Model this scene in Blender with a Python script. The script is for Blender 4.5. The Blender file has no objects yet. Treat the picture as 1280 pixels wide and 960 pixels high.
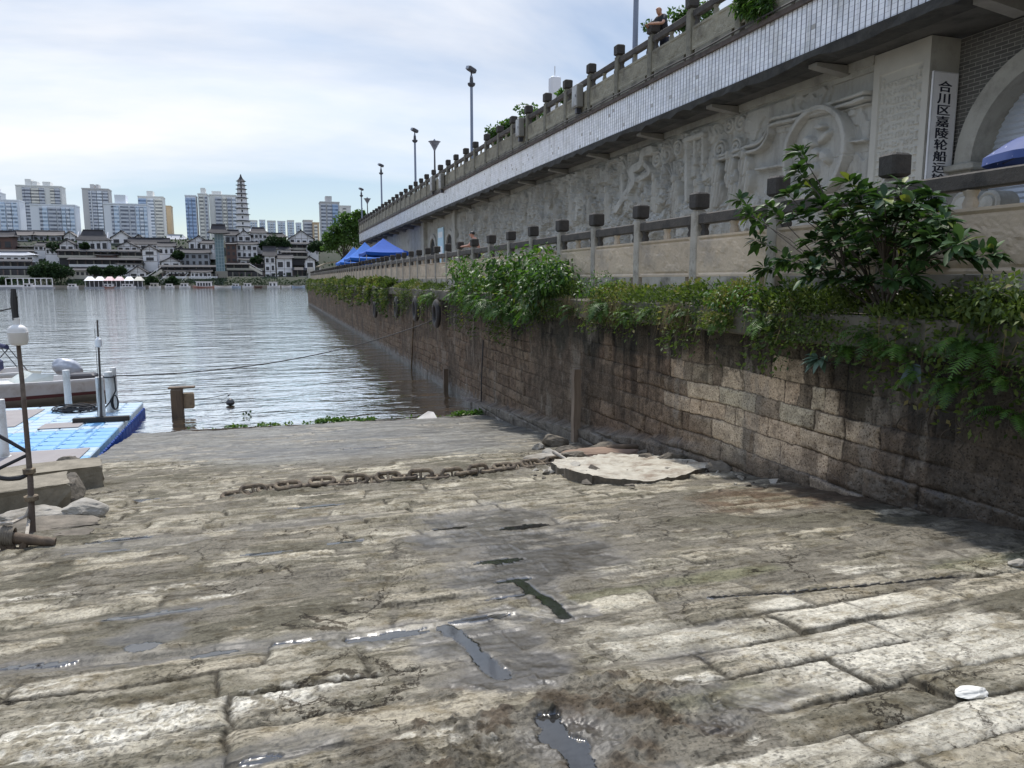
import bpy, math, random
import numpy as np
from mathutils import Vector, Matrix
random.seed(7)
rng = np.random.default_rng(11)
SC = bpy.context.scene
COL = SC.collection
R_ = math.radians

# ------------------------------------------------------------------ camera model (photo is 1280x960)
F_PX, CX, CY, CAM_H = 924.0, 640.0, 480.0, 4.46
YAW, PITCH = R_(18), R_(8)
FW = np.array([math.sin(YAW)*math.cos(PITCH), math.cos(YAW)*math.cos(PITCH), -math.sin(PITCH)])
RT = np.array([math.cos(YAW), -math.sin(YAW), 0.0])
UP = np.cross(RT, FW)
CAM = np.array([0, 0, CAM_H])
def ray(x, y): return FW + RT*(x-CX)/F_PX - UP*(y-CY)/F_PX
def on_x(x, y, X): d = ray(x, y); return CAM + d*(X/d[0])
def on_y(x, y, Y): d = ray(x, y); return CAM + d*(Y/d[1])
def on_z(x, y, Z): d = ray(x, y); return CAM + d*((Z-CAM_H)/d[2])

RAMP_Y = np.array([-6, 0, 5.06, 8.27, 11.43, 16.2, 20, 23.5, 28, 40.])
RAMP_Z = np.array([3.3, 2.62, 2.02, 1.64, 1.24, .64, .28, 0.0, -.45, -2.0])
def ramp_z(y): return np.interp(y, RAMP_Y, RAMP_Z)
def on_ramp(x, y):
    d = ray(x, y); lo, hi = .2, 80.
    for _ in range(60):
        m = (lo+hi)/2; p = CAM+d*m
        if p[2] > ramp_z(p[1]): lo = m
        else: hi = m
    return CAM+d*lo

# ------------------------------------------------------------------ noise
def _hash(ix, iy, seed):
    n = (ix.astype(np.int64)*374761393 + iy.astype(np.int64)*668265263 + seed*144665) & 0xffffffff
    n = ((n ^ (n >> 13))*1274126177) & 0xffffffff
    n = ((n ^ (n >> 16))*2246822519) & 0xffffffff
    return ((n ^ (n >> 15)) & 0xffffff)/float(0xffffff)
def vnoise(x, y, seed=0):
    ix = np.floor(x); iy = np.floor(y); fx = x-ix; fy = y-iy
    fx = fx*fx*fx*(fx*(fx*6-15)+10); fy = fy*fy*fy*(fy*(fy*6-15)+10)
    a = _hash(ix, iy, seed); b = _hash(ix+1, iy, seed); c = _hash(ix, iy+1, seed); d = _hash(ix+1, iy+1, seed)
    return a+(b-a)*fx+(c-a)*fy+(a-b-c+d)*fx*fy
def fbm(x, y, octv=4, seed=0, gain=.5):
    s = 0; a = 1; t = 0
    for o in range(octv):
        s = s+a*vnoise(x*2**o, y*2**o, seed+o*17); t += a; a *= gain
    return s/t
def sstep(a, b, x):
    t = np.clip((x-a)/(b-a), 0, 1); return t*t*(3-2*t)
def lerp(a, b, t): return a+(b-a)*t

# ------------------------------------------------------------------ objects
def link(o):
    COL.objects.link(o); return o
def meta(o, label=None, cat=None, group=None, kind=None):
    if label: o['label'] = label
    if cat: o['category'] = cat
    if group: o['group'] = group
    if kind: o['kind'] = kind
    return o
def thing(name, label, cat, loc=(0, 0, 0), group=None, rz=0.0, kind=None):
    o = bpy.data.objects.new(name, None); o.empty_display_size = .2
    link(o); o.location = [float(c) for c in loc]; o.rotation_euler = (0, 0, rz)
    return meta(o, label, cat, group, kind)
def wloc(o):
    v = Vector((0, 0, 0))
    while o is not None:
        v += o.location; o = o.parent
    return v
def mesh_obj(name, verts, faces, mats, parent=None, smooth=False, mi=None, local=False, attrs=None):
    """verts (n,3) in world space; stored relative to the parent's place."""
    v = np.asarray(verts, dtype=np.float32).reshape(-1, 3)
    if parent is not None and not local:
        v = v-np.array(wloc(parent), dtype=np.float32)
    me = bpy.data.meshes.new(name)
    if isinstance(faces, np.ndarray):
        n, k = faces.shape
        me.vertices.add(len(v)); me.vertices.foreach_set('co', v.ravel())
        me.loops.add(n*k); me.loops.foreach_set('vertex_index', faces.astype(np.int32).ravel())
        me.polygons.add(n); me.polygons.foreach_set('loop_start', np.arange(0, n*k, k, dtype=np.int32))
        me.polygons.foreach_set('loop_total', np.full(n, k, dtype=np.int32))
        me.update(calc_edges=True)
    else:
        me.from_pydata(v.tolist(), [], faces); me.update()
    if not isinstance(mats, (list, tuple)): mats = [mats]
    for m in mats: me.materials.append(m)
    if mi is not None: me.polygons.foreach_set('material_index', np.asarray(mi, dtype=np.int32))
    if smooth: me.polygons.foreach_set('use_smooth', np.ones(len(me.polygons), dtype=bool))
    if attrs:
        for an, arr in attrs.items():
            arr = np.asarray(arr, dtype=np.float32)
            if arr.ndim == 2:
                a = me.color_attributes.new(an, 'FLOAT_COLOR', 'POINT')
                c4 = np.ones((len(v), 4), dtype=np.float32); c4[:, :3] = arr
                a.data.foreach_set('color', c4.ravel())
            else:
                a = me.attributes.new(an, 'FLOAT', 'POINT'); a.data.foreach_set('value', arr)
    me.validate()
    o = bpy.data.objects.new(name, me); link(o)
    if parent is not None: o.parent = parent
    return o
def copy_tree(o, parent=None):
    c = o.copy(); link(c); c.parent = parent
    for ch in list(o.children): copy_tree(ch, c)
    return c

class MB:
    def __init__(s): s.v = []; s.f = []; s.m = []; s.mat = 0
    def add(s, vs, fs):
        b = len(s.v); s.v.extend([tuple(map(float, q)) for q in vs])
        for f in fs: s.f.append([i+b for i in f]); s.m.append(s.mat)
        return s
    def box(s, c, d, rot=None, taper=1.0):
        x, y, z = d[0]/2, d[1]/2, d[2]/2
        p = [(-x, -y, -z), (x, -y, -z), (x, y, -z), (-x, y, -z), (-x*taper, -y*taper, z), (x*taper, -y*taper, z), (x*taper, y*taper, z), (-x*taper, y*taper, z)]
        if rot is not None:
            p = [tuple(rot @ Vector(q)) for q in p]
        p = [(q[0]+c[0], q[1]+c[1], q[2]+c[2]) for q in p]
        return s.add(p, [(0, 3, 2, 1), (4, 5, 6, 7), (0, 1, 5, 4), (1, 2, 6, 5), (2, 3, 7, 6), (3, 0, 4, 7)])
    def bb(s, x0, x1, y0, y1, z0, z1): return s.box(((x0+x1)/2, (y0+y1)/2, (z0+z1)/2), (x1-x0, y1-y0, z1-z0))
    def cham(s, c, d, b=.02, rot=None):
        """box with chamfered vertical and top/bottom edges"""
        x, y, z = d[0]/2, d[1]/2, d[2]/2
        def ring(h, ins):
            X, Y = x-ins, y-ins
            k = min(b, X*.5, Y*.5)
            return [(-X+k, -Y, h), (X-k, -Y, h), (X, -Y+k, h), (X, Y-k, h), (X-k, Y, h), (-X+k, Y, h), (-X, Y-k, h), (-X, -Y+k, h)]
        p = ring(-z, b)+ring(-z+b, 0)+ring(z-b, 0)+ring(z, b)
        if rot is not None: p = [tuple(rot @ Vector(q)) for q in p]
        p = [(q[0]+c[0], q[1]+c[1], q[2]+c[2]) for q in p]
        f = [tuple(range(7, -1, -1)), tuple(range(24, 32))]
        for r in range(3):
            for i in range(8):
                j = (i+1) % 8; f.append((r*8+i, r*8+j, r*8+8+j, r*8+8+i))
        return s.add(p, f)
    def tube(s, pts, r, n=8, cap=True):
        pts = [Vector(p) for p in pts]; m = len(pts)
        rr = r if isinstance(r, (list, tuple)) else [r]*m
        vs = []; nrm = None
        for i, p in enumerate(pts):
            t = (pts[min(i+1, m-1)]-pts[max(i-1, 0)])
            t = t.normalized() if t.length > 1e-9 else Vector((0, 0, 1))
            if nrm is None:
                a = Vector((0, 0, 1)) if abs(t.z) < .9 else Vector((1, 0, 0))
                nrm = t.cross(a).normalized()
            else:
                nrm = (nrm-t*nrm.dot(t))
                nrm = nrm.normalized() if nrm.length > 1e-6 else t.orthogonal().normalized()
            bn = t.cross(nrm)
            for k in range(n):
                a = 2*math.pi*k/n
                vs.append(p+(nrm*math.cos(a)+bn*math.sin(a))*rr[i])
        fs = []
        for i in range(m-1):
            for k in range(n):
                j = (k+1) % n; fs.append((i*n+k, i*n+j, i*n+n+j, i*n+n+k))
        if cap: fs += [tuple(range(n-1, -1, -1)), tuple(range((m-1)*n, m*n))]
        return s.add(vs, fs)
    def lathe(s, prof, c=(0, 0, 0), n=16, rot=None):
        vs = []
        for (r, z) in prof:
            for k in range(n):
                a = 2*math.pi*k/n; q = Vector((r*math.cos(a), r*math.sin(a), z))
                if rot is not None: q = rot @ q
                vs.append((q[0]+c[0], q[1]+c[1], q[2]+c[2]))
        fs = []; m = len(prof)
        for i in range(m-1):
            for k in range(n):
                j = (k+1) % n; fs.append((i*n+k, i*n+j, i*n+n+j, i*n+n+k))
        fs += [tuple(range(n-1, -1, -1)), tuple(range((m-1)*n, m*n))]
        return s.add(vs, fs)
    def prism(s, poly, fn, t0, t1):
        """poly (u,v) ccw, fn(u,v,t)->xyz"""
        n = len(poly)
        vs = [fn(u, v, t0) for u, v in poly]+[fn(u, v, t1) for u, v in poly]
        fs = [tuple(range(n-1, -1, -1)), tuple(range(n, 2*n))]+[(i, (i+1) % n, n+(i+1) % n, n+i) for i in range(n)]
        return s.add(vs, fs)
    def build(s, name, mats, parent=None, smooth=False, local=False):
        me_o = mesh_obj(name, s.v, s.f, mats, parent, smooth, s.m, local)
        import bmesh
        bm = bmesh.new(); bm.from_mesh(me_o.data); bmesh.ops.recalc_face_normals(bm, faces=bm.faces[:]); bm.to_mesh(me_o.data); bm.free()
        if smooth:
            try: me_o.data.set_sharp_from_angle(angle=R_(40))
            except Exception: pass
        return me_o

# ------------------------------------------------------------------ materials
def nm(name):
    m = bpy.data.materials.new(name); m.use_nodes = True
    nt = m.node_tree; b = nt.nodes['Principled BSDF']
    return m, nt, b
def N(nt, typ, **kw):
    n = nt.nodes.new(typ)
    for k, v in kw.items():
        if k in n.inputs: n.inputs[k].default_value = v
        else: setattr(n, k, v)
    return n
def ramp_node(nt, src, stops, interp='LINEAR'):
    r = nt.nodes.new('ShaderNodeValToRGB'); r.color_ramp.interpolation = interp
    e = r.color_ramp.elements
    while len(e) < len(stops): e.new(.5)
    for q, (p, c) in zip(e, stops):
        q.position = p; q.color = (*c, 1) if len(c) == 3 else c
    nt.links.new(src, r.inputs[0]); return r
def mixc(nt, f, a, b, mode='MIX'):
    m = nt.nodes.new('ShaderNodeMix'); m.data_type = 'RGBA'; m.blend_type = mode
    for i, v in ((0, f), (6, a), (7, b)):
        if hasattr(v, 'is_linked') or hasattr(v, 'links'): nt.links.new(v, m.inputs[i])
        else: m.inputs[i].default_value = v if i == 0 else (*v, 1)
    return m.outputs[2]
def math_n(nt, op, a, b=None, c=None):
    m = nt.nodes.new('ShaderNodeMath'); m.operation = op
    for i, v in enumerate((a, b, c)):
        if v is None: continue
        if hasattr(v, 'links'): nt.links.new(v, m.inputs[i])
        else: m.inputs[i].default_value = v
    return m.outputs[0]
def pm(name, c1, c2=None, scale=4.0, rough=.7, bump=0.0, bscale=40.0, metal=0.0, stain=None, stain_scale=1.2, spec=.5, rvar=0.0, stretch=(1, 1, 1), coord='Object'):
    """painted / stone / metal surface: two noise tones, optional stains, bump and a per-object variation"""
    m, nt, b = nm(name); L = nt.links
    tc = N(nt, 'ShaderNodeTexCoord'); mp = N(nt, 'ShaderNodeMapping'); mp.inputs['Scale'].default_value = stretch
    L.new(tc.outputs[coord], mp.inputs[0])
    col = None
    if c2 is None: c2 = tuple(x*.82 for x in c1)
    n1 = N(nt, 'ShaderNodeTexNoise', Scale=scale, Detail=6.0, Roughness=.6); L.new(mp.outputs[0], n1.inputs['Vector'])
    r1 = ramp_node(nt, n1.outputs['Fac'], [(.32, (0, 0, 0)), (.68, (1, 1, 1))])
    col = mixc(nt, r1.outputs[0], c1, c2)
    if stain:
        n2 = N(nt, 'ShaderNodeTexNoise', Scale=stain_scale, Detail=8.0, Roughness=.7); L.new(mp.outputs[0], n2.inputs['Vector'])
        r2 = ramp_node(nt, n2.outputs['Fac'], [(.48, (0, 0, 0)), (.66, (1, 1, 1))])
        col = mixc(nt, r2.outputs[0], col, stain)
    if rvar:
        oi = N(nt, 'ShaderNodeObjectInfo')
        hv = N(nt, 'ShaderNodeHueSaturation'); L.new(col, hv.inputs['Color'])
        L.new(math_n(nt, 'MULTIPLY_ADD', oi.outputs['Random'], rvar*2, 1-rvar), hv.inputs['Value']); col = hv.outputs[0]
    L.new(col, b.inputs['Base Color'])
    b.inputs['Roughness'].default_value = rough; b.inputs['Metallic'].default_value = metal
    b.inputs['Specular IOR Level'].default_value = spec
    if bump:
        n3 = N(nt, 'ShaderNodeTexNoise', Scale=bscale, Detail=5.0, Roughness=.65); L.new(mp.outputs[0], n3.inputs['Vector'])
        bp = N(nt, 'ShaderNodeBump', Strength=bump, Distance=.02); L.new(n3.outputs['Fac'], bp.inputs['Height']); L.new(bp.outputs[0], b.inputs['Normal'])
    return m
def attr_mat(name, wet=True, fine=70.0, bump=.35, pits=0.0):
    """surface whose colour comes from the mesh (stone, mud, lime); wet makes it glossy"""
    m, nt, b = nm(name); L = nt.links
    at = N(nt, 'ShaderNodeAttribute', attribute_name='Col')
    tc = N(nt, 'ShaderNodeTexCoord')
    n1 = N(nt, 'ShaderNodeTexNoise', Scale=fine*.6, Detail=9.0, Roughness=.75); L.new(tc.outputs['Object'], n1.inputs['Vector'])
    r1 = ramp_node(nt, n1.outputs['Fac'], [(.34, (.5, .49, .47)), (.66, (1.4, 1.39, 1.36))])
    col = mixc(nt, 1.0, at.outputs['Color'], r1.outputs[0], 'MULTIPLY')
    h = n1.outputs['Fac']
    if pits:
        vo = N(nt, 'ShaderNodeTexVoronoi', Scale=pits); L.new(tc.outputs['Object'], vo.inputs['Vector'])
        pr = ramp_node(nt, vo.outputs['Distance'], [(.18, (0, 0, 0)), (.36, (1, 1, 1))])
        h = math_n(nt, 'MULTIPLY_ADD', pr.outputs[0], .8, h)
        col = mixc(nt, 1.0, col, mixc(nt, pr.outputs[0], (.45, .42, .38), (1, 1, 1)), 'MULTIPLY')
    bp = N(nt, 'ShaderNodeBump', Strength=bump, Distance=.012); L.new(h, bp.inputs['Height']); L.new(bp.outputs[0], b.inputs['Normal'])
    if wet:
        w = N(nt, 'ShaderNodeAttribute', attribute_name='wet'); wf = w.outputs['Fac']
        ng = N(nt, 'ShaderNodeTexNoise', Scale=9.0, Detail=4.0); L.new(tc.outputs['Object'], ng.inputs['Vector'])
        L.new(math_n(nt, 'MULTIPLY', math_n(nt, 'SUBTRACT', 1.0, math_n(nt, 'POWER', wf, 2.0)), bump), bp.inputs['Strength'])
        col = mixc(nt, wf, col, mixc(nt, 1.0, col, (.36, .36, .38), 'MULTIPLY'))
        rr = ramp_node(nt, wf, [(0, (.9,)*3), (.5, (.5,)*3), (.8, (.3,)*3), (.92, (.2,)*3), (.98, (.05,)*3)])
        L.new(rr.outputs[0], b.inputs['Roughness'])
    else: b.inputs['Roughness'].default_value = .88
    if wet: L.new(math_n(nt, 'MULTIPLY_ADD', wf, .35, .2), b.inputs['Specular IOR Level'])
    else: b.inputs['Specular IOR Level'].default_value = .35
    L.new(col, b.inputs['Base Color'])
    return m
def leaf_mat(name, c1, c2, c3=None, trans=.3, rough=.45):
    m, nt, b = nm(name); L = nt.links
    at = N(nt, 'ShaderNodeAttribute', attribute_name='tint')
    stops = [(0, c1), (.8, c2)] + ([(1.0, c3)] if c3 else [])
    r = ramp_node(nt, at.outputs['Fac'], stops)
    L.new(r.outputs[0], b.inputs['Base Color']); b.inputs['Roughness'].default_value = rough
    b.inputs['Specular IOR Level'].default_value = .22
    tr = N(nt, 'ShaderNodeBsdfTranslucent'); L.new(mixc(nt, 1.0, r.outputs[0], (1.5, 1.7, .8), 'MULTIPLY'), tr.inputs['Color'])
    mx = N(nt, 'ShaderNodeMixShader'); mx.inputs[0].default_value = trans
    L.new(b.outputs[0], mx.inputs[1]); L.new(tr.outputs[0], mx.inputs[2])
    L.new(mx.outputs[0], nt.nodes['Material Output'].inputs[0])
    return m
# ------------------------------------------------------------------ camera, sky, sun
cd = bpy.data.cameras.new('camera'); cam = bpy.data.objects.new('camera', cd); link(cam)
cam.location = CAM.tolist(); cam.rotation_euler = (R_(90)-PITCH, 0, -YAW)
cd.sensor_width = 36; cd.lens = F_PX/1280*36; cd.clip_end = 8000; cd.clip_start = .05
SC.camera = cam
SUN_EL, SUN_AZ = R_(58), R_(4)          # azimuth clockwise from +Y
sd = bpy.data.lights.new('sun', 'SUN'); sun = bpy.data.objects.new('sun', sd); link(sun)
sd.energy = SUN_E = 3.3; sd.angle = R_(1.2); sd.color = (1, .95, .87)
sdir = Vector((math.sin(SUN_AZ)*math.cos(SUN_EL), math.cos(SUN_AZ)*math.cos(SUN_EL), math.sin(SUN_EL)))
sun.rotation_euler = sdir.to_track_quat('Z', 'Y').to_euler(); sun.location = (0, 0, 60)
def sstep_n(nt, v, a, b):
    m = N(nt, 'ShaderNodeMapRange'); m.interpolation_type = 'SMOOTHSTEP'; nt.links.new(v, m.inputs['Value'])
    m.inputs['From Min'].default_value = a; m.inputs['From Max'].default_value = b; return m.outputs[0]
w = bpy.data.worlds.new('World'); SC.world = w; w.use_nodes = True
nt = w.node_tree; L = nt.links; bg = nt.nodes['Background']
sky = N(nt, 'ShaderNodeTexSky'); sky.sky_type = 'NISHITA'; sky.sun_disc = False
sky.sun_elevation = SUN_EL; sky.sun_rotation = SUN_AZ; sky.air_density = 1.0; sky.dust_density = .4; sky.ozone_density = 2.0
tc = N(nt, 'ShaderNodeTexCoord')
sx = N(nt, 'ShaderNodeSeparateXYZ'); L.new(tc.outputs['Generated'], sx.inputs[0])
zc = math_n(nt, 'MAXIMUM', sx.outputs[2], .0)
den = math_n(nt, 'ADD', zc, .42)
cb = N(nt, 'ShaderNodeCombineXYZ')
L.new(math_n(nt, 'DIVIDE', sx.outputs[0], den), cb.inputs[0]); L.new(math_n(nt, 'DIVIDE', sx.outputs[1], den), cb.inputs[1])
mp = N(nt, 'ShaderNodeMapping'); mp.inputs['Rotation'].default_value = (0, 0, R_(-24)); mp.inputs['Scale'].default_value = (.5, 1.25, 1); mp.inputs['Location'].default_value = (.35, .2, 0)
L.new(cb.outputs[0], mp.inputs[0])
n1 = N(nt, 'ShaderNodeTexNoise', Scale=1.5, Detail=7.0, Roughness=.5, Distortion=.5); L.new(mp.outputs[0], n1.inputs['Vector'])
cl = ramp_node(nt, n1.outputs['Fac'], [(.40, (.18, .18, .18)), (.51, (.58, .58, .58)), (.63, (1, 1, 1))])
n2 = N(nt, 'ShaderNodeTexNoise', Scale=3.4, Detail=6.0, Roughness=.55); L.new(mp.outputs[0], n2.inputs['Vector'])
cc = ramp_node(nt, n2.outputs['Fac'], [(.35, (8.4, 9.2, 10.5)), (.68, (10.7, 10.55, 10.5))])
# a thin overcast is brighter overhead than near the horizon
ovc = math_n(nt, 'MULTIPLY_ADD', sstep_n(nt, sx.outputs[2], .36, .80), 1.95, 1.0)
skyc = mixc(nt, math_n(nt, 'MULTIPLY', cl.outputs[0], math_n(nt, 'MULTIPLY_ADD', sstep_n(nt, sx.outputs[2], .33, .62), -.5, .92)), sky.outputs[0], cc.outputs[0])
vm = N(nt, 'ShaderNodeVectorMath'); vm.operation = 'SCALE'; L.new(skyc, vm.inputs[0]); L.new(ovc, vm.inputs['Scale'])
L.new(vm.outputs[0], bg.inputs[0]); bg.inputs[1].default_value = .080
SC.view_settings.view_transform = 'Standard'; SC.view_settings.look = 'None'; SC.view_settings.gamma = 1; SC.view_settings.exposure = 0.38
SC.render.engine = 'CYCLES'; SC.cycles.max_bounces = 6; SC.cycles.diffuse_bounces = 3; SC.cycles.glossy_bounces = 3
SC.cycles.transparent_max_bounces = 6; SC.cycles.use_denoising = True; SC.cycles.sample_clamp_indirect = 6
SC.cycles.caustics_reflective = False; SC.cycles.caustics_refractive = False

# ------------------------------------------------------------------ river
m, nt, b = nm('muddy water'); L = nt.links
b.inputs['Base Color'].default_value = (.072, .047, .025, 1); b.inputs['Roughness'].default_value = .05; b.inputs['IOR'].default_value = 2.2
geo = N(nt, 'ShaderNodeNewGeometry')
def wv(sc, str_, det, dist, rot=0, asp=(1, 1, 1)):
    mp = N(nt, 'ShaderNodeMapping'); mp.inputs['Scale'].default_value = asp; mp.inputs['Rotation'].default_value = (0, 0, rot)
    L.new(geo.outputs['Position'], mp.inputs[0])
    t = N(nt, 'ShaderNodeTexNoise', Scale=sc, Detail=det, Roughness=.55, Distortion=.4); L.new(mp.outputs[0], t.inputs['Vector'])
    return math_n(nt, 'MULTIPLY', t.outputs['Fac'], dist)
h = math_n(nt, 'ADD', math_n(nt, 'ADD', wv(.75, 1, 3.0, .12, R_(-8), (.55, 1.3, 1)), wv(2.6, 1, 3.0, .026, R_(12), (.7, 1.2, 1))), wv(.16, 1, 2.0, .16, R_(5), (.5, 1.2, 1)))
bp = N(nt, 'ShaderNodeBump', Strength=.85, Distance=1.0)
sp = N(nt, 'ShaderNodeSeparateXYZ'); L.new(geo.outputs['Position'], sp.inputs[0])
mr = N(nt, 'ShaderNodeMapRange'); L.new(sp.outputs[1], mr.inputs['Value'])
for k_, v_ in (('From Min', 25), ('From Max', 220), ('To Min', .9), ('To Max', 1.1)): mr.inputs[k_].default_value = v_
L.new(mr.outputs[0], bp.inputs['Strength']); L.new(h, bp.inputs['Height']); L.new(bp.outputs[0], b.inputs['Normal'])
gl = N(nt, 'ShaderNodeBsdfGlossy'); gl.inputs['Color'].default_value = (.93, .98, 1, 1); gl.inputs['Roughness'].default_value = .06; L.new(bp.outputs[0], gl.inputs['Normal'])
df = N(nt, 'ShaderNodeBsdfDiffuse'); df.inputs['Color'].default_value = (.15, .09, .043, 1); L.new(bp.outputs[0], df.inputs['Normal'])
fr = N(nt, 'ShaderNodeFresnel'); fr.inputs['IOR'].default_value = 1.6; L.new(bp.outputs[0], fr.inputs['Normal'])
fm = N(nt, 'ShaderNodeMapRange'); L.new(fr.outputs[0], fm.inputs['Value'])
for k_, v_ in (('From Min', .04), ('From Max', .36), ('To Min', .15), ('To Max', .98)): fm.inputs[k_].default_value = v_
mx = N(nt, 'ShaderNodeMixShader'); L.new(fm.outputs[0], mx.inputs[0]); L.new(df.outputs[0], mx.inputs[1]); L.new(gl.outputs[0], mx.inputs[2]); L.new(mx.outputs[0], nt.nodes['Material Output'].inputs[0])
WATER = m
yy = [-40, 5, 20, 30, 60, 120, 300, 500, 700]; xx = [-1100, -600, -120, -40, -10, 6.95, 60, 600, 1100]
vv = [(x, y, 0) for y in yy for x in xx]; ff = [(j*9+i, j*9+i+1, j*9+10+i, j*9+9+i) for j in range(8) for i in range(8)]
river = mesh_obj('river', vv, ff, WATER); meta(river, 'wide rippled muddy river', 'river', kind='structure')

# ------------------------------------------------------------------ stone paved boat ramp
def grid_faces(nr, nc):
    i = np.arange((nr-1)*(nc-1)); r = i//(nc-1); c = i % (nc-1); a = r*nc+c
    return np.stack([a, a+1, a+nc+1, a+nc], 1)
ys = [-1.5]
while ys[-1] < 27:
    y = ys[-1]; ys.append(y+(.03 if y < 1.6 else min(.06, max(.0065, (y*y+3)/1500.))))
ys = np.array(ys); xs = np.arange(-4.0, 7.06, .0088)
GX, GY = np.meshgrid(xs, ys); gx = GX.ravel(); gy = GY.ravel()
def pblob(lst, warp=.25, seed=5, hard=1.0):
    """soft patches given by their place on the ground: (px, py, rx, ry, strength)"""
    out = np.zeros_like(gx); n = fbm(gx*2.2, gy*2.2, 4, seed)-.5; n2 = fbm(gx*9, gy*12, 3, seed+3)-.5
    for (px, py, rx, ry, s) in lst:
        p = on_ramp(px, py); d = np.sqrt(((gx-p[0])/rx)**2+((gy-p[1])/ry)**2)
        d = d+n*warp*4+n2*warp*1.6
        out = np.maximum(out, s*sstep(1.15, 1.15-.6*hard, d))
    return out
def pline(pts, wd, seed=9, warp=.5):
    out = np.zeros_like(gx); n = fbm(gx*7, gy*9, 3, seed)-.5
    q = [on_ramp(*p)[:2] for p in pts]
    for a, b_ in zip(q[:-1], q[1:]):
        d = b_-a; t = np.clip(((gx-a[0])*d[0]+(gy-a[1])*d[1])/(d@d+1e-9), 0, 1)
        dist = np.hypot(gx-a[0]-t*d[0], gy-a[1]-t*d[1])
        out = np.maximum(out, sstep(1.2, .7, dist/wd+n*warp*2))
    return out
# courses of slabs run across the ramp
wy = gy+(fbm(gx*.8, gy*.8, 3, 31)-.5)*.16+(fbm(gx*6, gy*6, 3, 33)-.5)*.05
wx = gx+(fbm(gx*1.2, gy*1.2, 3, 35)-.5)*.22+(fbm(gx*7, gy*7, 3, 37)-.5)*.05
edges = np.concatenate([[-2.2], -2.2+np.cumsum(rng.uniform(.27, .46, 95))])
ci = np.clip(np.searchsorted(edges, wy)-1, 0, len(edges)-2)
dc = np.minimum(wy-edges[ci], edges[ci+1]-wy)
dj = np.full_like(gx, 9.); sid = np.zeros(len(gx)); su = np.zeros(len(gx))
for c in range(len(edges)-1):
    mk = ci == c
    if not mk.any(): continue
    e = -4.4+rng.uniform(0, 1)+np.concatenate([[0], np.cumsum(rng.uniform(.6, 1.75, 16))])
    k = np.clip(np.searchsorted(e, wx[mk])-1, 0, len(e)-2)
    dj[mk] = np.minimum(wx[mk]-e[k], e[k+1]-wx[mk]); sid[mk] = c*50+k; su[mk] = (wx[mk]-e[k])/(e[k+1]-e[k])
de = np.minimum(dc, dj*.9)
h1 = _hash(sid, sid*3+1, 1); h2 = _hash(sid, sid*5+2, 2); h3 = _hash(sid, sid*7+3, 3); h4 = _hash(sid, sid*2+9, 4)
vc = (wy-edges[ci])/(edges[ci+1]-edges[ci])
near = sstep(13, 4, gy)
rough_n = fbm(gx*5, gy*5, 5, 41)-.5
fine_n = fbm(gx*22, gy*26, 4, 43, .6)-.5
round_w = .016+.035*h3
palm0 = pblob([(1130, 900, 1.3, .6, 1), (1150, 810, 1.3, 1.0, 1), (1030, 755, 1.0, .6, .9), (960, 930, .8, .4, .9), (780, 810, .7, .4, .7)], .12, 82)
streak = fbm(gx*1.1, gy*7.5, 5, 45, .6)-.5
stone = (1-np.exp(-de/round_w))*.030+(h1-.5)*.024+(vc-.5)*(h2-.5)*.05+(su-.5)*(h4-.5)*.035+(rough_n*.034+fine_n*.016+streak*.036)*(1-.6*palm0)
# chisel furrows on some slabs
ch = np.sin((gx*.8+gy*.5)*95+fbm(gx*4, gy*4, 2, 47)*14)
stone += ch*.0028*(h2 > .5)*near+(fbm(gx*38, gy*44, 3, 49, .7)-.5)*.007*near
mud = .021+(fbm(gx*.7, gy*1.1, 4, 51)-.5)*.085+(fbm(gx*1.6, gy*8, 4, 52)-.5)*.03+(fbm(gx*4, gy*5, 3, 53)-.5)*.022
mud += .030*pblob([(650, 880, 1.0, .75, 1), (800, 890, .8, .6, 1), (540, 925, .5, .5, 1)], .2, 61)
mud += .03*pblob([(600, 700, .9, 1.4, 1), (640, 800, .5, .6, .8), (930, 640, 2.2, 1.2, .8), (1180, 660, 1.4, .7, 1)], .25, 63)
mud += (.022+.05*(fbm(gx*1.4, gy*4, 5, 58, .6)-.35))*sstep(13.5, 15.5, gy-2.8*sstep(0, -3, gx)+(fbm(gx*.5, gy*.3, 2, 57)-.5)*2)
mud -= .03*pblob([(1100, 840, 1.4, 1.1, 1), (250, 900, 1.5, .7, 1), (900, 760, .9, .8, .6)], .2, 65)
lump = pblob([(650, 905, .75, .5, 1), (810, 895, .7, .45, 1), (720, 860, .5, .3, .8)], .25, 67)
mud += lump*((fbm(gx*11, gy*11, 4, 69, .68)-.45)*.12)
is_mud = sstep(-.004, .010, mud-stone)
hgt = np.maximum(stone, mud)+.004*is_mud*(fbm(gx*30, gy*30, 3, 71)-.5)
# grooves and shallow water
chl = pline([(283, 622), (340, 616), (400, 610), (450, 608), (500, 604), (560, 601), (620, 592), (660, 588), (714, 581)], .16, warp=.9); hgt += chl*(.006+.05*(fbm(gx*9, gy*9, 3, 72)-.4)); is_mud = np.maximum(is_mud, chl)
crack = np.maximum(pline([(0, 834), (160, 822), (330, 806), (420, 797)], .045), pline([(440, 800), (560, 782), (640, 768)], .06))
crack = np.maximum(crack, pline([(890, 745), (1010, 738), (1150, 724), (1280, 712)], .035))
hgt -= crack*.034
CH = [([(652, 728), (668, 741), (684, 748), (708, 770)], .045), ([(556, 783), (585, 801), (600, 822), (628, 844)], .05), ([(684, 900), (700, 925), (718, 938), (745, 978)], .07)]
chan = np.zeros_like(gx); chanw = np.zeros_like(gx)
for q_, w_ in CH: chan = np.maximum(chan, pline(q_, w_*1.15, warp=.7)); chanw = np.maximum(chanw, pline(q_, w_*4.6, warp=1.0))
hgt -= chan*.024
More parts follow.
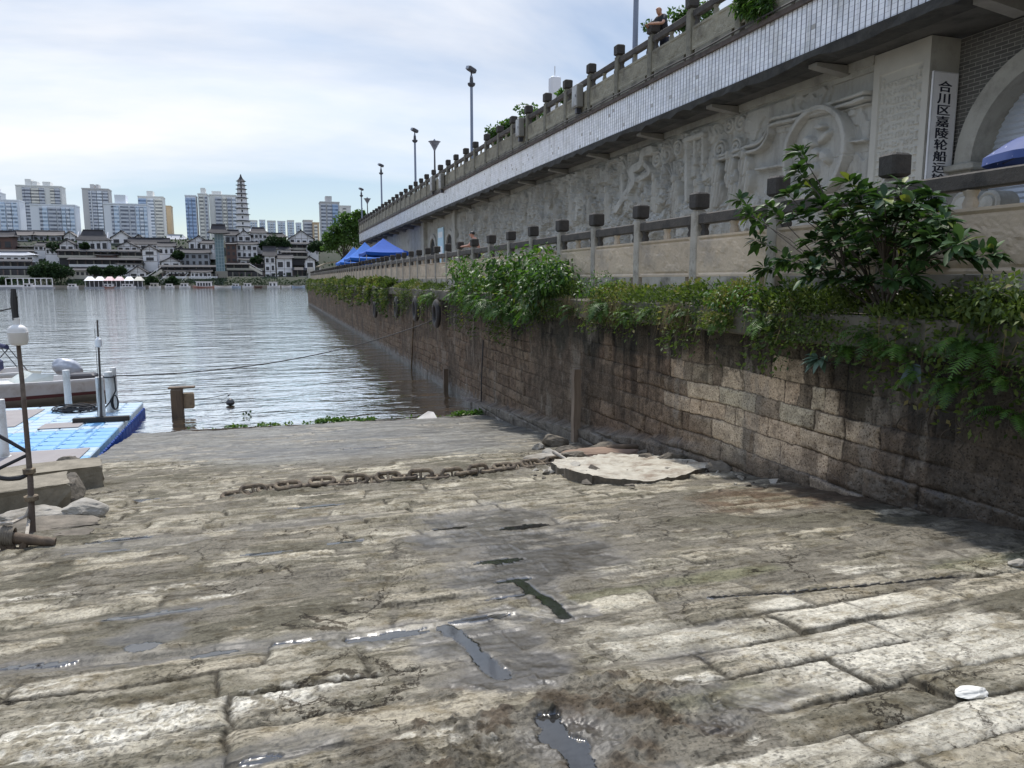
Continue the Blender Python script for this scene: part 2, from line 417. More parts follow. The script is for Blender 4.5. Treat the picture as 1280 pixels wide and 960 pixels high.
pud = pblob([(178, 806, .12, .1, 1), (200, 765, .42, .07, 1), (270, 815, .16, .05, 1), (500, 792, .3, .05, 1), (600, 772, .28, .06, 1), (640, 745, .25, .05, 1),
             (325, 948, .14, .05, 1), (165, 672, .45, .12, 1), (435, 676, .3, .06, 1), (330, 690, .3, .07, .9), (560, 660, .35, .1, 1), (120, 690, .4, .08, .9),
             (655, 658, .4, .15, 1), (630, 700, .3, .1, .8), (400, 632, .5, .1, 1), (170, 625, .5, .1, .9), (460, 560, .7, .15, .8), (640, 725, .25, .08, 1)], .22, 73)
pud = np.maximum(pud, np.maximum(chan, crack*.75*(fbm(gx*1.3, gy*2, 2, 75) > .47)))
base = ramp_z(gy)
lev = hgt.copy()
low = np.where(pud > .55, .012+.0*gx, -9)
flat = (pud > .5) & (hgt < .075)
pl_ = sstep(.30, .58, pud); hgt = lerp(hgt, np.minimum(hgt, .020), pl_)
puddle = (pud > .5) & (hgt <= .0235)
hgt = np.where(puddle, .0205, hgt)
# damp, dark wet ground
wetm = pblob([(630, 665, 1.0, 1.9, .85), (690, 685, .9, 1.0, .85), (650, 715, .9, .6, .85), (600, 800, .5, .4, .85), (640, 840, .5, .35, .85), (720, 920, .3, .3, .7),
              (330, 940, .6, .14, .7), (850, 820, .35, .16, .8), (950, 872, .42, .16, .75), (880, 860, .25, .1, .7), (185, 790, .3, .3, .7), (200, 765, .6, .14, .6),
              (870, 745, .35, .1, .3), (1180, 690, .9, .25, .6), (900, 780, .3, .1, .5), (390, 650, 1.2, .3, .4), (160, 680, .9, .4, .45), (900, 905, .2, .1, .7)], .22, 77)
wetm = np.maximum(wetm, (.34+.5*fbm(gx*.7, gy*2.2, 5, 78, .6))*sstep(14.4, 16.6, gy-2.8*sstep(0, -3, gx)+(fbm(gx*.45, gy*.2, 3, 79)-.5)*2.4))
wetm = np.maximum(wetm, .5*sstep(.5, .0, 6.9-gx-.5*sstep(2, 12, gy)+rough_n))
wetm = np.maximum(wetm, pline([(0, 834), (160, 822), (330, 806), (640, 768)], .13)*.6)
wetm = np.maximum(wetm, .74*np.maximum(chanw*(1-.75*np.clip(lump, 0, 1)), pline([(440, 800), (560, 782), (640, 768)], .16, warp=1.0)))
wetm *= .72+.5*fbm(gx*3, gy*7, 4, 81)
hgt = np.where(puddle, hgt, lerp(hgt, (h1-.5)*.016+rough_n*.016+.016+.25*(hgt-.02), np.clip(wetm*1.0, 0, .8)))
wet = np.clip(np.where(puddle, .985, np.clip(wetm, 0, .82)), 0, 1)
# own colours, and shade at the wall base
C = lambda *c: np.array(c)[None, :]
tint = (.74+.42*h1)[:, None]
stone_c = lerp(C(.295, .262, .198), C(.375, .342, .268), h2[:, None])*tint
palm = pblob([(1130, 900, 1.2, .5, .9), (1150, 810, 1.2, .9, .9), (1050, 760, .9, .5, .8), (960, 930, .7, .35, .9), (1060, 718, .55, .3, .8), (800, 800, .5, .3, .55), (720, 800, .5, .2, .4)], .2, 83)
pale_stone = np.clip(palm*(h4 > .22), 0, 1)[:, None]
stone_c = lerp(stone_c, C(.54, .505, .42), pale_stone)
lime = pblob([(180, 900, .62, .25, 1), (60, 930, .6, .25, 1), (330, 870, .45, .16, 1), (420, 850, .3, .1, .9), (560, 915, .3, .12, .8), (640, 930, .25, .1, .8), (60, 745, .5, .14, .8), (180, 738, .7, .12, .8), (860, 850, .3, .08, .7), (300, 740, .4, .07, .7), (30, 860, .5, .2, .6)], .24, 85)
lime = lime*sstep(.44, .56, fbm(gx*13, gy*15, 4, 87, .6)+.08*lime)*(1-is_mud*.3)
stone_c = lerp(stone_c, C(.60, .565, .48), np.clip(lime, 0, 1)[:, None])
edge_d = sstep(.045, .0, de)*.55
stone_c = stone_c*(1-edge_d[:, None])
stk = sstep(.50, .68, fbm(gx*1.3+5, gy*8.5, 5, 88, .62))
stone_c = lerp(stone_c, C(.105, .095, .068), (stk*.75*(1-np.clip(lime, 0, 1))*(1-.85*pale_stone[:, 0]))[:, None])
stone_c = stone_c*(.86+.34*fbm(gx*16, gy*22, 4, 90, .65))[:, None]
dirt = sstep(.45, .7, fbm(gx*2.5, gy*4, 5, 89))
stone_c = lerp(stone_c, C(.13, .115, .078), (dirt*.6*(1-pale_stone[:, 0]*.7)*(1-np.clip(lime, 0, 1)))[:, None])
mud_c = lerp(C(.12, .108, .084), C(.20, .18, .142), fbm(gx*3, gy*3, 4, 91)[:, None])
mud_c = lerp(mud_c, C(.115, .104, .075), sstep(.5, .7, fbm(gx*.9, gy*1.3, 3, 93))[:, None])
mud_c = lerp(mud_c, C(.10, .078, .053), (lump*sstep(.45, .62, fbm(gx*5, gy*6, 3, 95)))[:, None])
sand = pblob([(860, 570, 1.4, 1.2, 1), (1000, 620, 1.6, .8, .9), (770, 560, 1.0, 1.6, .9)], .2, 97)
mud_c = lerp(mud_c, C(.16, .115, .078), np.clip(sand, 0, 1)[:, None]*.85)
is_mud = np.clip(is_mud*(1-.85*np.clip(lime, 0, 1)), 0, 1)
grey = sstep(13.8, 16.5, gy-2.8*sstep(0, -3, gx)+(fbm(gx*.5, gy*.3, 2, 99)-.5)*2)[:, None]
mud_c = lerp(mud_c, lerp(C(.10, .098, .088), C(.30, .29, .245), sstep(.3, .7, fbm(gx*1.2, gy*6, 6, 100, .7))[:, None]), grey*.85)
colr = lerp(stone_c, mud_c, is_mud[:, None])
colr = lerp(colr, colr*C(.62, .52, .42), np.clip(sand, 0, 1)[:, None]*.5)
alg = pblob([(900, 720, .6, .14, .8), (760, 742, .4, .1, .6), (1230, 700, .6, .2, .6), (900, 870, .4, .15, .4)], .15, 103)[:, None]
colr = lerp(colr, C(.15, .15, .075), alg*.7)
jl = sstep(.020, .005, de)*(1-is_mud)*.8; colr = lerp(colr, C(.06, .052, .038), jl[:, None])
dark = sstep(1.4, .3, 6.95-gx+rough_n*1.2)*sstep(14, 5, gy)  # shadow along the foot of the wall, put into the ramp colour
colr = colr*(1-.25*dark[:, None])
spk = sstep(.70, .78, vnoise(gx*48, gy*48, 105))*(.5)*near*sstep(.4, .6, fbm(gx*2, gy*2, 3, 106))
colr = colr*(1-spk[:, None])
colr = np.where(puddle[:, None], C(.07, .07, .065), colr)
far_flat = sstep(9, 17, gy)
zz = base+(fbm(gx*.9, gy*.5, 4, 107)-.5)*.07*sstep(17, 21, gy)+(hgt-.03)*(1+.35*sstep(4, 8, gy)-.1*sstep(13.5, 15.5, gy))
def ramp_mat():
    m, nt, b = nm('worn stone and mud'); L = nt.links
    at = N(nt, 'ShaderNodeAttribute', attribute_name='Col'); w = N(nt, 'ShaderNodeAttribute', attribute_name='wet'); wf = w.outputs['Fac']; tc = N(nt, 'ShaderNodeTexCoord')
    def noi(scale, det, ro, st=(1, 1, 1), dis=0.0):
        mp = N(nt, 'ShaderNodeMapping'); mp.inputs['Scale'].default_value = st; L.new(tc.outputs['Object'], mp.inputs[0])
        n = N(nt, 'ShaderNodeTexNoise', Scale=scale, Detail=det, Roughness=ro, Distortion=dis); L.new(mp.outputs[0], n.inputs['Vector']); return n.outputs['Fac']
    dry = math_n(nt, 'SUBTRACT', 1.0, wf)
    grain = noi(34, 10, .78); g = ramp_node(nt, grain, [(.34, (.56, .55, .53)), (.5, (.97, .97, .96)), (.68, (1.32, 1.31, 1.28))])
    col = mixc(nt, 1.0, at.outputs['Color'], g.outputs[0], 'MULTIPLY')
    pit = noi(70, 4, .6, (.8, 1.5, 1)); p = ramp_node(nt, pit, [(.335, (.25, .24, .22)), (.40, (1, 1, 1))]); col = mixc(nt, .85, col, p.outputs[0], 'MULTIPLY')
    st = noi(1.0, 12, .72, (2.2, 15, 1), .6); s_ = ramp_node(nt, st, [(.40, (.50, .48, .44)), (.47, (1, 1, 1))]); col = mixc(nt, .75, col, s_.outputs[0], 'MULTIPLY')
    blot = noi(5, 10, .7); bl = ramp_node(nt, blot, [(.36, (.62, .58, .50)), (.5, (1, 1, 1)), (.66, (1.15, 1.14, 1.12))]); col = mixc(nt, 1.0, col, bl.outputs[0], 'MULTIPLY')
    vo = N(nt, 'ShaderNodeTexVoronoi', Scale=1.5); vo.feature = 'DISTANCE_TO_EDGE'
    wn = N(nt, 'ShaderNodeTexNoise', Scale=4.0, Detail=6.0, Roughness=.7); L.new(tc.outputs['Object'], wn.inputs['Vector'])
    va = N(nt, 'ShaderNodeVectorMath'); va.operation = 'MULTIPLY_ADD'; L.new(wn.outputs['Color'], va.inputs[0]); va.inputs[1].default_value = (.5, .5, 0); L.new(tc.outputs['Object'], va.inputs[2]); L.new(va.outputs[0], vo.inputs['Vector'])
    ck = ramp_node(nt, vo.outputs['Distance'], [(.006, (.22, .2, .18)), (.016, (1, 1, 1))]); ckm = ramp_node(nt, noi(1.1, 2, .5), [(.5, (0, 0, 0)), (.58, (1, 1, 1))])
    col = mixc(nt, math_n(nt, 'MULTIPLY', ckm.outputs[0], dry), col, mixc(nt, 1.0, col, ck.outputs[0], 'MULTIPLY'))
    col = mixc(nt, wf, col, mixc(nt, 1.0, col, (.34, .34, .37), 'MULTIPLY'))
    h = math_n(nt, 'ADD', math_n(nt, 'MULTIPLY', grain, 1.0), math_n(nt, 'ADD', math_n(nt, 'MULTIPLY', p.outputs[0], .45), math_n(nt, 'ADD', math_n(nt, 'MULTIPLY', s_.outputs[0], .5), math_n(nt, 'MULTIPLY', ck.outputs[0], .4))))
    bp = N(nt, 'ShaderNodeBump', Distance=.016); L.new(math_n(nt, 'MULTIPLY', math_n(nt, 'SUBTRACT', 1.0, math_n(nt, 'POWER', wf, .6)), .8), bp.inputs['Strength']); L.new(h, bp.inputs['Height']); L.new(bp.outputs[0], b.inputs['Normal'])
    rr = ramp_node(nt, wf, [(0, (.92,)*3), (.5, (.62,)*3), (.78, (.34,)*3), (.93, (.26,)*3), (.98, (.05,)*3)]); L.new(rr.outputs[0], b.inputs['Roughness'])
    sl = ramp_node(nt, wf, [(0, (.2,)*3), (.8, (.42,)*3), (.98, (1.0,)*3)]); L.new(sl.outputs[0], b.inputs['Specular IOR Level']); L.new(col, b.inputs['Base Color']); return m
RAMP_MAT = ramp_mat()
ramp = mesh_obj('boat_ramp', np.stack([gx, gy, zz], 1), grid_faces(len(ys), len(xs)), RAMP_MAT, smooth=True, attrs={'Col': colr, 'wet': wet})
meta(ramp, 'worn stone paved ramp sloping down into the river', 'ramp', kind='structure')
# side wall of the ramp above the water and the shore beside it
STONE_DARK = pm('dark wet stone', (.12, .10, .075), (.07, .06, .045), 3, .85, .6, 12, stain=(.05, .05, .035))
mb = MB(); n = 40
yv = np.linspace(-6, 27, n)
vs = [(-4.0, y, float(ramp_z(y))-.02) for y in yv]+[(-4.04, y, -1.5) for y in yv]
mb.add(vs, [(i, i+1, n+i+1, n+i) for i in range(n-1)])
o = mb.build('ramp_side', STONE_DARK); meta(o, kind='structure', label='dark stone side of the ramp', cat='ramp')
xs2 = np.linspace(-30, 30, 61); ys2 = np.linspace(-40, -1.4, 40); AX, AY = np.meshgrid(xs2, ys2)
az = ramp_z(np.maximum(AY, -6))+fbm(AX*.5, AY*.5, 4, 5)*.1-.12
o = mesh_obj('shore', np.stack([AX.ravel(), AY.ravel(), az.ravel()], 1), grid_faces(40, 61), pm('trodden earth', (.25, .21, .15), (.17, .14, .1), 1.5, .9, .6, 14), smooth=True)
meta(o, 'trodden earth shore at the top of the ramp', 'shore', kind='structure')
# ------------------------------------------------------------------ masonry quay wall
WX = 6.9
wys = [-3.0]
while wys[-1] < 148: wys.append(wys[-1]+max(.011, .0022*max(wys[-1], 2)))
wys = np.array(wys); wzs = np.arange(-1.0, 3.66, .0125)
WY, WZ = np.meshgrid(wys, wzs); gy = WY.ravel(); gz = WZ.ravel()
yw = gy+(fbm(gy*2, gz*2, 3, 201)-.5)*.10+(fbm(gy*9, gz*9, 3, 203)-.5)*.035
zw = gz+(fbm(gy*.6, gz*.6, 2, 205)-.5)*.10+(fbm(gy*8, gz*8, 3, 207)-.5)*.03
ce = np.concatenate([[-1.4], -1.4+np.cumsum(rng.uniform(.27, .37, 20))])
ci = np.clip(np.searchsorted(ce, zw)-1, 0, len(ce)-2)
dc = np.minimum(zw-ce[ci], ce[ci+1]-zw); dj = np.full_like(gy, 9.); sid = np.zeros(len(gy))
for c in range(len(ce)-1):
    mk = ci == c
    if not mk.any(): continue
    e = -4+rng.uniform(0, .8)+np.concatenate([[0], np.cumsum(rng.choice([.27, .5, .62, .75, .9], 300)*rng.uniform(.9, 1.1, 300))])
    k = np.clip(np.searchsorted(e, yw[mk])-1, 0, len(e)-2)
    dj[mk] = np.minimum(yw[mk]-e[k], e[k+1]-yw[mk]); sid[mk] = c*500+k
de = np.minimum(dc, dj)
h1 = _hash(sid, sid*3+1, 21); h2 = _hash(sid, sid*5+2, 22); h3 = _hash(sid, sid*7+3, 23)
rn = fbm(gy*4, gz*4, 5, 211)-.5; fn = fbm(gy*20, gz*20, 4, 213, .6)-.5
out = (1-np.exp(-de/(.012+.022*h3)))*.042*(.45+.9*h2)+(h1-.5)*.04+rn*.04+fn*.016
slurry = sstep(.42, .62, fbm(gy*.55, gz*.9, 4, 215)+.10*(gz > 3.0))      # stretches smeared over with mortar and mud
out = lerp(out, .022+rn*.03+fn*.012, slurry*.65)
foot = sstep(9.5, 14, gy)*sstep(ramp_z(gy)+.42, ramp_z(gy)+.30, gz+rn*.1)*sstep(30, 25, gy)
out += foot*.26
colw = lerp(C(.165, .115, .08), C(.225, .168, .118), h1[:, None])*(.75+.5*fbm(gy*3, gz*3, 4, 217)[:, None])
colw = lerp(colw, C(.10, .078, .058), slurry[:, None]*.7)
colw = lerp(colw, C(.19, .17, .14), (foot)[:, None]*.8)
# sunlit patch put into the stone colours, stone by stone
uq, inv, cnt = np.unique(sid, return_inverse=True, return_counts=True)
sy = (np.bincount(inv, gy)/cnt)[inv]; sz = (np.bincount(inv, gz)/cnt)[inv]          # middle of each stone
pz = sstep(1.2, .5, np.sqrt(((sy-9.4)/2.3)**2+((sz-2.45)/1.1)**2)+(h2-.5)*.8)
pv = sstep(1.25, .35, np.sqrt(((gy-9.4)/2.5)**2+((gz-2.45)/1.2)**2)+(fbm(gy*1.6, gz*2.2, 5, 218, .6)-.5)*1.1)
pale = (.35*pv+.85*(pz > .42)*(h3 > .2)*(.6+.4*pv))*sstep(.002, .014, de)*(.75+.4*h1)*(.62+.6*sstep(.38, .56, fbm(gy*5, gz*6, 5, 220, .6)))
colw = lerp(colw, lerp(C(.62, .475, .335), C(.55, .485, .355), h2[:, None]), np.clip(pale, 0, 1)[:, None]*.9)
p2 = (h1 > .93)*(gy < 14)*sstep(.004, .02, de)*.5
colw = lerp(colw, C(.34, .28, .21), p2[:, None])
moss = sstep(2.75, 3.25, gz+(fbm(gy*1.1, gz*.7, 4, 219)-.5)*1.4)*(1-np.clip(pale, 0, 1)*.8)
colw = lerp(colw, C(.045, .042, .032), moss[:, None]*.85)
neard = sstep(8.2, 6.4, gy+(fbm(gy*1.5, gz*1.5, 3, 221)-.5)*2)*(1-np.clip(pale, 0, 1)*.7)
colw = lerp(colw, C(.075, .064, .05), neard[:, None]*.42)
joint = sstep(.014, .004, de)*(1-slurry*.8)
colw = colw*(1-.6*joint[:, None])
tide = sstep(.55, .15, gz+rn*.4)*sstep(20, 25, gy)
colw = lerp(colw, C(.13, .10, .075), tide[:, None]*.6)
drip = sstep(.54, .68, fbm(gy*6, gz*.35, 5, 223, .6))*sstep(.6, 3.4, gz)
pc_ = np.clip(pale, 0, 1); colw = colw*(1-(.6*drip*(1-.8*pc_))[:, None])
grit = sstep(.46, .60, fbm(gy*7, gz*7, 5, 225, .65)); colw = colw*(1-(.35*grit*(1-.5*pc_))[:, None])
white = sstep(.66, .74, fbm(gy*2.2, gz*.8, 5, 227, .6)); colw = lerp(colw, C(.26, .23, .19), white[:, None]*.45)
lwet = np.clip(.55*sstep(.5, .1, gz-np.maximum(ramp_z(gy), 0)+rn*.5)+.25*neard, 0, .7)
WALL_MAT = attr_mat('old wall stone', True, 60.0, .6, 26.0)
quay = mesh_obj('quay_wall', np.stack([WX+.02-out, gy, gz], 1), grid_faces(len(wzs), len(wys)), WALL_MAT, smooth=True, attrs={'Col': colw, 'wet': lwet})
meta(quay, 'long dark masonry quay wall with a sunlit patch coloured into its pale stones', 'wall')
CONC_OLD = pm('old concrete', (.17, .15, .115), (.09, .085, .065), 2.0, .9, .6, 16, stain=(.045, .045, .03))
mb = MB()
for i in range(75):
    y0 = -3+i*2.0; y1 = y0+1.985
    mb.cham(((6.72+7.42)/2+rng.uniform(-.02, .02), (y0+y1)/2, 3.84+rng.uniform(-.02, .02)), (.74, y1-y0, .40), .025)
mb.build('coping_ledge', CONC_OLD, quay)
mb = MB(); mb.bb(6.93, 60, 147.4, 148.2, -1, 4.28); mb.build('end_face', STONE_DARK, quay)
o = MB().bb(7.35, 14.2, -3, 147.4, 3.4, 4.285).build('promenade', pm('promenade paving', (.40, .37, .32), (.33, .3, .26), 2, .85, .3, 20)); meta(o, 'paved lower promenade behind the balustrade', 'promenade', kind='structure')
# ------------------------------------------------------------------ shared stone materials
POST_M = pm('balustrade post stone', (.38, .35, .295), (.27, .245, .2), 3, .85, .5, 22, stain=(.10, .09, .07), stain_scale=1.6, rvar=.18)
CAP_M = pm('weathered dark cap stone', (.030, .026, .022), (.055, .048, .04), 5, .85, .7, 20, stain=(.018, .016, .014), stain_scale=3, rvar=.15)
RAIL_M = pm('weathered dark rail stone', (.075, .064, .052), (.042, .036, .03), 4, .85, .6, 22, stain=(.028, .024, .02), stain_scale=2, rvar=.15)
PANEL_M = pm('tan carved stone', (.55, .44, .31), (.46, .37, .265), 2.5, .85, .35, 26, stain=(.36, .30, .23), stain_scale=1.2, rvar=.12)
UPOST_M = pm('upper post stone', (.225, .21, .16), (.15, .14, .105), 3, .88, .5, 22, stain=(.08, .072, .055), stain_scale=1.5, rvar=.15)
UPANEL_M = pm('upper panel stone', (.31, .285, .21), (.24, .22, .16), 2.5, .88, .35, 26, stain=(.15, .135, .1), stain_scale=1.3, rvar=.12)
MURAL_M = pm('grey carved stone', (.41, .405, .37), (.34, .335, .305), 1.2, .85, .3, 30, stain=(.25, .245, .22), stain_scale=1.1, stretch=(1, 1.5, .22))
FRAME_M = pm('grey dressed stone', (.38, .375, .335), (.31, .305, .27), 1.5, .85, .3, 25, stain=(.22, .215, .19))
GRIME_M = pm('grimy ledge concrete', (.045, .043, .036), (.022, .021, .018), 4, .9, .7, 14, stain=(.010, .010, .009), stain_scale=2.2)

def sweep(mb, prof, path, closed_prof=True):
    """prof: [(offset to the river side, z)], path: [(x,y)]"""
    n = len(prof); P = [Vector((p[0], p[1])) for p in path]; vs = []
    for i, p in enumerate(P):
        t = (P[min(i+1, len(P)-1)]-P[max(i-1, 0)]).normalized(); nl = Vector((-t.y, t.x))
        for (o, z) in prof: q = p+nl*o; vs.append((q.x, q.y, z))
    fs = []
    for i in range(len(P)-1):
        for k in range(n if closed_prof else n-1):
            j = (k+1) % n; fs.append((i*n+k, i*n+j, i*n+n+j, i*n+n+k))
    if closed_prof: fs += [tuple(range(n)), tuple(range((len(P)-1)*n, len(P)*n))]
    mb.add(vs, fs)
UX = 10.9; UEND = 95.0; URAD = 7.0
def upath(y0, y1=None, step=1.0):
    pts = []; y = y0
    while y < UEND: pts.append((UX, y)); y += step
    for a in np.linspace(0, 88, 14): pts.append((UX+URAD-URAD*math.cos(R_(a)), UEND+URAD*math.sin(R_(a))))
    pts.append((UX+URAD+30, UEND+URAD)); return pts

# ------------------------------------------------------------------ elevated walkway with tiled fascia
m, nt, b = nm('white glazed tile'); L = nt.links
tc = N(nt, 'ShaderNodeTexCoord'); s_ = N(nt, 'ShaderNodeSeparateXYZ'); L.new(tc.outputs['Object'], s_.inputs[0])
cb = N(nt, 'ShaderNodeCombineXYZ'); L.new(math_n(nt, 'SUBTRACT', s_.outputs[1], s_.outputs[0]), cb.inputs[0]); L.new(s_.outputs[2], cb.inputs[1])
sv = N(nt, 'ShaderNodeSeparateXYZ'); L.new(cb.outputs[0], sv.inputs[0])
fu = math_n(nt, 'FRACT', math_n(nt, 'DIVIDE', sv.outputs[0], .152)); fv = math_n(nt, 'FRACT', math_n(nt, 'DIVIDE', sv.outputs[1], .098))
vl = ramp_node(nt, math_n(nt, 'ABSOLUTE', math_n(nt, 'SUBTRACT', fu, .5)), [(.385, (0, 0, 0)), (.43, (1, 1, 1))])
hl = ramp_node(nt, math_n(nt, 'ABSOLUTE', math_n(nt, 'SUBTRACT', fv, .5)), [(.44, (0, 0, 0)), (.49, (1, 1, 1))])
du = ramp_node(nt, math_n(nt, 'ABSOLUTE', math_n(nt, 'SUBTRACT', fu, .5)), [(.07, (1, 1, 1)), (.10, (0, 0, 0))])
wn = N(nt, 'ShaderNodeTexWhiteNoise'); cw = N(nt, 'ShaderNodeCombineXYZ'); L.new(math_n(nt, 'FLOOR', math_n(nt, 'DIVIDE', sv.outputs[0], .152)), cw.inputs[0]); L.new(math_n(nt, 'FLOOR', math_n(nt, 'DIVIDE', sv.outputs[1], .098)), cw.inputs[1]); L.new(cw.outputs[0], wn.inputs['Vector'])
odd = ramp_node(nt, wn.outputs['Value'], [(.0, (.74, .76, .80)), (.5, (.86, .87, .90)), (.965, (.90, .91, .93)), (.975, (.42, .41, .38))], 'LINEAR'); tl = odd.outputs[0]
mps = N(nt, 'ShaderNodeMapping'); mps.inputs['Scale'].default_value = (1, 2.2, .18); L.new(tc.outputs['Object'], mps.inputs[0])
ns_ = N(nt, 'ShaderNodeTexNoise', Scale=2.0, Detail=8.0, Roughness=.7); L.new(mps.outputs[0], ns_.inputs['Vector'])
sr = ramp_node(nt, ns_.outputs['Fac'], [(.54, (1, 1, 1)), (.68, (.62, .60, .55))]); tl = mixc(nt, 1.0, tl, sr.outputs[0], 'MULTIPLY')
tl = mixc(nt, math_n(nt, 'MULTIPLY', hl.outputs[0], math_n(nt, 'MULTIPLY_ADD', du.outputs[0], .35, .55)), tl, (.20, .20, .22))
tl = mixc(nt, vl.outputs[0], tl, (.15, .15, .17))
gn = N(nt, 'ShaderNodeTexNoise', Scale=1.4, Detail=6.0, Roughness=.65); L.new(tc.outputs['Object'], gn.inputs['Vector'])
gr = ramp_node(nt, gn.outputs['Fac'], [(.46, (1, 1, 1)), (.72, (.74, .73, .69))])
L.new(mixc(nt, 1.0, tl, gr.outputs[0], 'MULTIPLY'), b.inputs['Base Color'])
b.inputs['Roughness'].default_value = .22
bp = N(nt, 'ShaderNodeBump', Strength=.8, Distance=.008); L.new(math_n(nt, 'SUBTRACT', 1.0, vl.outputs[0]), bp.inputs['Height']); L.new(bp.outputs[0], b.inputs['Normal'])
TILE_M = m
walk = thing('elevated_walkway', 'elevated walkway with long white tiled fascia above the carved wall', 'walkway', (UX, 10, 9.0))
P_ = upath(-4)
mb = MB(); sweep(mb, [(0, 9.16), (0, 10.16), (-.22, 10.16), (-.22, 9.16)], P_); mb.build('tiled_fascia', TILE_M, walk)
mb = MB(); sweep(mb, [(.07, 10.163), (.07, 10.27), (-.35, 10.27), (-.35, 10.163)], P_); mb.build('coping', pm('dark stained coping', (.06, .045, .038), (.12, .095, .08), 6, .8, .5, 20, stain=(.03, .025, .022)), walk)
mb = MB(); mb.tube([(UX-.12, y, 10.31+.012*math.sin(y*1.7)) for y in np.arange(-4, UEND, 1.0)], .022, 6); mb.build('cable', pm('black cable', (.03, .026, .025)), walk)
# ragged grimy drip edge under the tiles
pr = upath(-4, step=.35); mb = MB()
vs = []; fs = []
for i, (x, y) in enumerate(pr[:-1]):
    k = rng.uniform(-.07, .05)
    vs += [(x-.05, y, 9.157), (x-.05+rng.uniform(-.02, .03), y, 8.99+k), (x+.5, y, 8.97+k*.3), (x+.5, y, 9.157)]
for i in range(len(pr)-2):
    for k in range(4): j = (k+1) % 4; fs.append((i*4+k, i*4+j, i*4+4+j, i*4+4+k))
mb.add(vs, fs); mb.build('drip_edge', GRIME_M, walk)
mb = MB(); mb.bb(UX+.26, 40, -4, UEND-.1, 9.0, 10.12); mb.bb(UX+URAD, 48, UEND-.05, UEND+URAD-.3, 9.0, 10.12); mb.build('deck_slab', pm('deck concrete', (.085, .082, .072), (.055, .053, .047), 1.2, .9, .3, 10, stain=(.028, .027, .023)), walk)
BEAM_M = pm('beam concrete', (.24, .235, .21), (.19, .185, .165), 2, .85, .3, 20, stain=(.17, .16, .14))
for i, y in enumerate(np.arange(9.7, 94, 3.9)):
    mb = MB(); mb.add([(UX+.18, y-.13, 8.975), (UX+.18, y+.13, 8.975), (12.0, y+.13, 8.975), (12.0, y-.13, 8.975), (UX+.18, y-.13, 8.90), (UX+.18, y+.13, 8.90), (12.0, y+.13, 8.78), (12.0, y-.13, 8.78)],
                      [(0, 1, 2, 3), (7, 6, 5, 4), (0, 4, 5, 1), (1, 5, 6, 2), (2, 6, 7, 3), (3, 7, 4, 0)])
    mb.build('bracket', BEAM_M, walk)
UFL = float(on_x(832, 12, 11.42)[2])-1.70
o = MB().bb(UX+.42, 40, -4, UEND, 10.125, UFL).build('upper_road', pm('upper pavement', (.22, .21, .19), rough=.9)); meta(o, 'upper promenade pavement', 'road', kind='structure')

# ------------------------------------------------------------------ balustrades
def relief_panel(w_, h_, seed, depth=.03):
    nx, nz = 46, 22; u = np.linspace(-.5, .5, nx); v = np.linspace(0, 1, nz); U, V = np.meshgrid(u, v); U = U.ravel(); V = V.ravel()
    a = U*w_; c = V*h_
    e = np.minimum(np.minimum(.5*w_-np.abs(a), c), h_-c)
    f = fbm(a*3.2+seed*7.3, c*3.2, 3, 300+seed)
    rel = .4*sstep(.48, .52, f)+.4*sstep(.57, .6, f)+.3*np.abs(np.sin(f*40))
    dpt = np.where(e < .06, .030, np.where(e < .075, .008, .010+rel*.016))
    vs = np.stack([-.05-dpt, a, c], 1)
    fr = grid_faces(nz, nx).tolist()
    b0 = len(vs)
    vs = vs.tolist()+[(.06, -w_/2, 0), (.06, w_/2, 0), (.06, w_/2, h_), (.06, -w_/2, h_)]
    c00, c10, c11, c01 = 0, nx-1, nz*nx-1, (nz-1)*nx
    fr += [(b0, b0+3, b0+2, b0+1), (c01, c11, b0+2, b0+3), (c00, b0, b0+1, c10), (c10, b0+1, b0+2, c11), (c00, c01, b0+3, b0)]
    me = MB(); me.add(vs, fr); return me
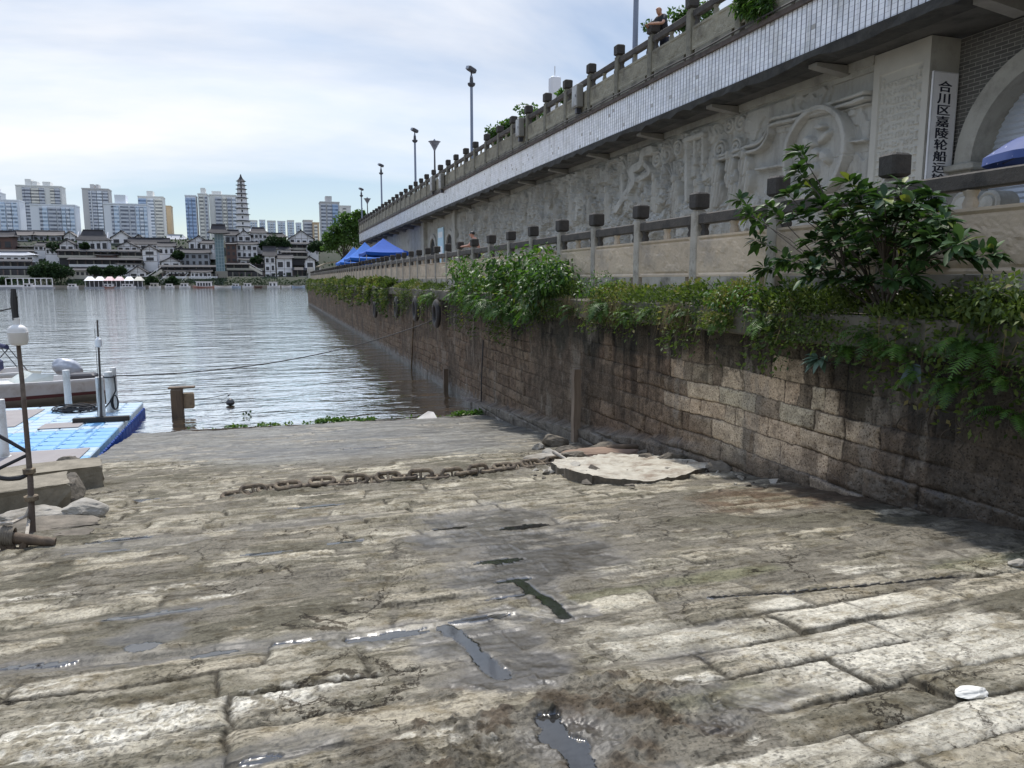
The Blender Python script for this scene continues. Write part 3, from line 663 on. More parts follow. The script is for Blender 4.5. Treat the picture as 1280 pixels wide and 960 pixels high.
def make_balustrade(name, label, group, base, mats, pw, post_h, cap_h, span, path_pts, ph=.72):
    """path_pts: list of (x, y, angle) for every post; rails and panels go between neighbours"""
    pm_, cm_, rm_, am_ = mats
    root = thing(name, label, 'balustrade', (path_pts[0][0], path_pts[0][1], base))
    # one of each kind, at the origin
    post = MB(); post.cham((0, 0, (post_h-cap_h)/2), (pw, pw*1.05, post_h-cap_h), .018); post.bb(-pw*.36, pw*.36, -pw*.38, pw*.38, post_h-cap_h-.01, post_h-cap_h+.03)
    p0 = post.build('post', pm_, None, local=True)
    cap = MB(); cap.cham((0, 0, cap_h/2+.03), (pw*1.32, pw*1.36, cap_h-.03), .03)
    c0 = cap.build('post_cap', cm_, p0, local=True); c0.location = (0, 0, post_h-cap_h)
    gap = span-pw
    rl = MB(); rl.cham((0, 0, 0), (.15, gap+.01, .19), .02); r0 = rl.build('rail', rm_, None, local=True)
    for yy in (-gap/2+.12, 0, gap/2-.12):
        sp = MB(); sp.lathe([(.05, -(1.35-.14-.05-ph)-.02 if post_h < 1.7 else -.36), (.08, -.24), (.055, -.17), (.085, -.10), (.07, -.085)], (0, 0, 0), 8)
        sp.v = [(a*.8, bb_*1.25, c) for a, bb_, c in sp.v]
        s0 = sp.build('rail_support', am_ if yy == 0 else rm_, r0, smooth=True, local=True); s0.location = (0, yy, 0)
    panels = []
    for k in range(3):
        q = relief_panel(gap-.004, ph, k).build('panel', am_, None, local=True)
        ft = MB(); ft.bb(-.08, .08, -gap/2+.16, gap/2-.16, -.23, -.005); f0 = ft.build('panel_foot', pm_, q, local=True)
        panels.append(q)
    protos = [p0, r0]+panels
    def put(src, loc, rz, sc=None):
        c = copy_tree(src, root); c.location = Vector(loc)-root.location; c.rotation_euler = (0, 0, rz)
        if sc: c.scale = sc
        if src is p0:
            c.rotation_euler = (rng.normal(0, .008), rng.normal(0, .008), rz+rng.normal(0, .02))
            for k in c.children: k.scale = tuple(rng.uniform(.93, 1.06, 3)); k.rotation_euler = (rng.normal(0, .012), rng.normal(0, .012), rng.normal(0, .04))
        return c
    for i, (x, y, a) in enumerate(path_pts):
        put(p0, (x, y, base), a)
        if i+1 < len(path_pts):
            x2, y2, a2 = path_pts[i+1]; L_ = math.hypot(x2-x, y2-y); am = -math.atan2(x2-x, y2-y); s = (1, (L_-pw)/gap, 1)
            put(r0, ((x+x2)/2, (y+y2)/2, base+post_h-cap_h-.14), am, s)
            put(panels[int(rng.integers(3))], ((x+x2)/2, (y+y2)/2, base+.235), am, s)
    def kill(o):
        for ch in list(o.children): kill(ch)
        bpy.data.objects.remove(o)
    for p in protos: kill(p)
    return root
lp = [(7.42, 11.93+2.21*k, 0) for k in range(-6, 61)]
make_balustrade('stone_balustrade', 'tan carved stone balustrade with dark square post caps on the lower promenade', None, 4.288, (POST_M, CAP_M, RAIL_M, PANEL_M), .21, 1.72, .33, 2.21, lp)
up = [(UX+.12, 18.33+2.2*k, 0) for k in range(-6, 36)]
for k in range(1, 8):
    a = R_(k*17); up.append((UX+.12+(URAD)*(1-math.cos(a)), UEND+URAD*math.sin(a)*1.0, -a))
make_balustrade('stone_balustrade', 'grey weathered stone balustrade along the top of the elevated walkway', None, 10.272, (UPOST_M, CAP_M, RAIL_M, UPANEL_M), .23, 1.66, .36, 2.2, up, .60)

# ------------------------------------------------------------------ carved mural wall
MX = 12.0
mys = [12.76]
while mys[-1] < 48: mys.append(mys[-1]+max(.013, .0011*mys[-1]))
mys = np.array(mys); mzs = np.arange(4.29, 8.82, .0145)
MY, MZ = np.meshgrid(mys, mzs); gy = MY.ravel(); gz = MZ.ravel()
rel = np.zeros_like(gy)
def seg(pts, wd, ht, soft=.012):
    global rel
    q = [on_x(px, py, MX)[1:] for px, py in pts]; best = np.full_like(gy, 9.)
    for a, b_ in zip(q[:-1], q[1:]):
        d = b_-a; t = np.clip(((gy-a[0])*d[0]+(gz-a[1])*d[1])/(d@d+1e-9), 0, 1)
        best = np.minimum(best, np.hypot(gy-a[0]-t*d[0], gz-a[1]-t*d[1]))
    rel = np.maximum(rel, ht*sstep(wd+soft, wd, best))
def curve(pts, n=10):
    P = np.array(pts, float); o = []
    for i in range(len(P)-1):
        p0 = P[max(i-1, 0)]; p1 = P[i]; p2 = P[i+1]; p3 = P[min(i+2, len(P)-1)]
        for t in np.linspace(0, 1, n, endpoint=False):
            o.append(.5*((2*p1)+(-p0+p2)*t+(2*p0-5*p1+4*p2-p3)*t*t+(-p0+3*p1-3*p2+p3)*t**3))
    return o+[P[-1]]
def spiral(px, py, r, ht=.07, turns=2.2, flip=1):
    global rel
    c = on_x(px, py, MX); d = np.hypot(gy-c[1], (gz-c[2])*1.1); a = np.arctan2(gz-c[2], (gy-c[1])*flip)
    ph = (d/r*turns-a/(2*np.pi)) % 1
    rel = np.maximum(rel, sstep(r, r-.05, d)*(ht*.55+ht*.5*sstep(.12, .3, ph)*sstep(.98, .8, ph)))
# general carved ground: terraced outlines like trees, clouds and figures, denser to the far side
dens = sstep(15.5, 22, gy)
f1 = fbm(gy*.9+3, gz*.8, 4, 401); f2 = fbm(gy*2.6, gz*1.7, 4, 403); f3 = fbm(gy*5, gz*2.4, 4, 405)
rel += .022*sstep(.50, .51, f1)+.022*sstep(.60, .61, f1)
rel += dens*(.04*sstep(.47, .485, f2)+.04*sstep(.57, .585, f2)+.012*sstep(.5, .53, f3)+.03*sstep(.25, .0, np.abs(np.sin(f2*26)))*(f2 > .47))
low = sstep(6.9, 6.2, gz)*sstep(14.5, 16, gy)
rel += low*(.06*sstep(.46, .485, fbm(gy*2.2, gz*1.3, 4, 407))+.03*sstep(.52, .55, f3))
# round medallion with a generic bird and blossom motif
c = on_x(1027, 192, MX); cy_, cz_ = c[1], c[2]; d = np.hypot(gy-cy_, gz-cz_)
RM = 1.02
rel = np.where(d < RM+.04, .01+.12*sstep(RM+.02, RM, d)*sstep(RM-.13, RM-.11, d)+.03*sstep(RM-.12, RM-.14, d), rel)
for (oy, oz, a_, ry, rz) in [(.22, .28, .4, .30, .13), (-.25, .30, -.5, .24, .10), (-.30, -.12, .8, .22, .14), (.08, -.38, 0, .17, .17), (.42, -.12, 1.2, .20, .09), (-.02, .02, .3, .20, .10), (.30, -.42, -.4, .16, .07), (-.10, .55, .1, .2, .07)]:
    u = (gy-cy_-oy)*math.cos(a_)+(gz-cz_-oz)*math.sin(a_); v_ = -(gy-cy_-oy)*math.sin(a_)+(gz-cz_-oz)*math.cos(a_)
    rel = np.maximum(rel, (.05+.06*sstep(1.1, .5, np.hypot(u/ry, v_/rz)))*sstep(1.05, .95, np.hypot(u/ry, v_/rz)))
# ribbons of cloud above it
for k in (0, 7): seg(curve([(905, 196+k*.5), (938, 185+k), (958, 178+k), (968, 162+k), (972, 150+k), (1000, 143+k), (1050, 129+k), (1100, 113+k)]), .035, .10)
seg(curve([(1100, 120), (1112, 112), (1108, 124), (1098, 130)]), .05, .11)
seg([(1068, 178), (1100, 174), (1102, 130)], .02, .07); seg([(950, 212), (988, 206)], .03, .07); seg([(975, 160), (1040, 145), (1096, 128)], .012, .05)
spiral(905, 188, .34); spiral(926, 184, .30, flip=-1); spiral(916, 194, .2); spiral(930, 153, .32, .05); spiral(915, 158, .28, .05, flip=-1)
spiral(838, 193, .42); spiral(852, 186, .32, flip=-1); spiral(826, 200, .34)
# gate posts, tree and figures
seg([(866, 170), (866, 250)], .07, .11); seg([(874, 168), (874, 205)], .05, .08); seg([(886, 166), (886, 204)], .05, .10); seg([(864, 176), (888, 168)], .06, .12)
seg(curve([(778, 262), (792, 240), (800, 226), (797, 214), (808, 206), (812, 192), (822, 188)]), .14, .12); seg(curve([(800, 226), (818, 216), (812, 205)]), .09, .1); seg(curve([(784, 250), (783, 228)]), .07, .09)
for px, py, hh in [(903, 226, 1), (921, 212, .7), (938, 214, .8), (851, 245, 1), (826, 240, .9), (812, 262, .8), (880, 250, .9), (765, 255, 1), (742, 262, 1), (720, 262, 1), (700, 268, 1), (895, 262, 1), (925, 250, 1)]:
    c = on_x(px, py, MX)
    for (oz, ry, rz, ht) in [(.52*hh, .11, .14, .13), (.15*hh, .24, .36*hh, .11), (-.35*hh, .30, .45*hh, .10)]:
        dd = np.hypot((gy-c[1]-oz*.1)/ry, (gz-c[2]-oz)/rz)
        rel = np.maximum(rel, ht*sstep(1.08, .8, dd)*(.8+.3*np.abs(np.sin(gy*22+gz*5))))
for px, py in [(850, 215), (838, 232), (792, 205), (690, 245), (655, 262), (735, 240)]:
    for k in range(6):
        a = R_(30+k*24); seg([(px, py+16), (px+6*math.cos(a)*2, py-7*math.sin(a)*1.8)], .022, .075)
rel += (fbm(gy*14, gz*14, 3, 409)-.5)*.010
panel_joint = np.minimum(np.abs(((gy-11.5) % 1.6)-.8), np.abs(((gz-4.3) % 1.13)-.56)); rel -= .008*sstep(.012, .004, panel_joint)
edge = np.maximum(sstep(.10, .06, 8.82-gz), sstep(.12, .03, gy-12.76)); rel = rel*(1-edge)
mural = thing('mural_wall', 'long grey stone wall carved with clouds, trees and figures in relief', 'wall', (MX, 20, 4.29))
mesh_obj('relief', np.stack([MX-rel*2.2, gy, gz], 1), grid_faces(len(mzs), len(mys)), MURAL_M, mural, smooth=True)
mb = MB(); mb.bb(MX-.10, MX+.3, 12.78, 48, 8.82, 9.0); mb.bb(MX-.05, MX+.3, 12.78, 48, 8.70, 8.82); mb.build('cornice', FRAME_M, mural)
# inscription pillar at the near end: the writing is too fine to read
py0, py1, PX = 11.4, 12.78, 11.93
ny, nz = 150, 420; a = np.linspace(py0, py1, ny); c = np.linspace(4.29, 8.98, nz); A_, C_ = np.meshgrid(a, c); gy = A_.ravel(); gz = C_.ravel()
e = np.minimum(gy-py0, py1-gy)
dpt = np.where((e > .16) & (gz < 8.55), -.035, 0.0)
uu = (gy-(py0+.3))/.098; vv_ = (gz-4.6)/.165; inside = (gy > py0+.3) & (gy < py1-.25) & (gz < 8.4) & (gz > 4.6)
fu = np.abs(uu % 1-.5); fv = np.abs(vv_ % 1-.5)
gl = (vnoise(uu*4.2, vv_*5.0, 421) > .52)
dpt = np.where(inside & (fu < .36) & (fv < .36) & gl, -.012, dpt)
fret = (e < .28) & (e > .19) & (gz < 8.5) & (((gz*7) % 1 < .22) | (np.abs(e-.24) < .014) & ((gz*7) % 2 < 1.2)); dpt = np.where(fret, -.005, dpt)
pil = thing('inscription_pillar', 'grey stone pillar carved with columns of tiny characters', 'pillar', (PX, py0, 4.29))
mesh_obj('inscription_face', np.stack([PX-dpt*-1.0*-1.0, gy, gz], 1), grid_faces(nz, ny), pm('pale pillar stone', (.46, .45, .40), (.40, .39, .35), 2, .85, .2, 30), pil, smooth=False)
mb = MB(); mb.bb(PX+.05, 12.66, py0+.002, py1, 4.29, 8.98); mb.bb(PX, PX+.05, py0, py0+.002, 4.29, 8.98); mb.build('pillar_body', FRAME_M, pil)
# plain far section with arches, beyond the mural
far = thing('arcade_wall', 'plain grey far wall with two small arched doorways behind the tents', 'wall', (MX, 60, 4.29))
mb = MB(); mb.bb(MX, MX+.4, 48.9, 97, 4.29, 8.98); mb.build('wall', FRAME_M, far)
mb = MB(); mb.bb(MX-.35, MX+.3, 48.0, 48.9, 4.29, 8.98); mb.build('pier', FRAME_M, far)
mb = MB(); mb.bb(MX-.3, MX-.002, 58.6, 59.6, 4.29, 8.98); mb.build('pier', FRAME_M, far)
DARK_M = pm('dark interior', (.012, .011, .01), rough=.95)
def arch_poly(yc, r, z0, zs, n=14):
    return [(yc-r, z0)]+[(yc-r*math.cos(t), zs+r*math.sin(t)) for t in np.linspace(0, math.pi, n)]+[(yc+r, z0)]
for yc in (50.6, 56.2):
    mb = MB(); mb.prism(arch_poly(yc, 1.0, 4.3, 6.6), lambda u, v, t: (t, u, v), MX-.02, MX-.004); dr = mb.build('doorway', DARK_M, far)
    mb = MB()
    ang = np.linspace(0, math.pi, 16)
    prof_o = [(yc-1.3*math.cos(t), 6.6+1.3*math.sin(t)) for t in ang]; prof_i = [(yc-1.0*math.cos(t), 6.6+1.0*math.sin(t)) for t in ang]
    for k in range(15): mb.prism([prof_o[k], prof_o[k+1], prof_i[k+1], prof_i[k]], lambda u, v, t: (t, u, v), MX-.12, MX-.002)
    mb.build('arch_surround', MURAL_M, dr)
tag_sign = thing('wall_sign', 'pale blue notice panel high on the wall between two arched doorways', 'sign', (MX, 53.4, 6))
MB().bb(MX-.10, MX-.03, 52.5, 54.3, 5.6, 8.2).build('panel', pm('pale blue panel', (.45, .66, .78), (.40, .6, .72), 2, .5), tag_sign)
mb = MB(); mb.bb(MX-.11, MX-.102, 52.7, 54.1, 7.5, 7.9); mb.bb(MX-.11, MX-.102, 52.8, 54.0, 6.0, 6.9); mb.build('printed_area', pm('white print', (.78, .82, .85), rough=.5), tag_sign)

# ------------------------------------------------------------------ brick wall, arch, roller shutter
m, nt, b = nm('dark grey brick'); L = nt.links
tc = N(nt, 'ShaderNodeTexCoord'); s_ = N(nt, 'ShaderNodeSeparateXYZ'); L.new(tc.outputs['Object'], s_.inputs[0])
cb = N(nt, 'ShaderNodeCombineXYZ'); L.new(s_.outputs[1], cb.inputs[0]); L.new(s_.outputs[2], cb.inputs[1])
br = N(nt, 'ShaderNodeTexBrick'); L.new(cb.outputs[0], br.inputs['Vector']); br.inputs['Scale'].default_value = 1.0
br.inputs['Brick Width'].default_value = .25; br.inputs['Row Height'].default_value = .072; br.inputs['Mortar Size'].default_value = .007; br.inputs['Mortar Smooth'].default_value = .3
br.inputs['Color1'].default_value = (.085, .085, .08, 1); br.inputs['Color2'].default_value = (.13, .128, .118, 1); br.inputs['Mortar'].default_value = (.30, .295, .27, 1)
L.new(br.outputs['Color'], b.inputs['Base Color']); b.inputs['Roughness'].default_value = .9
bp = N(nt, 'ShaderNodeBump', Strength=.6, Distance=.01); L.new(math_n(nt, 'SUBTRACT', 1.0, br.outputs['Fac']), bp.inputs['Height']); L.new(bp.outputs[0], b.inputs['Normal'])
BX, AY, AS, AR = 12.64, 9.3, 6.62, 1.55
bw = thing('brick_wall', 'dark grey brick wall with an arched shop opening under the walkway', 'wall', (BX, AY, 4.29))
mb = MB(); AO = AR+.36
mb.bb(BX, BX+.4, AY+AO, py0, 4.29, 8.98); mb.bb(BX, BX+.4, -4, AY-AO, 4.29, 8.98)
ang = np.linspace(0, math.pi, 25)
for k in range(24):
    ya, yb = AY+AO*math.cos(ang[k]), AY+AO*math.cos(ang[k+1]); za, zb = AS+AO*math.sin(ang[k]), AS+AO*math.sin(ang[k+1])
    mb.prism([(yb, zb), (ya, za), (ya, 8.98), (yb, 8.98)], lambda u, v, t: (t, u, v), BX, BX+.4)
mb.build('brickwork', m, bw)
mb = MB()
for k in range(24):
    q = [(AY+r*math.cos(ang[j]), AS+r*math.sin(ang[j])) for r, j in ((AO, k), (AO, k+1), (AR, k+1), (AR, k))]
    mb.prism(q, lambda u, v, t: (t, u, v), BX-.16, BX+.45)
for s in (-1, 1): mb.bb(BX-.14, BX+.45, AY+s*(AR+.23)-.23, AY+s*(AR+.23)+.23, 4.29, AS-.12)
mb.build('arch_surround', FRAME_M, bw)
mb = MB()
for s in (-1, 1): mb.cham((BX+.05, AY+s*(AR+.2), AS-.06), (.62, .66, .12), .02)
mb.build('impost', FRAME_M, bw)
mb = MB()
zs = np.arange(4.3, 8.4, .035); vs = []; fs = []
for i, z in enumerate(zs): vs += [(BX+.34+.022*math.sin(i*math.pi/1.5), AY-AR-.05, z), (BX+.34+.022*math.sin(i*math.pi/1.5), AY+AR+.05, z)]
for i in range(len(zs)-1): fs.append((2*i, 2*i+1, 2*i+3, 2*i+2))
mb.add(vs, fs); sh = mb.build('roller_shutter', pm('grey blue shutter steel', (.55, .6, .68), (.48, .53, .6), 3, .45, 0, metal=.1), bw)
# carved drum stone standing by the arch
ds = thing('drum_stone', 'carved grey drum stone with round scrolls beside the arch', 'stone', (12.1, 10.15, 4.29))
mb = MB(); mb.cham((12.1, 10.15, 4.95), (.5, .8, 1.3), .05); mb.build('base', FRAME_M, ds)
mb = MB()
for dy, r in ((.24, .27), (-.25, .22)):
    mb.lathe([(r*.4, -.25), (r, -.24), (r, .20), (r*.82, .24), (r*.6, .22), (r*.55, .26), (r*.1, .28)], (12.08, 10.15+dy, 5.78), 18, Matrix.Rotation(R_(-90), 3, 'Y'))
mb.build('scroll', FRAME_M, ds, smooth=True)
# name board
sg = thing('name_board', 'tall white name board with black vertical lettering beside the brick wall', 'sign', (12.26, py0, 5.3))
SIGN_W = pm('white painted board', (.74, .75, .77), (.68, .69, .71), 2, .5, 0, stain=(.6, .6, .6))
MB().cham((12.27, py0-.035, 6.84), (.60, .045, 3.0), .008).build('board', SIGN_W, sg)
mb = MB()
for x in (11.975, 12.565): mb.bb(x-.008, x+.008, py0-.07, py0-.058, 5.35, 8.33)
mb.bb(11.983, 12.557, py0-.07, py0-.058, 8.318, 8.334)
mb.build('edge_trim', pm('grey trim', (.5, .51, .52), rough=.5), sg)
INK = pm('black ink', (.012, .014, .03), rough=.5)
fc = bpy.data.curves.new('lettering', 'FONT')
fc.body = '合\n川\n区\n嘉\n陵\n轮\n船\n运\n输\n有\n限'; fc.align_x = 'CENTER'; fc.align_y = 'TOP'; fc.size = .215; fc.space_line = 1.0; fc.extrude = .002; fc.offset = .0006
tmp = bpy.data.objects.new('tmp', fc); link(tmp)
bpy.context.view_layer.update()
me = bpy.data.meshes.new_from_object(tmp.evaluated_get(bpy.context.evaluated_depsgraph_get()))
co = np.zeros(len(me.vertices)*3, dtype=np.float32); me.vertices.foreach_get('co', co); co = co.reshape(-1, 3)
top, bot = co[:, 1].max(), co[:, 1].min(); LZ0, LZ1 = 5.86, 8.17
co[:, 1] = LZ0+(co[:, 1]-bot)/(top-bot)*(LZ1-LZ0); wx_ = max(abs(co[:, 0]).max(), .01); co[:, 0] *= .165/wx_
new = np.stack([co[:, 0]+12.27, np.full(len(co), py0-.0605)-co[:, 2], co[:, 1]], 1)-np.array(sg.location, dtype=np.float32)
me.vertices.foreach_set('co', new.astype(np.float32).ravel()); me.materials.clear(); me.materials.append(INK); me.update()
bpy.data.objects.remove(tmp); pv_ = [list(p.vertices) for p in me.polygons]; n_ = len(new); allv = np.concatenate([new+np.array([dx, dy, dz]) for dx, dy, dz in ((0, 0, 0), (.0085, -.0006, .001), (-.0085, -.0012, -.001))]); allf = [[i+k*n_ for i in f] for k in range(3) for f in pv_]
bpy.data.meshes.remove(me); fo = mesh_obj('lettering', allv, allf, INK, sg, local=True)
# starry parasol at the arch
PAX, PAY = 11.2, 8.15
ps = thing('parasol', 'blue and white parasol with pale stars open in front of the arch', 'parasol', (PAX, PAY, 4.29))
m, nt, b = nm('starry blue cloth'); L = nt.links
tc = N(nt, 'ShaderNodeTexCoord'); vo = N(nt, 'ShaderNodeTexVoronoi', Scale=8.5); L.new(tc.outputs['Object'], vo.inputs['Vector'])
rr = ramp_node(nt, vo.outputs['Distance'], [(.11, (.55, .57, .72)), (.15, (.03, .06, .20))], 'LINEAR'); L.new(rr.outputs[0], b.inputs['Base Color']); b.inputs['Roughness'].default_value = .7
mb = MB(); n = 40; prof = [(.02, .36), (.35, .33), (.7, .24), (.9, .10), (1.04, 0), (1.05, -.12)]
vs = []; fs = []
for r, z in prof:
    for k in range(n):
        a = 2*math.pi*k/n; sc = 1-.05*abs(math.sin(a*4))*(r/1.2); vs.append((PAX+r*math.cos(a)*sc, PAY+r*math.sin(a)*sc, 6.30+z))
for i in range(len(prof)-1):
    for k in range(n): j = (k+1) % n; fs.append((i*n+k, i*n+j, i*n+n+j, i*n+n+k))
mb.add(vs, fs); mb.build('canopy', m, ps, smooth=True)
mb = MB(); mb.tube([(PAX, PAY, 4.29), (PAX, PAY, 6.74)], .022, 8); mb.build('pole', pm('white pole', (.7, .7, .7), rough=.4), ps)
mb = MB()
for k in range(8):
    a = 2*math.pi*k/8; mb.tube([(PAX, PAY, 6.58), (PAX+1.0*math.cos(a), PAY+1.0*math.sin(a), 6.30)], .008, 5)
mb.build('ribs', pm('dark rib', (.05, .05, .06), rough=.5), ps)
mb = MB(); mb.lathe([(.3, 0), (.3, .06), (.08, .12), (.05, .3)], (PAX, PAY, 4.29), 14); mb.build('base', pm('base concrete', (.3, .3, .3), rough=.8), ps)
# ------------------------------------------------------------------ far bank
xs = np.linspace(-900, 420, 100); ys = np.concatenate([np.linspace(452, 470, 5), np.linspace(476, 700, 26), np.linspace(760, 1080, 8)])
HX, HY = np.meshgrid(xs, ys); hx = HX.ravel(); hy = HY.ravel()
def hill_z(x, y): return 1.2*sstep(455, 459, y)+5*sstep(466, 476, y)+24*sstep(478, 560, y)
hz = hill_z(hx, hy)-1.0*(hy < 454)+fbm(hx*.02, hy*.02, 3, 501)*3*sstep(480, 520, hy)
o = mesh_obj('hill', np.stack([hx, hy, hz], 1), grid_faces(len(ys), len(xs)), pm('far bank ground', (.022, .032, .016), (.04, .042, .028), .05, .95), smooth=True); meta(o, 'sloping far bank of the river', 'hill', kind='structure')
F_ROOF = pm('dark grey roof tile', (.028, .027, .03), (.045, .042, .044), .3, .85)
F_ROOF2 = pm('brown grey roof tile', (.13, .115, .105), (.10, .09, .085), .3, .85)
F_WHITE = pm('white plaster', (.80, .79, .79), (.70, .69, .69), .2, .8)
F_CREAM = pm('cream plaster', (.52, .49, .42), (.45, .43, .37), .2, .8)
F_GREY = pm('grey plaster', (.36, .37, .39), (.30, .31, .33), .2, .8)
F_RED = pm('brown red wood', (.13, .075, .06), (.09, .055, .045), .3, .8)
F_DARK = pm('dark opening', (.022, .022, .026), (.035, .033, .036), .5, .5)
F_BEAM = pm('dark timber', (.13, .095, .085), rough=.85)
F_STONE = pm('embankment stone', (.27, .25, .21), (.20, .19, .16), .3, .9)
F_GLASS = pm('tinted glass', (.10, .17, .20), (.14, .22, .25), .4, .25)

def px_rect(x0, x1, yt, yb, Y):
    a = on_y(x0, yt, Y); b_ = on_y(x1, yb, Y); return a[0], b_[0], b_[2], a[2]
def roof_mesh(mb, x0, x1, y0, y1, ze, zr, kind, over=1.0):
    """kind: 'front' gable faces the river, 'long' ridge along the river with curled ends, 'hip'"""
    xm, ym = (x0+x1)/2, (y0+y1)/2; X0, X1, Y0, Y1 = x0-over, x1+over, y0-over, y1+over; t = .45
    if kind == 'front':
        for s, xa in ((-1, X0), (1, X1)):
            m1 = (xm+xa)/2; zm = ze+(zr-ze)*.42
            top = [(xm, Y0, zr), (m1, Y0, zm), (xa, Y0, ze-.1), (xa, Y1, ze-.1), (m1, Y1, zm), (xm, Y1, zr)]
            v = top+[(a, b_, c-t) for a, b_, c in top]
            mb.add(v, [(0, 1, 4, 5), (1, 2, 3, 4), (11, 10, 7, 6), (10, 9, 8, 7), (0, 6, 7, 1), (1, 7, 8, 2), (2, 8, 9, 3), (3, 9, 10, 4), (4, 10, 11, 5), (5, 11, 6, 0)])
        mb.bb(xm-.3, xm+.3, Y0-.1, Y1+.1, zr-.1, zr+.35)
    else:
        ins = (x1-x0)*(.0 if kind == 'long' else .22)
        up_ = .7
        A = [(X0-.4, Y0, ze+up_*.6), ((X0+xm)/2, Y0, ze), ((X1+xm)/2, Y0, ze), (X1+.4, Y0, ze+up_*.6)]
        B = [(X0-.4, Y1, ze+up_*.6), ((X0+xm)/2, Y1, ze), ((X1+xm)/2, Y1, ze), (X1+.4, Y1, ze+up_*.6)]
        mA = [(X0+ins*.6+.1, (Y0+ym)/2, ze+(zr-ze)*.42), ((X0+xm)/2, (Y0+ym)/2, ze+(zr-ze)*.40), ((X1+xm)/2, (Y0+ym)/2, ze+(zr-ze)*.40), (X1-ins*.6-.1, (Y0+ym)/2, ze+(zr-ze)*.42)]
        mB = [(a, 2*ym-b_, c) for a, b_, c in mA]
        Rg = [(X0+ins, ym, zr+.3), ((X0+xm)/2, ym, zr), ((X1+xm)/2, ym, zr), (X1-ins, ym, zr+.3)]
        v = A+mA+Rg+mB+B; f = []
        for r in range(4):
            for k in range(3): f.append((r*4+k, r*4+k+1, r*4+k+5, r*4+k+4))
        f += [(0, 4, 8, 12, 16), (3, 19, 15, 11, 7), (0, 16, 17, 18, 19, 3, 2, 1)]
        mb.add(v, f); mb.bb(X0+ins, X1-ins, ym-.35, ym+.35, zr-.1, zr+.5)
def house(x0, x1, yr, ye, yb, Y, kind='long', wall=None, roof=None, deep=10, floors=1, wins=4, label='', gable_beams=True, name='traditional_house', base_white=True):
    wall = wall or F_WHITE; roof = roof or F_ROOF
    X0, X1, zb, zr = px_rect(x0, x1, yr, yb, Y); ze = on_y(x0, ye, Y)[2]
    root = thing(name, label, 'house', ((X0+X1)/2, Y, zb), 'old style houses on the far bank')
    mb = MB(); mb.bb(X0, X1, Y, Y+deep, zb-6, ze-.15)
    xm = (X0+X1)/2
    if kind == 'front': mb.add([(X0, Y, ze-.15), (X1, Y, ze-.15), (xm, Y, zr-.6), (X0, Y+.5, ze-.15), (X1, Y+.5, ze-.15), (xm, Y+.5, zr-.6)], [(0, 1, 2), (5, 4, 3), (0, 3, 4, 1), (1, 4, 5, 2), (2, 5, 3, 0)])
    else:
        for xa, xb in ((X0, X0+.4), (X1-.4, X1)): mb.add([(xa, Y, ze-.15), (xb, Y, ze-.15), (xa, Y+deep, ze-.15), (xb, Y+deep, ze-.15), (xa, Y+deep/2, zr-.8), (xb, Y+deep/2, zr-.8)], [(0, 2, 4), (1, 5, 3), (0, 4, 5, 1), (2, 3, 5, 4), (0, 1, 3, 2)])
    mb.build('wall', wall, root)
    mb = MB(); roof_mesh(mb, X0, X1, Y, Y+deep, ze, zr, kind); mb.build('roof', roof, root)
    H_ = ze-zb; fh = H_/max(floors, 1)
    if gable_beams and (kind == 'front' or wall is F_WHITE):
        mb = MB()
        nb = max(2, int((X1-X0)/3.6))
        for i in range(nb+1):
            x = X0+(X1-X0)*i/nb; zt = ze-.2 if kind != 'front' else ze+(zr-ze)*(1-abs(x-xm)/((X1-X0)/2+.01))*.8-.3
            mb.bb(x-.08, x+.08, Y-.09, Y-.01, zb+.1, max(zt, zb+1))
        for f in range(floors+1): mb.bb(X0-.1, X1+.1, Y-.10, Y-.012, zb+f*fh-.09, zb+f*fh+.09)
        mb.build('timber_frame', F_BEAM, root)
    for f in range(floors):
        for i in range(wins):
            cx = X0+(X1-X0)*(i+.5)/wins; ww = (X1-X0)/wins*rng.uniform(.42, .7); hh = fh*rng.uniform(.45, .62); z0 = zb+f*fh+fh*.16
            MB().bb(cx-ww/2, cx+ww/2, Y-.16, Y-.03, z0, z0+hh).build('window', F_DARK, root)
    return root
def gallery(x0, x1, ye, yb, Y, label, cols=8, wall=None, rail=True, roof=True, name='gallery_terrace', deep=8, rmat=None):
    """long open storey: dark recess, columns, pale parapet, thin tiled eave"""
    X0, X1, zb, zt = px_rect(x0, x1, ye, yb, Y)
    root = thing(name, label, 'terrace', ((X0+X1)/2, Y, zb), 'long open galleries on the far bank')
    mb = MB(); mb.bb(X0, X1, Y+2.0, Y+deep, zb-5, zt); mb.build('recess', F_DARK, root)
    mb = MB(); mb.bb(X0, X1, Y-.2, Y+2.0, zb-.5, zb+.02); mb.build('floor_slab', wall or F_CREAM, root)
    for i in range(cols+1):
        x = X0+(X1-X0)*i/cols; MB().bb(x-.28, x+.28, Y-.1, Y+.5, zb+.021, zt-.01).build('column', F_STONE if i % 2 else F_BEAM, root)
    if rail: MB().bb(X0, X1, Y-.35, Y-.12, zb+.022, zb+(zt-zb)*.30).build('parapet', wall or F_CREAM, root)
    if roof:
        mb = MB(); h = (zt-zb)*.35
        mb.add([(X0-.8, Y-1.6, zt), (X1+.8, Y-1.6, zt), (X1+.3, Y+3, zt+h), (X0-.3, Y+3, zt+h), (X0-.8, Y-1.6, zt+.3), (X1+.8, Y-1.6, zt+.3), (X1+.3, Y+3, zt+h+.3), (X0-.3, Y+3, zt+h+.3)], [(0, 3, 2, 1), (4, 5, 6, 7), (0, 1, 5, 4), (1, 2, 6, 5), (2, 3, 7, 6), (3, 0, 4, 7)])
        mb.build('eave', rmat or F_ROOF, root)
    return root
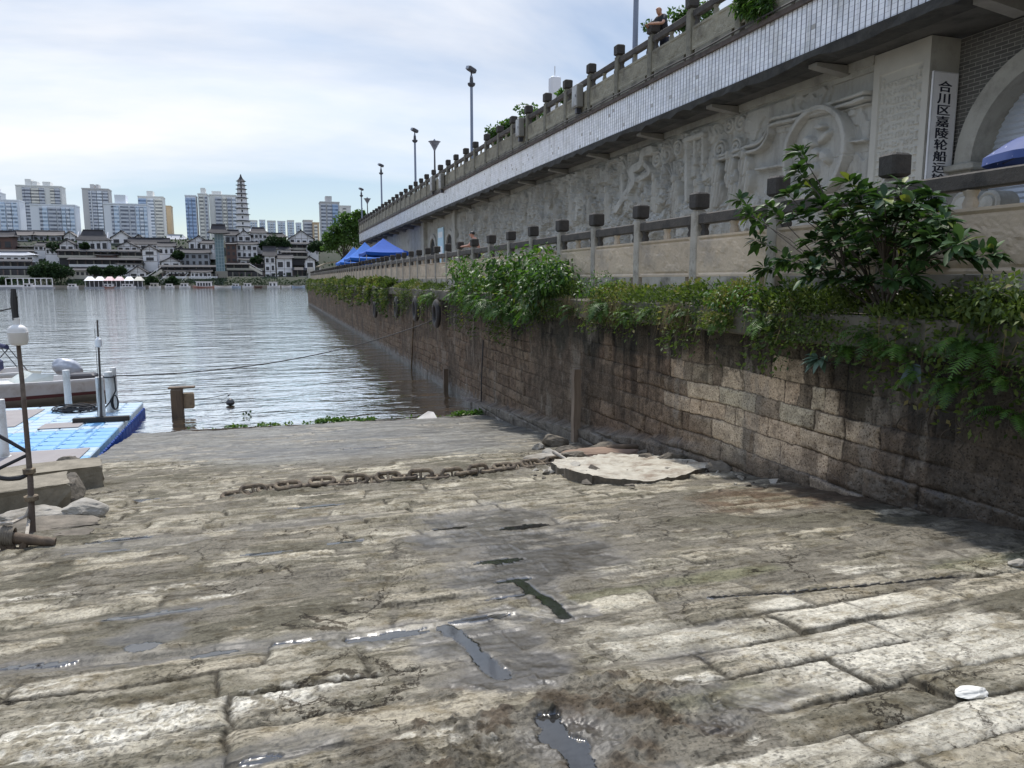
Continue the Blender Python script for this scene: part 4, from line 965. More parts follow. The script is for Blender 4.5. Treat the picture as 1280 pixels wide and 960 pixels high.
# --- left of the big hall
house(-20, 16, 288, 296, 312, 512, 'long', F_RED, wins=3, label='red brown timber house at the left edge of the far bank')
house(16, 39, 288, 294, 308, 545, 'long', F_GREY, F_ROOF2, wins=3, floors=2, label='grey house with brown roof, leftmost of the row below the white towers', gable_beams=False)
house(40, 78, 288, 294, 308, 548, 'long', F_GREY, F_ROOF2, wins=5, floors=2, label='long grey house with brown roof in the middle of the row below the white towers', gable_beams=False)
house(79, 95, 289, 295, 306, 546, 'front', F_WHITE, F_ROOF2, wins=2, label='small white gabled house beside the great hall')
gallery(-20, 42, 314, 320, 500, 'dark low gallery roof above the white terrace at far left', 9)
gallery(-20, 58, 308, 312, 520, 'upper gallery with white parapet below the grey row of houses', 10)
house(-12, 42, 315, 319, 327, 486, 'hip', F_WHITE, F_GREY, wins=6, label='white flat terrace house above the brown arcade', gable_beams=False)
gallery(-14, 40, 327, 335, 478, 'pale brown upper arcade at the left with a yellow awning', 6, F_GREY)
gallery(-14, 40, 337, 347, 472, 'pale stone lower arcade at the left edge by the water', 6, F_CREAM, roof=False)
# --- the great hall and its neighbours
house(95, 135, 287, 300, 313, 505, 'hip', F_WHITE, wins=5, label='great hall with a tall dark hipped roof on white walls')
house(74, 93, 299, 305, 314, 500, 'front', F_WHITE, wins=2, label='white half timbered gable left of the great hall')
house(138, 165, 288, 297, 305, 540, 'front', F_WHITE, wins=2, label='plain white gable wall behind the great hall', gable_beams=False)
gallery(72, 178, 314, 322, 494, 'long dark eave gallery running under the great hall', 12)
gallery(86, 178, 325, 333, 486, 'white colonnade below the great hall with pale balustrade', 9, F_WHITE)
house(146, 172, 301, 308, 314, 505, 'front', F_WHITE, wins=3, label='wide low half timbered gable right of the great hall')
house(160, 210, 297, 305, 312, 520, 'long', F_WHITE, wins=4, label='long dark roofed house stepping down beside the great hall')
house(177, 197, 306, 312, 327, 492, 'front', F_WHITE, wins=1, floors=2, label='tall narrow half timbered house with a pale ground floor and deep porch')
house(161, 183, 332, 340, 346, 476, 'front', F_WHITE, wins=2, label='low white gable boathouse with a blue banner')
house(201, 226, 321, 327, 335, 488, 'front', F_WHITE, wins=2, label='dark roofed house with a small white arched gable')
house(205, 232, 293, 299, 308, 560, 'hip', F_CREAM, F_GREY, wins=4, label='pale villa with a grey hipped roof on the hill')
house(216, 236, 308, 313, 324, 510, 'front', F_GREY, wins=2, label='pale grey gabled pavilion left of the glass lift', gable_beams=False)
house(235, 262, 294, 302, 312, 515, 'front', F_WHITE, wins=3, label='white house with dark gable just left of the glass lift tower')
house(222, 262, 311, 316, 332, 500, 'long', F_GREY, wins=5, floors=2, label='dark two storey house with glazed front beside the glass lift')
gallery(200, 272, 334, 341, 480, 'long dark gallery left of the glass lift with pale balustrade', 8, F_STONE)
gallery(203, 272, 342, 347, 474, 'low white balustrade terrace near the landing steps', 10, F_WHITE, roof=False)
# --- right of the glass lift
house(281, 301, 287, 294, 304, 528, 'hip', F_GREY, wins=3, label='dark hipped house just right of the glass lift roof')
house(296, 314, 287, 294, 302, 515, 'front', F_WHITE, wins=2, label='small half timbered gable under the pagoda')
house(312, 334, 284, 291, 306, 518, 'hip', F_WHITE, wins=4, floors=2, label='white stepped house with dark roof right of the pagoda')
house(295, 322, 302, 305, 322, 505, 'long', F_WHITE, wins=4, floors=2, label='white two storey house with dark windows below the pagoda')
house(282, 296, 303, 305, 328, 500, 'long', F_RED, wins=2, floors=3, label='tall red brown timber house right of the glass lift')
house(330, 358, 291, 296, 300, 540, 'hip', F_RED, wins=4, label='long low dark roof above the round green tree')
gallery(283, 330, 331, 337, 490, 'cream balcony gallery between the glass lift and the white villa', 5)
gallery(283, 330, 340, 348, 480, 'stone pillared ground floor hall between the glass lift and the white villa', 6, F_CREAM, roof=False)
house(330, 345, 308, 320, 349, 484, 'long', F_WHITE, wins=2, floors=3, label='tall white house with a steep dark roof, left half of the white villa')
house(345, 366, 318, 323, 349, 485, 'long', F_WHITE, wins=2, floors=2, label='broad white house wing with square windows, right half of the white villa')
house(361, 392, 287, 298, 305, 528, 'front', F_WHITE, wins=4, label='large half timbered gable house left of the promenade trees')
gallery(350, 392, 305, 312, 515, 'pale open gallery under the large half timbered gable', 6)
house(383, 398, 302, 306, 315, 505, 'front', F_WHITE, wins=2, label='small gable below the large half timbered house')
gallery(352, 384, 316, 322, 500, 'tiled eave gallery with pale shopfronts behind the white villa', 5)
house(381, 394, 320, 325, 338, 484, 'front', F_WHITE, wins=1, label='small white gabled cottage at the end of the quay')
gallery(366, 384, 338, 348, 482, 'dark open hall beside the small white gabled cottage', 3)
# --- houses squeezed in between
house(42, 60, 303, 307, 313, 514, 'hip', F_WHITE, wins=3, label='low dark hipped house below the long grey house')
house(56, 74, 306, 310, 318, 503, 'long', F_WHITE, wins=3, label='low white house between the dark tree and the half timbered gable')
house(166, 180, 293, 298, 303, 535, 'front', F_WHITE, wins=2, label='small white gable peeping above the long stepped roof')
house(197, 218, 303, 308, 318, 508, 'long', F_WHITE, wins=3, floors=1, label='dark roofed house right of the tall narrow half timbered house')
house(186, 206, 298, 302, 308, 530, 'hip', F_CREAM, wins=3, label='cream house with a dark hip above the tall narrow house')
house(250, 268, 300, 304, 312, 508, 'hip', F_WHITE, wins=2, label='dark hipped pavilion touching the left side of the glass lift')
house(308, 332, 299, 303, 309, 526, 'long', F_WHITE, wins=4, label='long dark roof behind the white two storey house')
house(300, 328, 322, 325, 331, 495, 'long', F_WHITE, wins=4, label='low dark roofed shop row above the cream balcony gallery')
house(346, 364, 307, 312, 318, 505, 'hip', F_WHITE, wins=3, label='dark hipped house right behind the tall white house')
house(120, 146, 316, 319, 325, 491, 'long', F_RED, wins=5, label='dark brown shop row under the long eave gallery')
house(146, 176, 327, 330, 334, 483, 'long', F_WHITE, wins=5, label='low white shop row beside the boathouse with the blue banner')
house(88, 112, 335, 338, 345, 474, 'long', F_CREAM, wins=4, label='pale landing house behind the left end of the floating restaurant')
house(207, 236, 336, 339, 344, 476, 'long', F_WHITE, wins=6, label='long low tea house above the landing steps')
house(238, 264, 337, 340, 346, 474, 'long', F_WHITE, wins=5, label='low white house just left of the lift tower base')
house(-8, 16, 300, 304, 309, 525, 'hip', F_WHITE, wins=3, label='low dark hipped house under the red brown timber house')
# --- glass lift tower
X0, X1, zb, zt = px_rect(268, 281, 292, 339, 476)
lt = thing('lift_tower', 'blue green glass lift tower with pavilion roof on a stone base', 'tower', ((X0+X1)/2, 476, 2))
MB().bb(X0, X1, 476, 476+X1-X0, zb, zt).build('glass_shaft', F_GLASS, lt)
z0 = on_y(270, 351, 476)[2]; MB().bb(X0-.6, X1+1.2, 475.2, 486, z0-3, zb).build('stone_base', F_STONE, lt)
mb = MB()
for i in range(4):
    x = X0+(X1-X0)*i/3; mb.bb(x-.12, x+.12, 475.8, 475.97, zb+.1, zt)
for k in range(12): z = zb+(zt-zb)*k/11; mb.bb(X0-.1, X1+.1, 475.75, 475.96, z-.1, z+.1)
mb.build('frame', pm('pale steel frame', (.3, .38, .4), rough=.5), lt)
mb = MB(); roof_mesh(mb, X0-2.5, X1+2.5, 474, 478+X1-X0, zt+.2, zt+5.2, 'hip'); mb.build('roof', F_ROOF, lt)
# --- pagoda
F_EAVE = pm('grey pagoda eave', (.11, .11, .115), (.08, .08, .085), .3, .85)
cx = on_y(304.3, 290, 560); pg = thing('pagoda', 'slender white pagoda with ten dark eaves and a pointed spire', 'pagoda', (cx[0], 560, 20))
tiers = [290, 283, 275.6, 267.5, 260, 254, 247, 241.6, 236, 231, 226]; Yp = 560
zs = [on_y(304, t, Yp)[2] for t in tiers]
for k in range(10):
    r0 = (9.0-k*.5)*.31*1.72; r1 = r0-.12
    mb = MB(); mb.lathe([(r0, zs[k]), (r1, zs[k+1]-.3)], (cx[0], Yp, 0), 8); mb.build('storey', F_WHITE, pg)
    mb = MB(); mb.lathe([(r1*.9, zs[k+1]-.75), (r1+1.05, zs[k+1]-.5), (r1+1.15, zs[k+1]-.3), (r1*.8, zs[k+1]+.25)], (cx[0], Yp, 0), 8); mb.build('eave', F_EAVE, pg)
    mb = MB(); zmid = (zs[k]+zs[k+1])/2
    mb.bb(cx[0]-.45, cx[0]+.45, Yp-r0-.05, Yp-r0+.8, zmid-1.1, zmid+.5); mb.build('window', F_DARK, pg)
zt = on_y(304, 218, Yp)[2]; mb = MB(); mb.lathe([(2.9, zs[10]-.2), (1.5, zs[10]+1.2), (.7, zs[10]+2.6), (.5, zs[10]+3.4), (.25, zt)], (cx[0], Yp, 0), 8); mb.build('spire', F_ROOF, pg)
# --- towers
def facade(name, c1, c2, floor=3.1, mull=0.0, rough=.6):
    m, nt, b = nm(name); L = nt.links
    g = N(nt, 'ShaderNodeNewGeometry'); s_ = N(nt, 'ShaderNodeSeparateXYZ'); L.new(g.outputs['Position'], s_.inputs[0])
    f = math_n(nt, 'FRACT', math_n(nt, 'DIVIDE', s_.outputs[2], floor))
    r = ramp_node(nt, f, [(.0, (0, 0, 0)), (.42, (0, 0, 0)), (.46, (1, 1, 1)), (.94, (1, 1, 1)), (.98, (0, 0, 0))])
    fl = math_n(nt, 'FLOOR', math_n(nt, 'DIVIDE', s_.outputs[2], floor))
    xx = math_n(nt, 'FLOOR', math_n(nt, 'DIVIDE', s_.outputs[0], 2.2))
    cb = N(nt, 'ShaderNodeCombineXYZ'); L.new(fl, cb.inputs[0]); L.new(xx, cb.inputs[1])
    wn = N(nt, 'ShaderNodeTexWhiteNoise'); L.new(cb.outputs[0], wn.inputs['Vector'])
    win = mixc(nt, wn.outputs['Value'], tuple(v*.6 for v in c2), tuple(v*1.35 for v in c2))
    L.new(mixc(nt, r.outputs[0], c1, win), b.inputs['Base Color']); b.inputs['Roughness'].default_value = rough
    return m
T_WHITE = pm('pale tower wall', (.78, .80, .83), (.73, .75, .78), .05, .8); T_CREAM = pm('cream tower wall', (.77, .765, .73), (.71, .705, .67), .05, .8)
T_GREY = pm('grey tower wall', (.56, .55, .54), (.51, .50, .49), .05, .8); T_ORANGE = pm('ochre tower wall', (.60, .46, .30), (.56, .43, .28), .05, .8)
T_BLUE = facade('blue glass bays', (.42, .53, .70), (.20, .29, .45)); T_BAY = facade('balcony bays', (.80, .83, .87), (.28, .32, .38)); T_BAYD = facade('dark window bays', (.58, .60, .64), (.20, .22, .27)); T_BAYC = facade('cream balcony bays', (.80, .77, .69), (.30, .30, .29))
T_BAYL = facade('pale blue bays', (.70, .78, .87), (.38, .47, .58))
def tower(x0, x1, yt, yb, Y, wall, bays, label, pent=(), deep=16, group='high-rise blocks on the skyline'):
    """bays: [(from, to, material, proud)] in fractions of the front"""
    X0, X1, zb, zt = px_rect(x0, x1, yt, yb, Y)
    root = thing('apartment_tower', label, 'high-rise', ((X0+X1)/2, Y, zb), group)
    MB().bb(X0, X1, Y, Y+deep, 0, zt).build('wall', wall, root)
    for (a, b_, mt, pr) in bays:
        MB().bb(X0+(X1-X0)*a, X0+(X1-X0)*b_, Y-pr, Y-.01, 4, zt-1.2-3*pr*.1).build('window_bay', mt, root)
    mb = MB(); mb.bb(X0-.25, X1+.25, Y-.4, Y+deep+.3, zt+.01, zt+1.0); mb.build('parapet', wall, root)
    for (a, b_, h) in pent: MB().bb(X0+(X1-X0)*a, X0+(X1-X0)*b_, Y+2, Y+deep-3, zt+.9, zt+h).build('roof_house', wall, root)
    return root
SB = .8
tower(-14, 6, 241, 300, 900, T_WHITE, [(.1, .5, T_BAYL, 1), (.6, .95, T_BAY, .8)], 'pale tower cut by the left edge, behind the blue white block', [(.3, .7, 5)])
tower(-24, 28, 250, 300, 720, T_WHITE, [(.02, .18, T_BAYL, 1), (.25, .42, T_BAY, 1.3), (.48, .62, T_BAYL, 1), (.66, .78, T_BAY, 1.4), (.80, .93, T_BAYL, 1)], 'blue white block at the left edge of the skyline')
tower(19, 82, 232, 300, 860, T_CREAM, [(.14, .19, T_BAYD, 1), (.20, .32, T_BAYD, 1.6), (.33, .50, T_BAYC, 1), (.51, .62, T_BAYD, 1.5), (.75, .84, T_BAYC, 1), (.85, .96, T_BAYD, 1.4)], 'tall cream tower behind two lower white blocks, with grey bays', [(.2, .33, 7), (.34, .46, 5), (.58, .75, 5)])
tower(37, 97, 256, 300, 700, T_WHITE, [(.2, .27, T_BAYD, .5), (.27, .38, T_BAYL, 1.2), (.40, .57, T_BAYD, .9), (.60, .68, T_BAYD, .9), (.70, .78, T_BAYL, 1.2), (.80, .87, T_BAY, 1.2), (.88, .97, T_BAYL, 1)], 'broad white block with blue bays standing before the tall cream tower')
tower(102, 140, 236, 300, 840, T_GREY, [(.24, .31, T_BAYD, .8), (.33, .36, T_WHITE, 2), (.37, .54, T_BAYD, 1.4), (.56, .74, T_BAY, 1), (.78, .97, T_BAYD, 1.3)], 'tall grey tower with a blank left side', [(.3, .45, 5), (.52, .62, 5)])
tower(129, 187, 255, 300, 690, T_WHITE, [(.17, .22, T_BAYD, .5), (.23, .34, T_BAYL, 1.1), (.38, .56, T_BAYD, .9), (.60, .70, T_BAYD, .9), (.73, .80, T_BAYL, 1.2), (.82, .90, T_BAY, 1.2), (.91, .98, T_BAYL, 1)], 'broad white block with blue bays right of the grey tower', [(.25, .5, 8)])
tower(172, 207, 246, 300, 800, T_CREAM, [(.02, .32, T_BLUE, 1.0), (.38, .62, T_BAY, 1.2), (.68, .95, T_BAYC, 1)], 'cream tower with a blue bay right of the broad white block', [(.35, .6, 6)])
tower(203, 216, 258, 300, 830, T_ORANGE, [(.1, .4, T_BAYC, .8)], 'narrow ochre tower at the edge of the white blocks')
tower(231, 248, 245, 305, 720, T_WHITE, [(.02, .25, T_BLUE, .8), (.30, .58, T_BLUE, 1.4), (.64, .95, T_BLUE, 1.0)], 'tower faced with deep blue glass left of the pagoda')
tower(247, 262, 243, 300, 722, T_CREAM, [(.15, .55, T_BAYC, .8), (.75, .97, T_BAYD, 1.2)], 'cream tower joined to the deep blue glass tower', [(.3, .8, 6)])
tower(261, 298, 244, 300, 735, T_CREAM, [(.22, .45, T_BAYD, .9), (.5, .62, T_BAYC, 1.3), (.66, .80, T_BAYD, 1), (.84, .97, T_BAY, 1)], 'wide cream slab tower immediately left of the pagoda', [(.1, .45, 4)])
tower(400, 426, 253, 310, 700, T_GREY, [(.04, .28, T_BAYD, .6), (.36, .58, T_BAYD, 1.2), (.62, .92, T_BLUE, .9)], 'grey tower with blue bays behind the quayside tree', [(.3, .62, 6)])
tower(424, 440, 258, 310, 720, T_CREAM, [(.3, .6, T_BAYC, .8)], 'cream tower half hidden by the quayside tree')
tower(379, 392, 276, 310, 760, T_GREY, [(.1, .9, T_BAYD, .6)], 'low grey block beside the ochre one near the right end')
tower(391, 400, 279, 310, 750, T_ORANGE, [(.2, .7, T_BAYC, .6)], 'low ochre block near the right end of the skyline')
xx = 312
for i, (w_, t_) in enumerate([(12, 276), (10, 275.5), (13, 276.5), (12, 277), (11, 276), (9, 279), (9, 281)]):
    tower(xx, xx+w_-1.5, t_, 300, 980+i*8, T_WHITE if i % 2 else T_CREAM, [(.1, .3, T_BAYL, .8), (.4, .6, T_BAY, .8), (.7, .92, T_BAYL, .8)], 'pale distant tower in the faint row between the pagoda and the grey tower', group='faint row of towers right of the pagoda', deep=20)
    xx += w_
# slim white mast tower seen over the walkway
p = on_x(688, 120, 60); q = on_y(693.5, 97, p[1]); z1 = on_y(693, 96, p[1])[2]; hw = (on_y(700, 100, p[1])[0]-on_y(688, 100, p[1])[0])/2
mt = thing('slim_tower', 'slim white tower with a mast peeking over the walkway balustrade', 'tower', (q[0], p[1], 0))
mb = MB(); mb.cham((q[0], p[1], z1/2), (hw*2, hw*2, z1), .3); mb.build('shaft', T_WHITE, mt)
mb = MB(); mb.tube([(q[0], p[1], z1), (q[0], p[1], z1+2.2)], .09, 6); mb.build('mast', T_GREY, mt)

# --- waterfront: embankment, boats, floating restaurant, trees
mb = MB(); mb.bb(-700, 330, 454.5, 456, -1, 1.6); o = mb.build('embankment', F_STONE); meta(o, 'low stone embankment along the far waterline', 'embankment', kind='structure')
def boat_far(px, w_px, h_px, Y, hull, top, label, cabin=True):
    a = on_y(px, 358, Y); b_ = on_y(px+w_px, 358, Y); X0, X1 = a[0], b_[0]; hh = h_px*.55
    root = thing('moored_boat', label, 'boat', ((X0+X1)/2, Y, 0), 'boats moored along the far bank')
    n = 9; vs = []
    for i in range(n):
        t = i/(n-1); x = X0+(X1-X0)*t; wd = 1.5*(1-(2*t-1)**4*.85); sh = .9+.5*(2*t-1)**2
        vs += [(x, Y-wd, sh), (x, Y-wd*.7, -.3), (x, Y+wd*.7, -.3), (x, Y+wd, sh)]
    fs = []
    for i in range(n-1):
        for k in range(4): j = (k+1) % 4; fs.append((i*4+k, i*4+j, i*4+4+j, i*4+4+k))
    fs += [(0, 1, 2, 3), (n*4-1, n*4-2, n*4-3, n*4-4)]
    mb = MB(); mb.add(vs, fs); mb.build('hull', hull, root)
    if cabin:
        L_ = X1-X0; mb = MB(); mb.bb(X0+L_*.15, X0+L_*.8, Y-1.0, Y+1.0, .95, .95+hh*.6); c_ = mb.build('cabin', top, root)
        mb = MB()
        for k in range(max(2, int(L_/2.5))): x = X0+L_*(.2+.58*k/max(2, int(L_/2.5))); mb.bb(x, x+1.0, Y-1.06, Y-1.003, 1.2, .95+hh*.45)
        mb.build('window_band', F_DARK, root)
        mb = MB(); mb.bb(X0+L_*.12, X0+L_*.83, Y-1.2, Y+1.2, .96+hh*.6, 1.15+hh*.6); mb.build('roof', F_WHITE, root)
    return root
F_BR = pm('faded red hull', (.35, .12, .09), (.45, .3, .25), .4, .6); F_BB = pm('pale blue hull', (.35, .45, .6), (.45, .52, .62), .4, .6)
boat_far(241, 30, 8, 452, F_BR, F_WHITE, 'long red and white ferry moored below the glass lift')
boat_far(268, 22, 4, 449, F_WHITE, F_CREAM, 'open cream boat beside the long red and white ferry', False)
boat_far(289, 12, 4, 450, F_BB, F_WHITE, 'small pale blue cabin boat in the middle of the moorings')
boat_far(303, 14, 5, 451, F_WHITE, F_WHITE, 'white cabin boat right of the pale blue one')
boat_far(318, 10, 3, 450, F_RED, F_WHITE, 'low brown skiff moored between two white boats', False)
boat_far(334, 16, 7, 451, F_WHITE, F_WHITE, 'white motor cruiser in front of the white villa')
boat_far(352, 12, 4, 450, F_WHITE, F_BB, 'low white boat right of the motor cruiser', False)
boat_far(365, 16, 3, 450, F_BB, F_WHITE, 'long low blue boat near the end of the quay', False)
boat_far(128, 18, 4, 448, F_BR, F_WHITE, 'small red and white boat before the floating restaurant')
boat_far(28, 16, 5, 446, F_WHITE, F_WHITE, 'white cabin launch moored at the white framed jetty')
boat_far(84, 14, 4, 447, F_WHITE, F_WHITE, 'white launch moored between the jetty and the floating restaurant')
boat_far(150, 20, 4, 446, F_WHITE, F_WHITE, 'long white tour boat before the right half of the floating restaurant')
boat_far(186, 15, 5, 449, F_WHITE, F_CREAM, 'cream roofed boat right of the floating restaurant')
boat_far(206, 12, 4, 450, F_WHITE, F_WHITE, 'small white boat below the grey landing steps')
boat_far(224, 14, 5, 451, F_WHITE, F_WHITE, 'white boat moored just left of the ferry')
# floating restaurant with pale tent roofs
X0, X1, zb, zt = px_rect(107, 181, 345, 357, 452)
fr = thing('floating_restaurant', 'floating restaurant with pale pink and white tent roofs', 'restaurant boat', ((X0+X1)/2, 452, 0))
MB().bb(X0, X1, 447, 455, -.3, .9).build('pontoon', F_GREY, fr)
mb = MB(); mb.bb(X0+1, X1-1, 449, 454, .9, zb+2.6); mb.build('dark_hall', F_DARK, fr)
for i in range(14): x = X0+.5+(X1-X0-1)*i/13; MB().bb(x-.12, x+.12, 447.3, 447.55, .9, zb+2.7).build('post', F_WHITE, fr)
ms = [F_WHITE, F_WHITE, pm('pale pink tarpaulin', (.62, .42, .42), (.55, .38, .38), .5), pm('pale pink tarpaulin', (.66, .5, .5), rough=.8), F_WHITE, F_CREAM]
for i in range(6):
    xa = X0+(X1-X0)*i/6; xb = X0+(X1-X0)*(i+1)/6-.2; mb = MB(); ze_ = zb+2.7; h = 2.2
    mb.add([(xa, 446.8, ze_), (xb, 446.8, ze_), (xb, 455, ze_), (xa, 455, ze_), (xa+1.2, 451, ze_+h), (xb-1.2, 451, ze_+h)], [(0, 1, 5, 4), (1, 2, 5), (2, 3, 4, 5), (3, 0, 4), (0, 3, 2, 1)])
    mb.build('tent_roof', ms[i], fr)
# white jetty frames at far left
X0, X1, zb, zt = px_rect(8, 67, 346, 358, 450)
jt = thing('jetty', 'white framed jetty with railings at the far left waterline', 'jetty', ((X0+X1)/2, 450, 0))
MB().bb(X0-20, X1, 448, 453, -.3, .8).build('deck', F_GREY, jt)
for i in range(9): x = X0+(X1-X0)*i/8; MB().bb(x-.2, x+.2, 448.1, 448.5, .8, 5.2).build('post', F_WHITE, jt)
MB().bb(X0, X1, 448, 448.6, 5.2, 5.6).build('beam', F_WHITE, jt); MB().bb(X0-20, X1, 447.9, 448.05, .801, 1.9).build('railing', F_WHITE, jt)
# stairs down to the water
for x0, y0, x1, y1, lab in [(184, 348, 203, 336, 'pale straight stairway climbing from the landing to the right'), (80, 339, 92, 346, 'thin pale stair flight below the great hall'), (196, 357, 212, 344, 'grey landing steps beside the floating restaurant'), (224, 357, 236, 344, 'grey landing steps left of the ferry'), (312, 332, 328, 341, 'pale covered stair beside the white villa')]:
    a = on_y(x0, y0, 470); b_ = on_y(x1, y1, 472); st = thing('stairway', lab, 'stairs', ((a[0]+b_[0])/2, 470, min(a[2], b_[2])), 'stairways on the far bank')
    mb = MB(); n = 12
    for k in range(n): t = k/n; x = a[0]+(b_[0]-a[0])*t; z = a[2]+(b_[2]-a[2])*t; mb.bb(min(x, x+(b_[0]-a[0])/n), max(x, x+(b_[0]-a[0])/n), 467, 471, z-1.6, z)
    mb.build('steps', F_CREAM, st)
    mb = MB(); mb.tube([(a[0], 466.9, a[2]+1.0), (b_[0], 466.9, b_[2]+1.0)], .14, 4); mb.build('handrail', F_WHITE, st)
# ------------------------------------------------------------------ things on and beside the ramp
RUST = pm('rusty muddy iron', (.25, .195, .128), (.13, .098, .065), 9, .9, .7, 30, stain=(.05, .038, .03), stain_scale=6)
def link_mesh(rot_flat):
    """one stadium-shaped chain link lying along x"""
    mb = MB(); a, r, br_ = .112, .075, .036; pts = []
    for k in range(24):
        t = 2*math.pi*k/24; cx_ = a if math.cos(t) >= 0 else -a; pts.append((cx_+r*math.cos(t), r*math.sin(t)))
    vs = []; n = 8
    for i, (x, y) in enumerate(pts):
        x2, y2 = pts[(i+1) % 24]; x0, y0 = pts[i-1]; t = Vector((x2-x0, y2-y0, 0)).normalized(); nr = Vector((-t.y, t.x, 0))
        for k in range(n):
            an = 2*math.pi*k/n; q = Vector((x, y, 0))+(nr*math.cos(an)+Vector((0, 0, 1))*math.sin(an))*br_; vs.append(q)
    fs = [(i*n+k, ((i+1) % 24)*n+k, ((i+1) % 24)*n+(k+1) % n, i*n+(k+1) % n) for i in range(24) for k in range(n)]
    mb.add(vs, fs); mb.tube([(0, -r, 0), (0, r, 0)], .024, 6); return mb
cp = [on_ramp(*q) for q in [(283, 621), (340, 614), (400, 608), (450, 606), (500, 602), (560, 599), (620, 590), (660, 586), (714, 579)]]
cp = [np.array([p[0], p[1], ramp_z(p[1])]) for p in cp]
chain = thing('anchor_chain', 'heavy rusty anchor chain lying across the ramp', 'chain', tuple(cp[4]))
dist = np.concatenate([[0], np.cumsum([np.linalg.norm(b_-a) for a, b_ in zip(cp[:-1], cp[1:])])])
proto_l = link_mesh(0).build('link', RUST, None, smooth=True, local=True)
pitch = .265; nl = int(dist[-1]/pitch)
for i in range(nl):
    s0 = i*pitch; g = lambda s: np.array([np.interp(s, dist, [c[k] for c in cp]) for k in range(3)])
    a, b_ = g(s0), g(min(s0+pitch, dist[-1])); d = Vector(b_-a).normalized(); mid = (a+b_)/2
    roll = R_(10 if i % 2 == 0 else 48)+rng.uniform(-.5, .5)
    M = Matrix((d, Vector((0, 0, 1)).cross(d).normalized(), d.cross(Vector((0, 0, 1)).cross(d).normalized()))).transposed()
    c = proto_l.copy(); link(c); c.parent = chain
    c.rotation_euler = (M @ Matrix.Rotation(roll, 3, 'X')).to_euler()
    c.location = Vector(mid)+Vector((0, rng.uniform(-.035, .035), (.055 if i % 2 == 0 else .085)+rng.uniform(-.02, .015)-.03*max(0, 1-i/7)))-chain.location
bpy.data.objects.remove(proto_l)
# broken concrete slab and rocks
SLAB_M = pm('broken pale concrete', (.46, .43, .35), (.34, .305, .24), 5, .9, .9, 14, stain=(.20, .155, .11), stain_scale=2.2)
def rough_poly(pts, n=6, amp=.05, seed=0):
    r_ = np.random.default_rng(seed); o = []
    for i in range(len(pts)):
        a = np.array(pts[i]); b_ = np.array(pts[(i+1) % len(pts)])
        for t in np.linspace(0, 1, n, endpoint=False): o.append(tuple(a+(b_-a)*t+r_.normal(0, amp, 2)*(t > 0)))
    return o
from mathutils.geometry import delaunay_2d_cdt
def flat_slab(pts, th, seed, sub=9, amp=.05, tilt=lambda x, y: 0.0):
    """broken slab: ragged outline, uneven top, thickness th"""
    r_ = np.random.default_rng(seed); out_ = []
    for i in range(len(pts)):
        a = np.array(pts[i], float); b_ = np.array(pts[(i+1) % len(pts)], float); ts = np.sort(np.concatenate([[0], r_.uniform(0, 1, sub-1)])); nr = np.array([-(b_-a)[1], (b_-a)[0]])/np.linalg.norm(b_-a)
        for t in ts: q = a+(b_-a)*t; out_.append(q+nr*(float(fbm(np.array([q[0]*4+seed]), np.array([q[1]*4]), 4, seed, .6)[0])-.5)*amp*4*(t > 0))
    n = len(out_); P = [Vector(q) for q in out_]; xs_, ys_ = np.array(out_)[:, 0], np.array(out_)[:, 1]
    for x in np.arange(xs_.min(), xs_.max(), .055):
        for y in np.arange(ys_.min(), ys_.max(), .055):
            c = False
            for i in range(n):
                x1, y1 = out_[i]; x2, y2 = out_[i-1]
                if (y1 > y) != (y2 > y) and x < (x2-x1)*(y-y1)/(y2-y1)+x1: c = not c
            if c: P.append(Vector((x+r_.uniform(-.02, .02), y+r_.uniform(-.02, .02))))
    V, E_, F_, *_ = delaunay_2d_cdt(P, [(i, (i+1) % n) for i in range(n)], [], 1, 1e-5)
    mb = MB(); v2 = np.array([q[:] for q in V]); zt = fbm(v2[:, 0]*2, v2[:, 1]*2, 5, seed+4, .6)*.11+fbm(v2[:, 0]*11, v2[:, 1]*11, 3, seed+6)*.03
    zb = np.array([float(ramp_z(y)) for y in v2[:, 1]]); zg = zb*.7+.3*float(ramp_z(np.mean(ys_)))+np.array([tilt(x, y) for x, y in v2])
    mb.add([(x, y, g+th-.06+z) for (x, y), g, z in zip(v2, zg, zt)], F_)
    ed = {}
    for f in F_:
        for a, b_ in zip(f, list(f[1:])+[f[0]]): ed[(a, b_)] = 1
    bd = [(a, b_) for a, b_ in ed if (b_, a) not in ed]
    for a, b_ in bd:
        pa, pb = v2[a], v2[b_]; za, zb2 = zg[a]+th-.06+zt[a], zg[b_]+th-.06+zt[b_]
        mb.mat = 1
        mb.add([(*pa, za), (*pb, zb2), (*pb, zg[b_]-.15), (*pa, zg[a]-.15)], [(1, 0, 3, 2)])
    return mb
mb = flat_slab([(4.36, 11.3), (4.32, 10.4), (4.46, 9.86), (5.0, 9.45), (5.7, 9.55), (6.4, 9.95), (6.86, 10.25), (6.5, 11.2), (5.9, 12.2), (5.1, 12.0)], .085, 3, sub=14, amp=.07, tilt=lambda x, y: .05*max(0, 5.3-x))
ROCK_E = pm('shaded muddy edge', (.15, .125, .09), (.08, .068, .05), 9, .95, .9, 18)  # slab sides: mud tone with their shade put into the colour
o = mb.build('concrete_slab', [SLAB_M, ROCK_E], None); meta(o, 'large broken pale concrete slab lying flat at the foot of the quay wall', 'slab')
ROCK_M = pm('muddy rock', (.20, .17, .13), (.105, .09, .068), 6, .95, 1.0, 9, stain=(.07, .06, .045), rvar=.25)
ROCK_P = pm('pale rock', (.36, .335, .285), (.25, .225, .185), 7, .95, 1.0, 9, stain=(.13, .11, .08))
